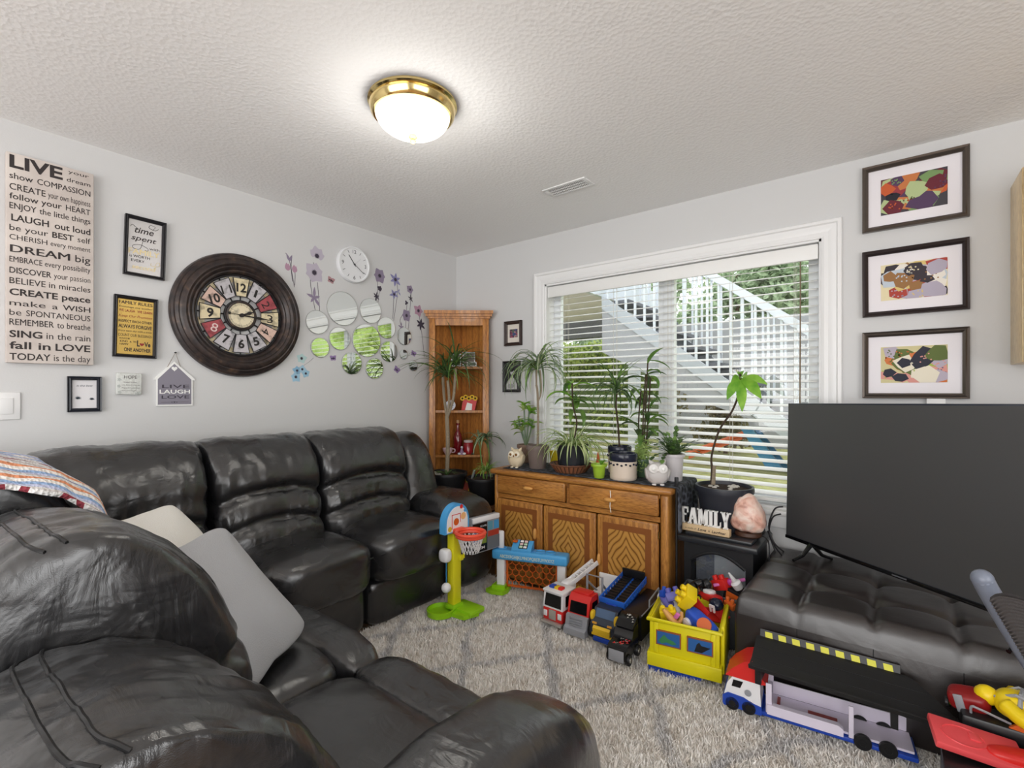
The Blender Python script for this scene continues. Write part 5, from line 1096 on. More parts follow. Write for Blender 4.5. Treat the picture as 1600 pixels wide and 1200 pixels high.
P = sbp(1052, .235); o = thing('potted_cactus', 'dark green holiday cactus in a pale grey pot behind the grey owl', 'plant', P); pot(o, .06, .05, .155, mat('pale_grey_pot', (206, 202, 204), .5), .008)
b = B()
for k in range(46):
    a = rp.random()*6.28; p = Vector((.02*cos(a), .02*sin(a), .15)); e = rp.uniform(.3, 1.4)
    for j in range(rp.randrange(3, 6)): q = blade(b, p, a, e, .038, .03, .15, 4, 0 if (j+k) % 4 else 1, None, 'lance', .1); p = q; e -= rp.uniform(.05, .35); a += rp.uniform(-.3, .3)
b.build('foliage', [M_DG, M_MG], o, ang=180, normals=False)
def owl(name, label, P, rz, w, h, cols, grey=False):
    o = thing(name, label, 'figurine', P, rz); Mb, Mf, Me = cols
    b = B(); b.sup((0, 0, h*.46), (w, w*.86, h*.92), 2.5, 12, lambda q, v: Vector((v.x*(1-.16*max(0, q.z)**2), v.y*(1-.1*q.z), v.z)))
    bmesh.ops.recalc_face_normals(b.bm, faces=b.bm.faces[:]); displace(b, lambda p, n: n*(.0016*sin(p.z*260)*sin(atan2(p.y, p.x)*14) if p.z < h*.55 else 0)); b.build('body', Mb, o, ang=180)
    for s_ in (-1, 1):
        B().tube([(s_*w*.2, 0, h*.8), (s_*w*.30, 0, h*.92), (s_*w*.36, 0, h*1.0)], [w*.15, w*.09, .002], 9).build('ear', Mb, o)
        q = B(); q.at((s_*w*.2, -w*.37, h*.68), (radians(80), 0, 0)).lathe([(0, .012), (w*.12, .010), (w*.19, .006), (w*.21, 0), (0, 0)], 22); q = q.build('eye_disc', Mf, o); B().ball((s_*w*.2, -w*.37-.012, h*.68), (w*.085, .005, w*.085), 12, 7).build('eye', Me, q)
        B().sup((s_*w*.46, .0, h*.42), (w*.16, w*.55, h*.5), 2.2, 7, rot=(0, s_*.15, 0)).build('wing', Mb, o)
        B().sup((s_*w*.17, -w*.32, h*.03), (w*.2, w*.22, h*.07), 2.5, 5).build('foot', Mf, o)
    B().tube([(0, -w*.38, h*.64), (0, -w*.46, h*.58), (0, -w*.42, h*.54)], [w*.05, w*.04, .001], 7).build('beak', Me if not grey else Mf, o); return o
owl('owl_figurine', 'cream ceramic owl figurine at the cabinet end of the sideboard', sbp(807, .10), radians(12), .105, .135, (mat('owl_cream', (214, 198, 168), .5), mat('owl_ivory', (232, 222, 200), .5), mat('owl_amber', (120, 78, 30), .25)))
owl('owl_figurine', 'pale grey ceramic owl with big round eyes before the grey cactus pot', sbp(1027, .07), radians(28), .125, .135, (mat('owl_grey', (196, 192, 190), .45), mat('owl_white', (228, 226, 224), .4), mat('owl_eye_white', (240, 240, 238), .3)), True)
# ---- in the corner cabinet
M_CHR = mat('silver_frame', (190, 190, 192), .25, .7)
for u, w, h, lab, sd_, dz in ((-.03, .085, .11, 'small silver photo frame behind dragon tree leaves on the top shelf', 3, -.1), (.075, .105, .125, 'silver photo frame with dark photo, window side of the top shelf', 4, .1)):
    o = thing('photo_frame', lab, 'photo frame', cabp(u, .06, 1.469), rot=(radians(80), 0, CAB+dz), group=None)
    B().b2(-w/2, w/2, 0, h, 0, .010, .003).build('frame', M_CHR, o); f_ = B(); f_.b2(-w/2+.01, w/2-.01, .01, h-.01, .010, .0112); f_.build('photo', m_aged('photo_tone_%d' % sd_, (120, 112, 108), .4), o, flat=True); B().tube([(0, h*.7, 0), (0, .012, -.04)], .003, 5).build('prop', M_CHR, o)
o = thing('photo_frame', 'low wide white photo frame in the front of the top shelf', 'photo frame', cabp(.10, .025, 1.469), rot=(radians(72), 0, CAB)); B().b2(-.04, .04, 0, .04, 0, .008, .002).build('frame', M_WHITE, o); B().b2(-.033, .033, .006, .034, .008, .009).build('photo', m_aged('photo_tone_9', (110, 120, 110), .4), o, flat=True)
M_CAR = mat('plastic_red', (200, 32, 30), .35)
o = thing('gift_bag', 'small red and white gift bag with sunflowers on the middle shelf', 'bag', cabp(.075, .06, 1.116), CAB)
B().prismy([(-.06, 0), (.05, 0), (.068, .085), (-.045, .085)], -.03, .03).build('bag', M_CAR, o); B().prismy([(-.03, .0), (.025, .0), (.03, .05), (-.012, .062)], -.0315, -.0295).build('white_patch', M_WHITE, o, flat=True)
for k in range(5):
    x, z = -.05+.026*k, .095+.012*(k % 2); q = B()
    for j in range(10): blade(q, (x, -.03, z), 0, 0, .001, .001, 0, 1); 
    q.bm.free(); q = B(); q.at((x, -.034, z), (radians(80), 0, 0))
    for j in range(11): petal(q, (0, 0), 2*pi*j/11, .021, .0055, .0)
    h = q.build('sunflower', mat('sunflower_yellow', (240, 196, 30), .5), o, flat=True); B().ball((x, -.036, z), (.008, .004, .008), 10, 6).build('flower_centre', mat('sunflower_brown', (70, 44, 24), .8), h)
o = thing('decorated_plate', 'little blue and white plate on the middle shelf beside gift bag', 'plate', cabp(-.075, .05, 1.116), rot=(radians(76), 0, CAB)); B().at((0, .038, 0)).lathe([(0, .004), (.03, .004), (.042, .010), (.042, .006), (.03, 0), (0, 0)], 26).build('plate', mat('porcelain', (220, 222, 230), .25), o); q = B(); q.at((0, .038, .005))
for j in range(8): petal(q, (0, 0), 2*pi*j/8, .028, .007)
q.build('blue_motif', mat('delft_blue', (96, 116, 170), .3), o, flat=True)
o = thing('glass_bottle', 'tall dark red glass bottle with cork on the lower shelf', 'bottle', cabp(-.018, .10, .756)); M_RGL = mat('dark_red_glass', (112, 16, 26), .08, spec=.7, coat=.5)
B().lathe([(0, 0), (.034, 0), (.037, .006), (.037, .13), (.030, .16), (.014, .19), (.012, .235), (.016, .238), (.016, .25), (.0, .25)], 28).build('bottle', M_RGL, o); B().lathe([(.011, .25), (.012, .275), (0, .276)], 14, cap=False).build('cork', mat('cork', (190, 150, 110), .9), o)
o = thing('candle_jar', 'red candle jar with pale lid on the lower shelf', 'candle', cabp(.07, .07, .756)); B().lathe([(0, 0), (.036, 0), (.04, .005), (.04, .085), (.034, .095), (0, .095)], 28).build('jar', mat('candle_red', (150, 26, 36), .12, coat=.4), o); B().lathe([(.0, .095), (.036, .095), (.037, .099), (.037, .112), (.0, .114)], 28).build('lid', mat('pale_lid', (216, 206, 206), .4), o)
o = thing('teacup', 'pink and cream painted teacup lying on the lower shelf', 'cup', cabp(-.095, .03, .756), CAB); B().lathe([(0, 0), (.02, 0), (.038, .03), (.042, .052), (.039, .052), (.034, .03), (.0, .006)], 24).build('bowl', mat('painted_china', (222, 190, 196), .25), o); B().tube(spl([(.036, 0, .045), (.058, 0, .042), (.055, 0, .02), (.032, 0, .018)], 5), .004, 7).build('handle', mat('painted_china'), o)
o = thing('figurine', 'small white figurine with a lilac skirt on the lower shelf', 'figurine', cabp(.02, .025, .756), CAB); B().lathe([(0, 0), (.024, 0), (.018, .02), (.01, .036), (.009, .048), (0, .05)], 16).build('skirt', mat('lilac_glaze', (150, 120, 150), .3), o); B().ball((0, 0, .058), .011, 10, 7).build('head', mat('porcelain'), o)
for k, u in enumerate((.0, .042, .11)): 
    o = thing('trinket', ['cream pebble trinket below the figurine', 'white shell trinket in front of the candle jar', 'dark cone trinket near the stile of the lower shelf'][k], 'ornament', cabp(u, .006, .756), CAB); B().sup((0, 0, .009), (.026, .016, .018), 2.2, 6).build('ornament', [mat('porcelain'), M_WHITE, M_BARKD][k], o)
# ---- on the stove
P = Vector((-.735, 2.81, EH+.0005)); o = thing('money_tree', 'money tree with one bent bare trunk in a big charcoal pot on the stove', 'plant', P); pot(o, .145, .108, .235, mat('charcoal_pot', (44, 46, 54), .4), .016)
def py_(px, py): q = atY(px, py, P.y); return (q.x-P.x, 0, q.z-P.z)
tr_ = spl([py_(1113, 757), py_(1113, 735), py_(1112, 712), py_(1124, 672), py_(1144, 642), py_(1155, 612), py_(1157, 590), py_(1156, 584)], 6); B().tube(tr_, [lerp(.0125, .0055, min(1, i/10)) for i in range(len(tr_))], 9).build('trunk', M_BARKD, o)
B().tube([py_(1114, 757), py_(1115, 742), py_(1116, 728)], [.013, .011, .009], 9).build('cut_stub', M_BARK, o)
b = B(); nd = Vector(py_(1157, 592))
for (px, py, dy, w) in ((1140, 624, -.05, .05), (1164, 642, -.06, .05), (1192, 622, -.04, .055), (1138, 600, .04, .04), (1196, 600, .05, .04), (1173, 590, -.1, .04), (1150, 580, .09, .035), (1183, 612, .08, .05)):
    tip = Vector(py_(px, py))+Vector((0, dy, 0)); d = tip-nd; L = d.length; rows = []; side = d.cross(Vector((.15, -1, .4))).normalized()
    for i in range(9):
        t = i/8; q = nd.lerp(tip, t)+Vector((0, 0, .02*sin(pi*t))); k = sin(pi*min(1, .06+t*.93)**1.3)*w/2+.001; rows += [q-side*k, q+Vector((0, -.004, -.004)), q+side*k]
    b.raw(rows, [[3*i+j, 3*i+j+1, 3*i+j+4, 3*i+j+3] for i in range(8) for j in (0, 1)])
b.build('leaves', M_YG, o, ang=180, normals=False)
for k in range(26):
    a, r = rp.random()*6.28, rp.uniform(.04, .12)
    if k < 12: B().ball((r*cos(a), r*sin(a), .222), (.014, .011, .009), 8, 5).build('pebble', mat('pale_pebble'), o)
# family sign
Pa = atZ(1086, 829, EH); Pb = atZ(1162, 833, EH)
fs = thing('family_sign', 'white cut-out FAMILY letters on a pale wooden base on the stove', 'sign', (-.795, 2.655, EH+.0005), radians(-1)); M_PINE = mat('pale_pine', (214, 186, 146), .6)
fw = .262
B().b2(-fw/2, fw/2, -.02, .02, 0, .036, .002).build('base', M_PINE, fs)
def slab(ch, x, w, h):
    """slab-serif capital as solid strokes in the XZ plane"""
    b = B(); t = .014; y0, y1 = -.006, .006; S = lambda pts: b.prismy(pts, y0, y1)
    st = lambda xa, za, xb, zb, k=t: S([(xa-k/2, za), (xa+k/2, za), (xb+k/2, zb), (xb-k/2, zb)])
    se = lambda xc, z, ww=.024: S([(xc-ww/2, z), (xc+ww/2, z), (xc+ww/2, z+.007), (xc-ww/2, z+.007)])
    if ch == 'F': st(x+.012, 0, x+.012, h); se(x+.012, 0); S([(x, h-.010), (x+w, h-.010), (x+w, h), (x, h)]); S([(x+w-.005, h-.03), (x+w, h-.03), (x+w, h), (x+w-.005, h)]); S([(x+.012, h*.48), (x+w*.75, h*.48), (x+w*.75, h*.58), (x+.012, h*.58)])
    if ch == 'A': st(x+.008, 0, x+w/2-.002, h, .011); st(x+w-.009, 0, x+w/2+.001, h, .016); S([(x+w*.26, h*.3), (x+w*.74, h*.3), (x+w*.7, h*.4), (x+w*.3, h*.4)]); se(x+.008, 0, .02); se(x+w-.009, 0, .022)
    if ch == 'M': st(x+.009, 0, x+.010, h, .011); st(x+w-.010, 0, x+w-.010, h, .015); st(x+w/2, .01, x+.013, h, .014); st(x+w/2, .01, x+w-.013, h, .010); se(x+.009, 0, .02); se(x+w-.010, 0, .023); se(x+.008, h-.007, .02); se(x+w-.008, h-.007, .02)
    if ch == 'I': st(x+w/2, 0, x+w/2, h, .015); se(x+w/2, 0); se(x+w/2, h-.007)
    if ch == 'L': st(x+.012, 0, x+.012, h, .015); se(x+.011, h-.007); S([(x, 0), (x+w, 0), (x+w, .010), (x, .010)]); S([(x+w-.005, 0), (x+w, 0), (x+w, .032), (x+w-.005, .03)])
    if ch == 'Y': st(x+w/2, 0, x+w/2, h*.5, .015); st(x+w/2-.001, h*.42, x+.009, h, .015); st(x+w/2+.001, h*.42, x+w-.009, h, .011); se(x+w/2, 0); se(x+.009, h-.007, .022); se(x+w-.008, h-.007, .02)
    for v in b.bm.verts: v.co.z += .036
    return b
x = -fw/2+.004
for ch, w in (('F', .042), ('A', .05), ('M', .056), ('I', .024), ('L', .038), ('Y', .046)): slab(ch, x, w, .088).build('letter_'+ch.lower(), M_WHITE, fs, flat=True); x += w+.0005
b = B(); b.text('is made of', -.095, -.035, .012, .010, 0, -.004, shear=.2).text('Love', -.028, .016, .010, .015, 0, .02, shear=.3).text('&', .026, .036, .012, .010, 0).text('Laughter', .044, .115, .010, .014, 0, .02, shear=.3); q = b.build('lettering', M_INK, fs, flat=True, normals=False); q.rotation_euler = (pi/2, 0, 0); q.location = (0, -.0201, 0)
# salt lamp
sl = thing('salt_lamp', 'pink rock salt lamp on a dark wooden foot beside the charcoal pot', 'lamp', (-.60, 2.745, EH+.0005))
def m_salt():
    t = NT('pink_salt', .35); v = t.obj(); n = t.n('TexNoise', {'Vector': v, 'Scale': 16.0, 'Detail': 6.0, 'Distortion': 1.0}); t.l(t.ramp(n.outputs['Fac'], [(.3, (168, 112, 98)), (.45, (224, 178, 160)), (.62, (242, 220, 208))]), t.p.inputs['Base Color']); t.p.inputs['Subsurface Weight'].default_value = .25; t.p.inputs['Subsurface Radius'].default_value = (.03, .015, .01); t.l(t.bump(n.outputs['Fac'], .5, .01), t.p.inputs['Normal']); return t.M
b = B(); b.sup((0, 0, .118), (.15, .125, .205), 2.6, 16, lambda q, w: Vector((w.x*(1-.36*q.z)-.008*q.z, w.y*(1-.28*q.z), w.z)))
bmesh.ops.recalc_face_normals(b.bm, faces=b.bm.faces[:]); displace(b, lambda p, n: n*(.008*noise.noise(p*13)+.005*noise.noise(p*34))); b.build('salt_rock', m_salt(), sl, ang=30)
B().lathe([(0, 0), (.062, 0), (.066, .006), (.062, .022), (0, .022)], 32).build('wooden_foot', mat('dark_walnut', (70, 44, 30), .5), sl)
B().tube(spl([(.055, .0, .01), (.09, -.02, .004), (.11, -.06, -.03), (.108, -.06, -.2), (.1, .0, -.45)], 6), .003, 6).build('cord', M_BLK, sl)
o = thing('metal_pole', 'thin black metal pole standing between the sideboard and the stove', 'pole', (-.922, 2.592, 0)); B().cyl((0, 0, .0), (0, 0, .80), .006, n=8).build('pole', M_IRON, o); B().lathe([(0, 0), (.014, 0), (.014, .02), (.006, .03)], 12).build('base', M_IRON, o); B().box(0, 0, .78, .02, .016, .05, .004).build('cap', M_IRON, o)
# ------------------------------------------------------------------ toys
RZ = .036   # the toys stand in the pile of the rug
_PL = {'lamp_yellow': (232, 190, 40), 'mustard': (214, 186, 50), 'dark_grey': (84, 86, 90), 'gloss_black': (22, 22, 24), 'block_yellow': (240, 210, 30), 'orange': (228, 112, 48)}
def pl(name, c_=None, r=.35): return mat('plastic_'+name, c_ or _PL[name], r)
M_LIME, M_PYEL, M_PBLU, M_PWHT, M_PRED, M_PORG, M_PGRY, M_PBLK, M_PDBL = pl('lime', (150, 206, 30)), pl('acid_yellow', (224, 216, 36)), pl('sky_blue', (78, 164, 222)), pl('white', (236, 236, 238)), pl('bright_red', (214, 44, 40)), pl('net_orange', (206, 96, 34)), pl('grey', (150, 152, 158)), pl('black', (26, 26, 28)), pl('deep_blue', (34, 70, 170))
M_CORAL = pl('coral', (236, 84, 60)); M_GLD = mat('toy_window_black', (18, 18, 20), .12)
def wheel(par, c, r, w, axis='x', hub=None, name='wheel'):
    b = B(); rot = (0, pi/2, 0) if axis == 'x' else (pi/2, 0, 0)
    b.at(c, rot).lathe([(r*.5, -w/2), (r*.92, -w/2), (r, -w*.35), (r, w*.35), (r*.92, w/2), (r*.5, w/2)], 22, cap=True); o = b.build(name, M_PBLK, par)
    b = B(); b.at(c, rot).lathe([(0, -w/2-.001), (r*.42, -w/2-.001), (r*.5, -w/2+.002), (r*.5, w/2-.002), (r*.42, w/2+.001), (0, w/2+.001)], 18); b.build('hub', hub or M_PGRY, o); return o
# ---- basketball hoop toy (faces +x)
hp = thing('toy_basketball_hoop', 'yellow and lime toddler basketball hoop with blue backboard by the long sofa', 'toy', (-1.935, 1.92, RZ))
b = B(); b.box(.06, .04, .018, .17, .12, .032, .012); b.box(.0, 0, .035, .07, .085, .03, .01); b.prism([(.02, -.06), (.12, -.05), (.15, .04), (.02, .06)], .0, .02); b.build('base', M_LIME, hp)
b = B(); b.lathe([(.05, 0), (.075, .0), (.078, .03), (.07, .032), (.066, .012), (.0, .01)], 28, c=(-.035, -.07, 0)); b.build('ball_tray', M_LIME, hp)
b = B(); b.box(0, 0, .24, .052, .062, .42, .008); b.box(.03, .022, .30, .018, .03, .03, .005).box(.042, .034, .312, .008, .008, .03, .002); b.build('post', M_PYEL, hp)
half = [(.095*cos(pi*i/18), .095*sin(pi*i/18)*1.12) for i in range(19)]; half = [(.095, -.05)]+half+[(-.095, -.05)]
b = B(); b.prismx([(y, z+.50) for y, z in half], -.018, .024); b.build('backboard', M_PBLU, hp)
q = B(); q.prismx([(y*.86, .5+z*.86-.001) for y, z in half], .0238, .0262); fc = q.build('board_print', M_PWHT, hp, flat=True)
b = B(); b.b2(.026, .0268, -.045, -.041, .47, .55).b2(.026, .0268, .02, .024, .5, .55).b2(.026, .0268, -.045, .024, .546, .55); b.build('board_lines', M_PRED, fc, flat=True)
for (y, z, r, M) in ((-.01, .507, .02, M_PORG), (-.06, .475, .014, pl('mustard', (214, 186, 50))), (.03, .585, .012, M_PRED), (.045, .53, .02, pl('peach', (240, 190, 130))), (.06, .56, .011, M_PBLU)): B().lathe([(0, 0), (r, 0), (r, .001), (0, .001)], 18).build('board_sticker', M, fc, flat=True).matrix_local = Matrix.Translation((.0262, y, z)) @ Matrix.Rotation(pi/2, 4, 'Y')
b = B(); b.tube([(.125+.078*cos(2*pi*i/36), .078*sin(2*pi*i/36), .462) for i in range(36)], .010, 8, closed=True); b.tube([(.125+.074*cos(2*pi*i/36), .074*sin(2*pi*i/36), .448) for i in range(36)], .010, 8, closed=True); b.box(.035, 0, .458, .04, .07, .03, .006); b.build('rim', M_CORAL, hp)
b = B(); nn = 18
for k in range(nn):
    for sg in (1, -1): b.tube([(.125+lerp(.07, .045, t)*cos(2*pi*(k+sg*t*1.6)/nn), lerp(.07, .045, t)*sin(2*pi*(k+sg*t*1.6)/nn), .442-.085*t) for t in (0, .33, .66, 1)], .0022, 4)
b.build('net', M_PWHT, hp)
b = B(); b.sup((-.012, -.058, .325), (.07, .055, .075), 3, 8); b.build('tether_housing', M_PWHT, hp); B().cyl((.0, -.062, .29), (.0, -.062, .17), .0022, n=6).build('tether_cord', M_PBLU, hp); B().ball((.0, -.062, .15), .027, 20, 13).build('tether_ball', M_PWHT, hp)
# ---- goal with keyboard beam and scoreboard
gl = thing('toy_goal', 'blue and white toddler goal with orange net and scoreboard by the sideboard', 'toy', (-1.905, 2.30, RZ), radians(20)); GL = .41
for x in (0, GL-.03):
    b = B(); b.prism([(x-.085, -.05), (x-.04, -.075), (x+.03, -.07), (x+.05, -.03), (x+.045, .05), (x-.05, .05)], 0, .022); b.prism([(x-.05, -.04), (x+.035, -.04), (x+.03, .035), (x-.04, .035)], .022, .045); b.build('foot', M_LIME, gl)
    B().box(x, 0, .12, .05, .045, .2, .006).build('post', M_PWHT, gl)
b = B(); b.box(GL/2-.02, 0, .235, GL+.06, .095, .06, .014, 3); b.at((0, 0, .265), (0, 0, 0)); 
for x in (.0, .25, .31): b.tube([(x+.03*cos(2*pi*i/20), .026*sin(2*pi*i/20), .002) for i in range(20)], .0035, 5, closed=True)
b.at(); b.prismx([(-.04, .262), (.035, .262), (.035, .315), (.02, .318), (-.04, .275)], .075, .20); b.build('beam', M_PBLU, gl)
q = B(); q.at((.145, -.006, .3005), (radians(36), 0, 0)).box(0, 0, 0, .055, .062, .005, .001); k_ = q.build('keypad', M_GLD, gl); 
for i in range(6): q = B(); q.at((.145, -.006, .3005), (radians(36), 0, 0)).box(-.013+.026*(i % 2), -.02+.02*(i//2), .003, .02, .015, .002, .001); q.build('key', [pl('mint', (190, 220, 190)), M_PWHT, pl('pale_pink', (230, 200, 200))][i % 3], k_)
B().box(.09, .0, .315, .03, .03, .012, .004).build('corner_button', M_PORG, gl)
b = B(); b.text('ABCDEFGHIJKLMNOPQRSTUVWXYZ', .005, .345, 0, .02, 0, .01); q = b.build('alphabet', pl('cream', (222, 228, 200)), gl, flat=True, normals=False); q.matrix_local = Matrix.Translation((0, -.0482, .222)) @ Matrix.Rotation(pi/2, 4, 'X')
b = B(); b.b2(.03, GL-.06, .005, .012, .03, .042).b2(.03, GL-.06, .005, .012, .2, .208).b2(.03, .04, .005, .012, .03, .2).b2(GL-.07, GL-.06, .005, .012, .03, .2)
for r_ in range(5):
    for c_ in range(7):
        x = .045+(c_+.5*(r_ % 2))*.043; z = .195-r_*.034
        if x < GL-.07: b.tube([(x+.023*cos(a), .0085, z+.03*sin(a)) for a in [-pi*i/8 for i in range(9)]], .003, 5)
b.build('net', M_PORG, gl)
B().b2(-.03, .015, -.01, .02, .26, .37, .012).build('scoreboard_arm', M_PWHT, gl)
sbm = Matrix.Rotation(radians(-20+84), 4, 'Z')
def sbx(b): 
    for v in b.bm.verts: v.co = Matrix.Translation((-.02, -.005, .385)) @ sbm @ v.co
    return b
b = B(); b.b2(-.225, .0, -.012, .03, -.115, .10, .01); sc_ = sbx(b).build('scoreboard', M_PGRY, gl)
b = B(); b.b2(-.222, -.003, -.018, .0, .07, .10, .006); sbx(b).build('scoreboard_top', M_PWHT, gl)
b = B(); b.b2(-.22, -.105, -.0135, -.0118, -.105, .065); sbx(b).build('panel_black', M_GLD, sc_, flat=True)
b = B(); b.b2(-.103, -.004, -.0135, -.0118, -.105, -.03); sbx(b).build('panel_grey', pl('mid_grey', (110, 112, 116)), sc_, flat=True)
for (x0, x1, z0, z1, M) in ((-.10, -.06, .01, .062, pl('sticker_teal', (90, 150, 170))), (-.05, -.008, .01, .062, pl('sticker_blue', (70, 150, 200))), (-.1, -.008, -.028, .006, pl('sticker_red', (176, 60, 40))), (-.215, -.16, -.05, .03, pl('sticker_lilac', (120, 150, 190))), (-.15, -.112, -.06, .0, pl('sticker_green', (130, 150, 50)))):
    b = B(); b.b2(x0, x1, -.0142, -.013, z0, z1); sbx(b).build('sticker', M, sc_, flat=True)
b = B(); b.text('TEAMS', -.165, -.112, 0, .011, 0, .03).text('12:34', -.19, -.125, -.13, .016, 0, .03)
for v in b.bm.verts: v.co = Vector((v.co.x, -.0146, v.co.y+.04))
sbx(b).build('score_lettering', M_PWHT, sc_, flat=True, normals=False)
# ---- the parked trucks (fronts towards the camera, -y)
def truck_root(name, label, x, y, rz=0.): return thing(name, label, 'toy truck', (x, y, RZ), rz, 'toy trucks parked in front of the sideboard')
# fire engine
ft = truck_root('toy_fire_engine', 'red and white toy fire engine with white ladder, first in the parked row', -1.412, 2.125, radians(-2))
w = .062
b = B(); b.b2(-w, w, 0, .12, .02, .085, .006); b.b2(-w, w, .12, .34, .02, .08, .004); b.build('lower_body', M_PRED, ft)
b = B(); b.prismx([(.002, .085), (.012, .17), (.12, .17), (.12, .085)], -w, w); b.box(0, .062, .173, .13, .125, .012, .004); b.build('cab', M_PWHT, ft)
b = B(); b.raw([(-.052, -.0005, .095), (.052, -.0005, .095), (.048, .0085, .158), (-.048, .0085, .158), (-.052, .006, .095), (.052, .006, .095), (.048, .015, .158), (-.048, .015, .158)], [(0, 1, 2, 3), (4, 5, 6, 7), (0, 1, 5, 4), (2, 3, 7, 6), (1, 2, 6, 5), (0, 3, 7, 4)]); b.build('windscreen', M_GLD, ft)
for s_ in (-1, 1): B().b2(s_*w-.001, s_*w+.001, .03, .065, .1, .155).build('side_window', M_GLD, ft); B().b2(s_*w-.001, s_*w+.001, .075, .11, .1, .155).build('side_window', M_GLD, ft)
for x0, M in ((-.045, M_PDBL), (-.012, pl('lamp_yellow', (232, 190, 40))), (.012, M_PRED)): B().b2(x0, x0+(.024 if M is not M_PDBL else .03), .03, .065, .178, .192, .004).build('light_bar', M, ft)
M_TCHR = mat('toy_chrome', (200, 198, 192), .25, .6)
b = B(); b.b2(-.066, .066, -.022, .01, .008, .022, .003); b.build('bumper', M_TCHR, ft); b = B(); b.b2(-.022, .022, -.004, .002, .03, .08, .001); b.build('grille', M_TCHR, ft)
for s_ in (-1, 1): B().b2(s_*.045-.011, s_*.045+.011, -.004, .002, .04, .07, .001).build('headlight', M_PWHT, ft)
b = B(); b.b2(-.05, .05, .13, .33, .08, .092); b.build('deck', pl('mustard'), ft)
b = B(); b.sup((-.02, .18, .15), (.06, .1, .07), 3.2, 7); b.at((-.005, .2, .165), (radians(22), 0, radians(-16)))
for s_ in (-.02, .02): b.box(s_, .06, .012, .008, .26, .026, .002)
for k in range(8): b.box(0, -.05+k*.031, .012, .04, .007, .02)
b.at(); b.build('ladder_turret', M_PWHT, ft)
for y in (.055, .27):
    for s_ in (-1, 1): wheel(ft, (s_*.055, y, .024), .024, .02)
# red tow truck with grey bumper
rt = truck_root('toy_truck', 'red toy truck with a big grey bumper and grey frame behind its cab', -1.262, 2.12, radians(2))
b = B(); b.prismx([(.01, .07), (.028, .165), (.05, .185), (.115, .185), (.125, .16), (.125, .05), (.01, .05)], -.06, .06); b.box(0, .08, .19, .09, .06, .014, .006); b.build('cab', M_PRED, rt)
b = B(); b.raw([(-.048, .0118, .10), (.048, .0118, .10), (.046, .0235, .155), (-.046, .0235, .155), (-.048, .02, .10), (.048, .02, .10), (.046, .03, .155), (-.046, .03, .155)], [(0, 1, 2, 3), (4, 5, 6, 7), (0, 1, 5, 4), (2, 3, 7, 6), (1, 2, 6, 5), (0, 3, 7, 4)]); b.build('windscreen', M_GLD, rt)
for s_ in (-1, 1): B().prismx([(.045, .10), (.108, .10), (.108, .155), (.055, .155)], s_*.06-.001, s_*.06+.001).build('side_window', M_GLD, rt)
b = B(); b.prismx([(-.03, .005), (-.03, .035), (-.012, .045), (-.002, .09), (.02, .095), (.1, .05), (.1, .005)], -.06, .06)
for k in range(4): b.b2(-.035, .035, -.014+k*.002-.004, .0, .045+k*.012, .051+k*.012, .001)
b.build('bumper', M_PGRY, rt)
b = B(); b.b2(-.055, .055, .12, .40, .03, .055, .004); b.build('chassis', pl('dark_grey', (84, 86, 90)), rt)
b = B(); b.tube([(-.045, .20, .05), (-.045, .20, .235), (.045, .20, .235), (.045, .20, .05)], .007, 6); b.tube([(-.045, .20, .2), (-.03, .34, .08)], .006, 6).tube([(.045, .20, .2), (.03, .34, .08)], .006, 6); b.build('roll_frame', M_PGRY, rt)
b = B(); b.b2(-.05, .05, .27, .39, .055, .12, .004); b.box(0, .38, .15, .12, .012, .08, .004); b.build('rear_bucket', M_PWHT, rt)
for y in (.05, .33):
    for s_ in (-1, 1): wheel(rt, (s_*.058, y, .024), .024, .02)
# blue car carrier bed on a black and yellow monster truck
bt = truck_root('toy_monster_truck', 'black and yellow toy truck with a long blue open bed', -1.118, 2.115, radians(1))
b = B(); b.prismx([(.0, .04), (.0, .09), (.03, .11), (.05, .15), (.12, .155), (.12, .04)], -.062, .062); b.build('cab', pl('charcoal_blue', (44, 52, 66)), bt)
B().prismx([(.028, .112), (.048, .148), (.052, .148), (.034, .112)], -.05, .05).build('windscreen', mat('toy_window_blue', (70, 96, 130), .15), bt)
b = B(); b.prismx([(-.008, .045), (-.012, .072), (.004, .085), (.01, .045)], -.045, .045); b.b2(-.055, .055, -.004, .004, .034, .046, .002); b.build('grille', pl('lamp_yellow'), bt)
for s_ in (-1, 1):
    B().sup((s_*.064, .03, .115), (.022, .04, .05), 2.6, 6).build('horn', pl('lamp_yellow'), bt); B().b2(s_*.04-.012, s_*.04+.012, -.003, .004, .088, .098, .002).build('headlight', pl('amber', (222, 160, 60)), bt)
B().b2(-.045, .045, -.008, .01, .008, .032, .004).build('front_bumper', M_PDBL, bt)
b = B(); b.at((0, .25, .185), (radians(9), 0, 0))
b.box(0, 0, -.012, .135, .28, .006)
for s_ in (-1, 1):
    b.box(s_*.068, 0, .01, .006, .29, .012, .002).box(s_*.068, 0, -.014, .006, .29, .01, .002)
    for k in range(9): b.box(s_*.068, -.13+k*.0325, -.002, .006, .014, .02, .001)
for y in (-.143, .143): b.box(0, y, .002, .14, .007, .034, .002)
b.at(); b.build('bed', pl('royal_blue', (44, 104, 206)), bt)
b = B(); b.at((0, .25, .185), (radians(9), 0, 0))
for s_ in (-1, 1):
    b.box(s_*.033, 0, -.004, .05, .27, .008, .002)
    for k in range(10): b.box(s_*.033, -.12+k*.026, .001, .05, .008, .006)
b.at(); b.build('bed_tracks', M_PBLK, bt)
B().b2(-.03, .03, .1, .38, .04, .16, .006).build('bed_support', M_PDBL, bt)
B().box(-.0, .385, .225, .13, .012, .05, .004, rot=(.2, 0, 0)).build('tail_flap', M_PBLK, bt)
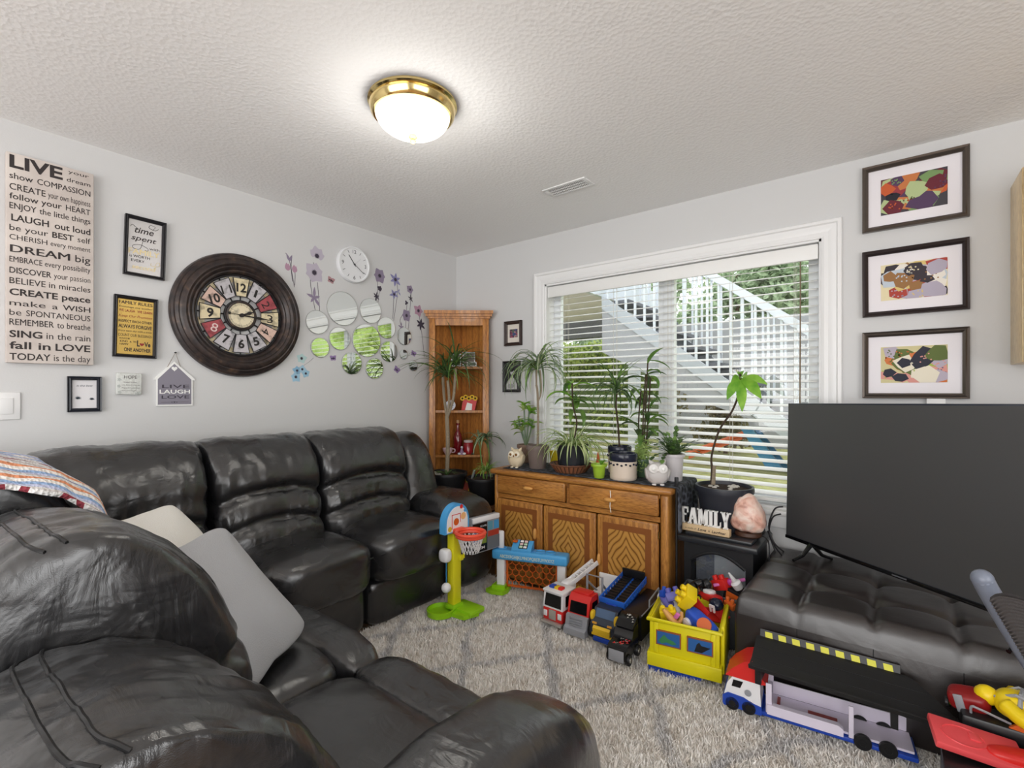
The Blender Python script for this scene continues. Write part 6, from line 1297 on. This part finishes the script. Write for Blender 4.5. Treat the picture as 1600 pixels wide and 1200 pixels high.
for y in (.04, .31):
    for s_ in (-1, 1): wheel(bt, (s_*.068, y, .034), .034, .03)
# black semi
sm = truck_root('toy_semi_truck', 'black toy semi truck with long black trailer next to the yellow bin', -.978, 1.985, radians(3))
b = B(); b.prismx([(.0, .03), (.003, .075), (.02, .086), (.075, .092), (.09, .125), (.11, .142), (.15, .146), (.155, .03)], -.045, .045); b.prismx([(.085, .14), (.11, .155), (.16, .175), (.17, .175), (.17, .14)], -.042, .042); b.build('cab', pl('gloss_black', (22, 22, 24), .15), sm)
b = B(); b.b2(-.036, .036, -.004, .002, .022, .072, .002); b.build('grille', M_PGRY, sm)
b = B(); b.raw([(-.036, .0785, .097), (.036, .0785, .097), (.034, .0905, .122), (-.034, .0905, .122), (-.036, .085, .095), (.036, .085, .095), (.034, .097, .12), (-.034, .097, .12)], [(0, 1, 2, 3), (4, 5, 6, 7), (0, 1, 5, 4), (2, 3, 7, 6), (1, 2, 6, 5), (0, 3, 7, 4)]); b.build('windscreen', M_GLD, sm)
b = B(); rr = random.Random(2)
for k in range(12): x, y = rr.uniform(-.03, .03), rr.uniform(.02, .068); z = .0862+(y-.02)*.11; b.raw([(x, y, z+.001), (x+.012, y+.004, z+.002), (x+.004, y+.012, z+.0028)], [(0, 1, 2)])
b.build('flame_print', pl('hot_red', (206, 50, 50)), sm, flat=True)
b = B()
for k in range(10): x, y = rr.uniform(-.03, .03), rr.uniform(.02, .068); z = .0866+(y-.02)*.11; b.raw([(x, y, z+.001), (x+.009, y+.006, z+.002), (x+.001, y+.008, z+.0025)], [(0, 1, 2)])
for k in range(8): x, y = rr.uniform(-.03, .03), rr.uniform(.105, .15); z = .155+(y-.11)*.4; b.raw([(x, y, z+.003), (x+.01, y+.004, z+.005), (x+.002, y+.01, z+.0075)], [(0, 1, 2)])
b.build('silver_print', M_TCHR, sm, flat=True)
b = B(); b.b2(-.05, .05, .18, .53, .155, .162, .002).b2(-.05, -.046, .18, .53, .05, .155).b2(.046, .05, .18, .53, .05, .155).b2(-.046, .046, .18, .53, .05, .058); b.b2(-.05, .05, .18, .186, .05, .155); b.build('trailer', M_PBLK, sm)
b = B(); b.tube([(.048, .19, .165), (.048, .52, .165)], .003, 5); b.tube([(.046, .30, .165), (.046, .30, .20), (.046, .44, .215), (.046, .44, .165)], .004, 5); b.build('rail', M_PGRY, sm)
B().b2(-.03, .03, .1, .3, .03, .05).build('chassis', pl('dark_grey'), sm)
for y in (.035, .14, .40, .46):
    for s_ in (-1, 1): wheel(sm, (s_*.045, y, .025), .025, .018, hub=M_TCHR)
# ---- yellow bin on blue tray
BR = radians(10); bn = thing('toy_bin', 'yellow plastic toy bin heaped with toys beside the ottoman', 'toy bin', (-.862, 2.065, .05), BR)
BW, BD, BH = .30, .33, .205
b = B()
def ringbox(b, x0, x1, y0, y1, z0, z1, t):
    b.b2(x0, x1, y0, y0+t, z0, z1, .004).b2(x0, x1, y1-t, y1, z0, z1, .004).b2(x0, x0+t, y0+t, y1-t, z0, z1, .004).b2(x1-t, x1, y0+t, y1-t, z0, z1, .004)
M_BIN = pl('bin_yellow', (226, 214, 20), .4)
ringbox(b, .006, BW-.006, .006, BD-.006, .03, BH, .006); b.b2(.006, BW-.006, .006, BD-.006, 0, .01); b.build('bin_wall', M_BIN, bn)
b = B(); ringbox(b, -.004, BW+.004, -.004, BD+.004, .0, .06, .012); b.build('base_band', M_BIN, bn)
b = B(); b.tube([(0, 0, BH), (BW, 0, BH), (BW, BD, BH), (0, BD, BH)], .009, 8, closed=True); b.build('rim', M_BIN, bn)
for x in (.045, BW-.02): B().b2(x-.02, x+.0, .0, .006, .06, BH-.01, .003).build('rib', M_BIN, bn)
b = B(); b.b2(BW-.004, BW+.012, .03, BD-.05, .02, BH+.018, .006); b.build('corner_panel', M_BIN, bn)
for k, x in enumerate((.035, .165)):
    q = B(); q.b2(x, x+.105, -.0015, .006, .10, .165); q = q.build('picture_panel', pl('panel_rust', (150, 84, 50)), bn, flat=True); B().b2(x+.005, x+.10, -.0022, .0, .105, .16).build('picture', pl('sea_blue', (44, 96, 160)), q, flat=True)
    p_ = B(); 
    if k == 0: p_.prismy([(x+.01, .118), (x+.035, .15), (x+.05, .135), (x+.075, .128), (x+.088, .118), (x+.07, .112), (x+.045, .118), (x+.025, .108)], -.0028, -.002)
    else: p_.prismy([(x+.03, .108), (x+.04, .14), (x+.05, .15), (x+.058, .138), (x+.095, .135), (x+.075, .12), (x+.06, .108)], -.0028, -.002)
    p_.build('picture_motif', [pl('sea_green', (60, 130, 80)), M_PBLK][k], q, flat=True)
bt_ = thing('plastic_crate', 'low dark blue slotted tray under the yellow bin', 'crate', (-.862, 2.065, .013), BR); b = B(); b.b2(0, .22, .012, .3, .0, .036)
for k in range(8): b.b2(.004+k*.028, .010+k*.028, .002, .012, 0, .036)
b.b2(0, .22, .002, .012, .028, .036).b2(0, .22, .002, .012, 0, .006); b.build('tray', M_PDBL, bt_)
def inbin(u, v, z): c_, s_ = cos(BR), sin(BR); return Vector((-.862+u*c_-v*s_, 2.065+u*s_+v*c_, z))
def toy(name, label, P, rot, cat='toy', group=None): return thing(name, label, cat, P, rot=rot, group=group)
M_BBLU, M_PPUR, M_TAN, M_PPNK = pl('block_blue', (40, 84, 196)), pl('block_violet', (106, 104, 190)), pl('tan', (214, 160, 92)), pl('pink', (222, 120, 190))
def block(o, M, nx=2, ny=1, s_=.032, h=.034):
    b = B(); b.b2(0, nx*s_, 0, ny*s_, 0, h, .003)
    for i in range(nx):
        for j in range(ny): b.lathe([(s_*.32, 0), (s_*.32, .017), (s_*.26, .02), (0, .02)], 16, c=(s_*(i+.5), s_*(j+.5), h))
    return b.build('block', M, o)
o = toy('building_block', 'yellow four-stud building block topping the toys in the bin', inbin(.15, .10, .275), (radians(38), radians(-50), radians(-15)), 'building block'); block(o, pl('block_yellow', (240, 210, 30)), 2, 2, .04, .05)
o = toy('building_block', 'violet and blue building block at the cabinet side of the bin', inbin(.055, .17, .272), (radians(-25), radians(-18), radians(30)), 'building block'); block(o, M_PPUR, 2, 1, .036, .04)
o = toy('building_block', 'small deep blue building block behind the violet block', inbin(.02, .21, .275), (radians(-20), radians(20), radians(50)), 'building block'); block(o, M_BBLU, 2, 1, .03, .032)
o = toy('toy_car', 'blue chunky toy car with white wheels under the yellow block', inbin(.145, .09, .243), (radians(10), radians(16), radians(-22)), 'toy car'); b = B(); b.sup((.06, .03, .02), (.15, .065, .062), 4, 8, lambda q, w: Vector((w.x, w.y, w.z*(1-.2*q.x)))); b.build('body', M_BBLU, o)
for x in (.015, .108):
    for y in (-.006, .066): wheel(o, (x, y, .0), .021, .014, 'y', M_PWHT).data.materials[0] = M_PWHT
o = toy('toy_slide', 'tan curved plastic animal toy lying along the front of the bin', inbin(.045, .055, .235), (radians(6), radians(14), radians(8))); b = B(); b.tube(spl([(0, .0, .055), (.03, .0, .035), (.07, -.005, .012), (.12, -.005, .004), (.17, 0, -.002), (.20, .004, -.012)], 6), [lerp(.008, .019, sin(pi*i/30)) for i in range(31)], 10); b.tube(spl([(.07, 0, .012), (.078, .03, .03), (.07, .05, .05)], 5), .008, 8); b.build('body', M_TAN, o)
B().ball((.195, .0, -.004), (.016, .015, .014), 12, 8).build('head', M_TAN, o)
o = toy('building_block', 'yellow sloped block standing in the front corner of the bin near the semi truck', inbin(.045, .075, .215), (radians(16), radians(-12), radians(20)), 'building block'); block(o, pl('block_yellow'), 2, 1, .036, .05)
o = toy('building_block', 'small pink block resting on the tan toy', inbin(.10, .045, .263), (radians(20), radians(30), radians(10)), 'building block'); B().b2(0, .018, 0, .012, 0, .03, .002).build('block', M_PPNK, o)
o = toy('toy_bus', 'white and lilac toy shell leaning at the cabinet side of the bin', inbin(.05, .23, .235), (radians(30), radians(-32), radians(40))); B().sup((0, 0, 0), (.07, .15, .05), 3.2, 8).build('body', M_PWHT, o); B().sup((0, .01, .012), (.05, .09, .05), 3, 7).build('window_band', M_PPUR, o)
o = toy('toy_tray', 'red plastic trough lying at the ottoman side of the bin', inbin(.225, .19, .245), (radians(-24), radians(24), radians(-30))); b = B(); b.prismx([(-.07, 0), (.07, 0), (.085, .045), (.078, .045), (.066, .006), (-.066, .006), (-.078, .045), (-.085, .045)], -.045, .045); b.build('trough', M_PRED, o)
o = toy('toy_cone', 'orange plastic pipe piece between the red trough and the blue car', inbin(.235, .10, .225), (radians(60), radians(10), 0)); B().lathe([(.0, 0), (.022, 0), (.022, .06), (.03, .062), (.03, .08), (.0, .08)], 18).build('pipe', M_PORG, o)
o = toy('toy_helmet', 'small navy toy helmet with white marking on the ottoman corner of the bin', inbin(.262, .235, .262), (radians(12), 0, radians(-20))); B().ball((0, 0, .02), (.034, .03, .028), 16, 10).build('shell', pl('navy', (24, 32, 54), .15), o); b = B(); b.prismy([(-.014, -.004), (-.014, .03), (.012, .03), (.012, -.004), (.004, -.004), (.004, .02), (-.006, .02), (-.006, -.004)], -.0345, -.028); b.build('white_mark', M_PWHT, o, flat=True)
# heap behind the bin: packing box carrying the toys in front of the stove
cb = thing('toy_crate', 'dark grey crate of toys behind the yellow bin in front of the stove', 'crate', (-.845, 2.43, RZ), radians(6)); b = B(); ringbox(b, 0, .30, 0, .15, 0, .24, .006); b.b2(.006, .294, .006, .144, 0, .2); b.build('crate', pl('dark_grey'), cb)
def inheap(u, v, z): c_, s_ = cos(radians(6)), sin(radians(6)); return Vector((-.845+u*c_-v*s_, 2.43+u*s_+v*c_, z))
o = toy('toy_monster_truck', 'black and white toy buggy with four black wheels tipped on the heap', inheap(.085, .03, .285), (radians(-28), radians(-16), radians(36)), 'toy car'); b = B(); b.sup((0, 0, .02), (.055, .11, .04), 3.4, 7); b.build('body', pl('gloss_black'), o)
q = B(); q.text('SPORT', -.04, .045, -.01, .02, 0, .02); q = q.build('side_print', M_PWHT, o, flat=True, normals=False); q.matrix_local = Matrix.Translation((-.0, 0, .0412)) @ Matrix.Rotation(radians(90), 4, 'Z')
for x in (-.036, .036):
    for y in (-.04, .04): wheel(o, (x, y, .008), .024, .022)
o = toy('building_block', 'red two-stud building block on the heap in front of the stove', inheap(.15, .06, .275), (radians(10), radians(-22), radians(-30)), 'building block'); block(o, M_PRED, 2, 1, .042, .05)
o = toy('toy_figure', 'small tan toy figure lying on the heap next to the sideboard', inheap(.04, .08, .262), (radians(80), radians(20), radians(40))); b = B(); b.tube([(0, 0, 0), (0, 0, .05)], [.012, .014], 8).tube([(-.02, 0, .045), (-.03, 0, .01)], .005, 6).tube([(.02, 0, .045), (.034, 0, .02)], .005, 6).ball((0, 0, .066), .013, 10, 7); b.build('body', M_TAN, o)
o = toy('toy_tower', 'tan slatted toy piece beside the buggy on the heap', inheap(.085, .10, .268), (radians(12), radians(10), radians(15))); b = B()
for k in range(4): b.b2(k*.014, k*.014+.006, 0, .01, 0, .04)
b.b2(0, .05, 0, .01, .0, .006).b2(0, .05, 0, .01, .034, .04); b.build('slats', M_TAN, o)
o = toy('toy_box', 'black toy box with an orange face beside the ottoman', inheap(.245, .05, .238), (radians(4), radians(12), radians(-14))); B().b2(-.05, .05, -.03, .05, 0, .075, .004).build('box', M_PBLK, o); B().b2(-.036, .046, -.0315, -.029, .008, .062, .001).build('orange_face', M_PORG, o, flat=True)
o = toy('toy_wand', 'lilac pink toy wand lying over the orange faced box', inheap(.205, .05, .330), (0, radians(-18), radians(20))); b = B(); b.b2(-.06, .09, -.009, .009, -.006, .006, .003); b.build('bar', M_PPNK, o); B().sup((.03, -.012, .004), (.045, .03, .034), 3, 6).build('grip', pl('magenta', (186, 70, 160)), o)
o = toy('toy_mixer', 'white toy nozzle with pale handle beside the pink wand', inheap(.265, .035, .325), (radians(20), radians(-30), radians(10))); B().lathe([(0, 0), (.022, .0), (.024, .03), (.012, .04), (.004, .09), (0, .09)], 16).build('nozzle', M_PWHT, o)
o = toy('toy_car', 'red toy car with a white roof below the buggy on the heap', inheap(.145, -.015, .252), (radians(-8), radians(6), radians(60)), 'toy car'); b = B(); b.sup((0, 0, .018), (.06, .13, .036), 3.6, 7); b.build('body', M_PRED, o); B().sup((0, .005, .04), (.048, .06, .026), 3, 6).build('roof', M_PWHT, o)
for x in (-.03, .03):
    for y in (-.04, .04): wheel(o, (x, y, .008), .014, .01)
o = toy('building_block', 'orange building block between the red car and the navy helmet', inheap(.205, -.02, .245), (radians(12), radians(10), radians(-25)), 'building block'); block(o, pl('orange'), 2, 1, .026, .03)
o = toy('toy_rock', 'dark olive plastic toy rock on the heap next to the sideboard', inheap(.045, .025, .250), (0, 0, .4)); b = B(); b.ball((0, 0, .02), (.045, .035, .03), 12, 8); b.build('rock', pl('dark_olive', (70, 66, 54), .6), o)
# ---- white and blue rescue truck with the black ramp on it
pt = thing('toy_rescue_truck', 'white and blue toy rescue truck with red roof under the black ramp', 'toy truck', (-.522, 1.99, RZ), radians(7)); PWd = .125
b = B(); b.prismy([(.0, .05), (.012, .10), (.03, .128), (.125, .125), (.13, .03), (.0, .03)], 0, PWd); b.build('cab', M_PWHT, pt)
b = B(); b.prismy([(-.004, .02), (-.004, .05), (.015, .064), (.07, .06), (.10, .048), (.132, .042), (.132, .012), (.0, .012)], -.004, PWd+.004); b.b2(.13, .59, .0, PWd, .012, .028, .004); b.build('lower_body', M_PDBL, pt)
b = B(); b.prismy([(.028, .092), (.034, .118), (.068, .118), (.058, .092)], -.0015, .002); b.build('side_window', M_GLD, pt)
B().at((.085, -.002, .082), (pi/2, 0, 0)).lathe([(0, .0), (.012, 0), (.012, .002), (0, .003)], 20).build('round_badge', M_PGRY, pt)
b = B(); b.prismy([(.006, .128), (.03, .16), (.07, .195), (.10, .205), (.115, .165), (.15, .13), (.13, .125)], .0, PWd); b.build('roof', M_PRED, pt)
b = B(); b.b2(.145, .165, -.002, .004, .03, .14, .002).b2(.145, .165, PWd-.004, PWd+.002, .03, .14, .002).b2(.40, .415, -.002, .004, .03, .14, .002).b2(.145, .60, PWd-.004, PWd+.002, .04, .09, .002); b.prismy([(.15, .03), (.15, .065), (.37, .065), (.385, .055), (.385, .03)], -.01, .012); b.b2(.15, .58, .012, PWd-.004, .032, .04); b.build('trailer', pl('lilac_white', (222, 214, 230)), pt)
B().b2(.28, .37, .03, .06, .04, .05).build('trailer_trim', pl('brick_red', (150, 50, 40)), pt); B().b2(.18, .19, .03, .10, .04, .046).build('trailer_trim', pl('brick_red', (150, 50, 40)), pt)
for x in (.03, .088, .44, .51):
    for y in (.004, PWd-.004): wheel(pt, (x, y, .026), .026, .016, 'y', M_PBLK)
rm = thing('toy_ramp', 'black toy track ramp with yellow hazard stripes leaning on the ottoman', 'toy', (-.43, 1.985, .232), rot=(radians(0), 0, radians(1.5)))
b = B(); Lr = .47
b.prismx([(-.02, .012), (-.012, -.004), (.0, 0), (.05, .006), (.135, .045), (.155, .048), (.155, .053), (.134, .051), (.05, .012), (-.004, .006), (-.014, .014)], 0, Lr)
for v in b.bm.verts:
    if v.co.x > .1: v.co.x += .17*max(0, min(1, (.155-v.co.y)/.16))
for y, z in ((.02, .0068), (.05, .013), (.1, .035)): b.tube([(0.01, y, z), (Lr-.01+.17*(.155-y)/.16, y, z)], .0018, 4)
b.build('deck', pl('ramp_black', (30, 30, 31), .5), rm); B().prismx([(.155, .047), (.160, .047), (.172, .075), (.167, .077)], .01, Lr-.02).build('stripe_board', M_PBLK, rm)
for k in range(9):
    x = .03+k*.047; B().raw([(x, .1555, .051), (x+.026, .1555, .051), (x+.022, .1655, .073), (x-.004, .1655, .073)], [(0, 1, 2, 3)]).build('hazard_stripe', pl('hazard_yellow', (214, 210, 50)), rm, flat=True)
for x in (.02, Lr-.05): B().b2(x, x+.02, -.002, .15, -.06, .004).build('side_bracket', M_PBLK, rm)
# ---- pile at the ottoman's near end
sb_ = thing('storage_bin', 'dark lidded storage box under the coral toy board', 'storage box', (.115, 1.80, .0), 0); b = B(); b.b2(0, .5, 0, .27, 0.042, .205, .01); b.build('body', pl('dark_grey'), sb_); B().b2(-.008, .508, -.008, .278, .205, .22, .006).build('lid', M_PBLK, sb_)
o = toy('toy_board', 'coral red plastic toy board in front of the firefighter figure', (.085, 1.90, .250), (radians(12), radians(6), radians(10))); b = B(); b.b2(0, .20, -.05, .06, 0, .022, .005); b.tube([(.02+.05+.05*cos(2*pi*i/28), .005+.035*sin(2*pi*i/28), .022) for i in range(28)], .003, 5, closed=True); b.b2(.085, .11, -.0, .03, .02, .026, .002); b.build('board', pl('coral_red', (232, 84, 88)), o)
o = toy('toy_boat', 'bright red toy hull beside the coral board', (.31, 1.93, .232), (0, 0, radians(14))); B().sup((0, 0, .02), (.22, .06, .035), 3, 8).build('hull', M_PRED, o)
o = toy('toy_case', 'flat black toy case under the firefighter figure', (.16, 2.0, .2205), (0, 0, 0)); B().b2(0, .30, .0, .10, 0, .065, .008).build('case', M_PBLK, o)
fg = toy('firefighter_figure', 'chunky toy firefighter in yellow suit with grey harness lying on the toy pile', (.295, 2.05, .335), (0, 0, radians(-14)), 'toy figure'); M_FY, M_FG = pl('suit_yellow', (236, 206, 24)), pl('glove_grey', (196, 198, 206))
b = B(); b.sup((0, 0, 0), (.12, .085, .08), 2.6, 10, lambda q, w: Vector((w.x, w.y*(1-.15*q.x), w.z))); b.tube(spl([(-.03, -.045, .01), (.01, -.07, -.005), (.05, -.075, -.01)], 5), [.022]*11, 10).tube(spl([(-.03, .045, .01), (.01, .07, .0), (.05, .075, .01)], 5), [.022]*11, 10); b.build('torso', M_FY, fg, ang=180)
b = B(); b.tube([(-.055, -.02, .012), (-.01, -.03, .041), (.05, -.028, .03)], .005, 6).tube([(-.055, .02, .012), (-.01, .03, .041), (.05, .028, .03)], .005, 6).tube([(.0, -.045, .015), (.0, -.02, .042), (0, .02, .042), (0, .045, .015)], .006, 6); b.build('harness', M_PGRY, fg)
for s_ in (-1, 1): B().sup((.075, s_*.078, -.005+.01*s_), (.05, .036, .034), 2.4, 7).build('glove', M_FG, fg)
B().ball((-.075, 0, .0), (.03, .028, .028), 14, 9).build('head', M_FY, fg); B().b2(.065, .085, -.03, .03, -.03, .03, .008).build('backpack', M_FG, fg)
o = toy('toy_fire_pack', 'dark red toy pack with grey strap and lime wheel next to the firefighter figure', (.185, 2.075, .295), (radians(10), radians(-12), radians(-10))); B().sup((0, 0, .01), (.10, .075, .055), 4, 8).build('pack', pl('dark_red', (140, 26, 28)), o); B().b2(-.03, -.008, -.04, -.034, -.015, .04, .002).build('strap', M_PGRY, o); wheel(o, (-.054, -.01, -.008), .016, .01, 'x', M_LIME); B().tube(spl([(.0, -.045, -.03), (.01, -.055, .02), (.03, -.055, .018), (.09, -.05, -.012)], 5), .0035, 6).build('hose', M_PGRY, o)
o = toy('toy_fin', 'orange shark fin shaped toy piece in front of the firefighter figure', (.30, 1.99, .292), (0, 0, radians(-8))); B().prismy([(-.04, 0), (.045, 0), (.03, .012), (.034, .035), (.0, .028), (-.025, .014)], -.006, .006).build('fin', M_PORG, o)
# ------------------------------------------------------------------ office chair at the edge of the picture (faces +x, seen from behind)
M_CGRY = mat('chair_grey_plastic', (112, 118, 132), .3); M_MESH = mat('chair_grey_mesh', (92, 88, 88), .9, bump=(420, .9, .004))
ch_ = thing('office_chair', 'grey office chair with curved back frame and mesh back in front of the television', 'chair', (.52, 1.36, 0), 0)
A_ = Vector((.172, 1.655, .80)); wv = Vector((.43, -.90, -.0)).normalized(); nv = Vector((.90, .43, 0)).normalized(); dv = Vector((nv.x*.46, nv.y*.46, -.89)).normalized()
R0 = Vector((.52, 1.36, 0))
def cp(a, d, o=0.): q = A_+wv*a+dv*d+dv.cross(wv).normalized()*o; return q-R0
WB, HB = .44, .46
fr = spl([cp(.0, -.005), cp(-.004, .03), cp(-.002, .14), cp(.012, .30), cp(.05, HB), cp(.14, HB+.03), cp(WB-.14, HB+.03), cp(WB-.05, HB), cp(WB-.012, .30), cp(WB+.002, .14), cp(WB+.004, .03), cp(WB, -.005)], 6)
o = B().tube(fr, .023, 12).build('back_frame', M_CGRY, ch_, ang=180)
for q in (fr[0], fr[-1]): B().ball(q, .023, 14, 9).build('frame_end', M_CGRY, o)
b = B()
def msh(u, v):
    a = lerp(.05, WB-.05, u); d = lerp(-.012, HB, v)+.03*(abs(2*u-1)**6)*(1-v); return cp(a, d, .012+.03*(2*u-1)**2-.012+.0013*sin(v*330))
b.grid(msh, 20, 420); o = b.build('mesh_back', M_MESH, ch_, ang=180); m_ = o.modifiers.new('s', 'SOLIDIFY'); m_.thickness = .012
sc0 = cp(WB/2, HB+.03); se_ = Vector((sc0.x+.22, sc0.y+.10, .46))
b = B(); b.sup(se_, (.47, .47, .085), 4, 12, rot=(0, 0, atan2(nv.y, nv.x))); b.build('seat', M_MESH, ch_)
B().tube(spl([cp(WB/2, HB*.6, .03), cp(WB/2, HB+.05, .03), Vector((sc0.x+.08, sc0.y+.03, .40)), se_+Vector((0, 0, -.06))], 6), .022, 8).build('back_bracket', M_CGRY, ch_)
B().cyl(se_+Vector((0, 0, -.04)), (se_.x, se_.y, .09), .026, .026, 14).build('gas_column', M_BLK, ch_)
for k in range(5):
    a = 2*pi*k/5+.3; e = (se_.x+.25*cos(a), se_.y+.25*sin(a), .062); o = B().tube([(se_.x, se_.y, .1), e], [.028, .016], 8).build('base_arm', M_CGRY, ch_); B().ball((e[0], e[1], .028), (.027, .027, .028), 12, 8).build('caster', M_BLK, o)
# ------------------------------------------------------------------ cables beside the television
cbl = thing('cable_bundle', 'looped black cables hanging beside the television above the stove', 'cable', (-.47, 2.86, 0))
for pts in ([(.0, .02, .62), (-.035, .0, .60), (-.05, -.01, .52), (-.02, -.02, .43)], [(.01, .02, .66), (-.03, .02, .64), (-.055, .01, .55), (-.03, .0, .47), (.02, -.02, .435)], [(-.055, -.02, .53), (-.02, -.05, .47), (.02, -.09, .436)]):
    B().tube(spl(pts, 8), .0042, 6).build('cable', M_BLK, cbl)
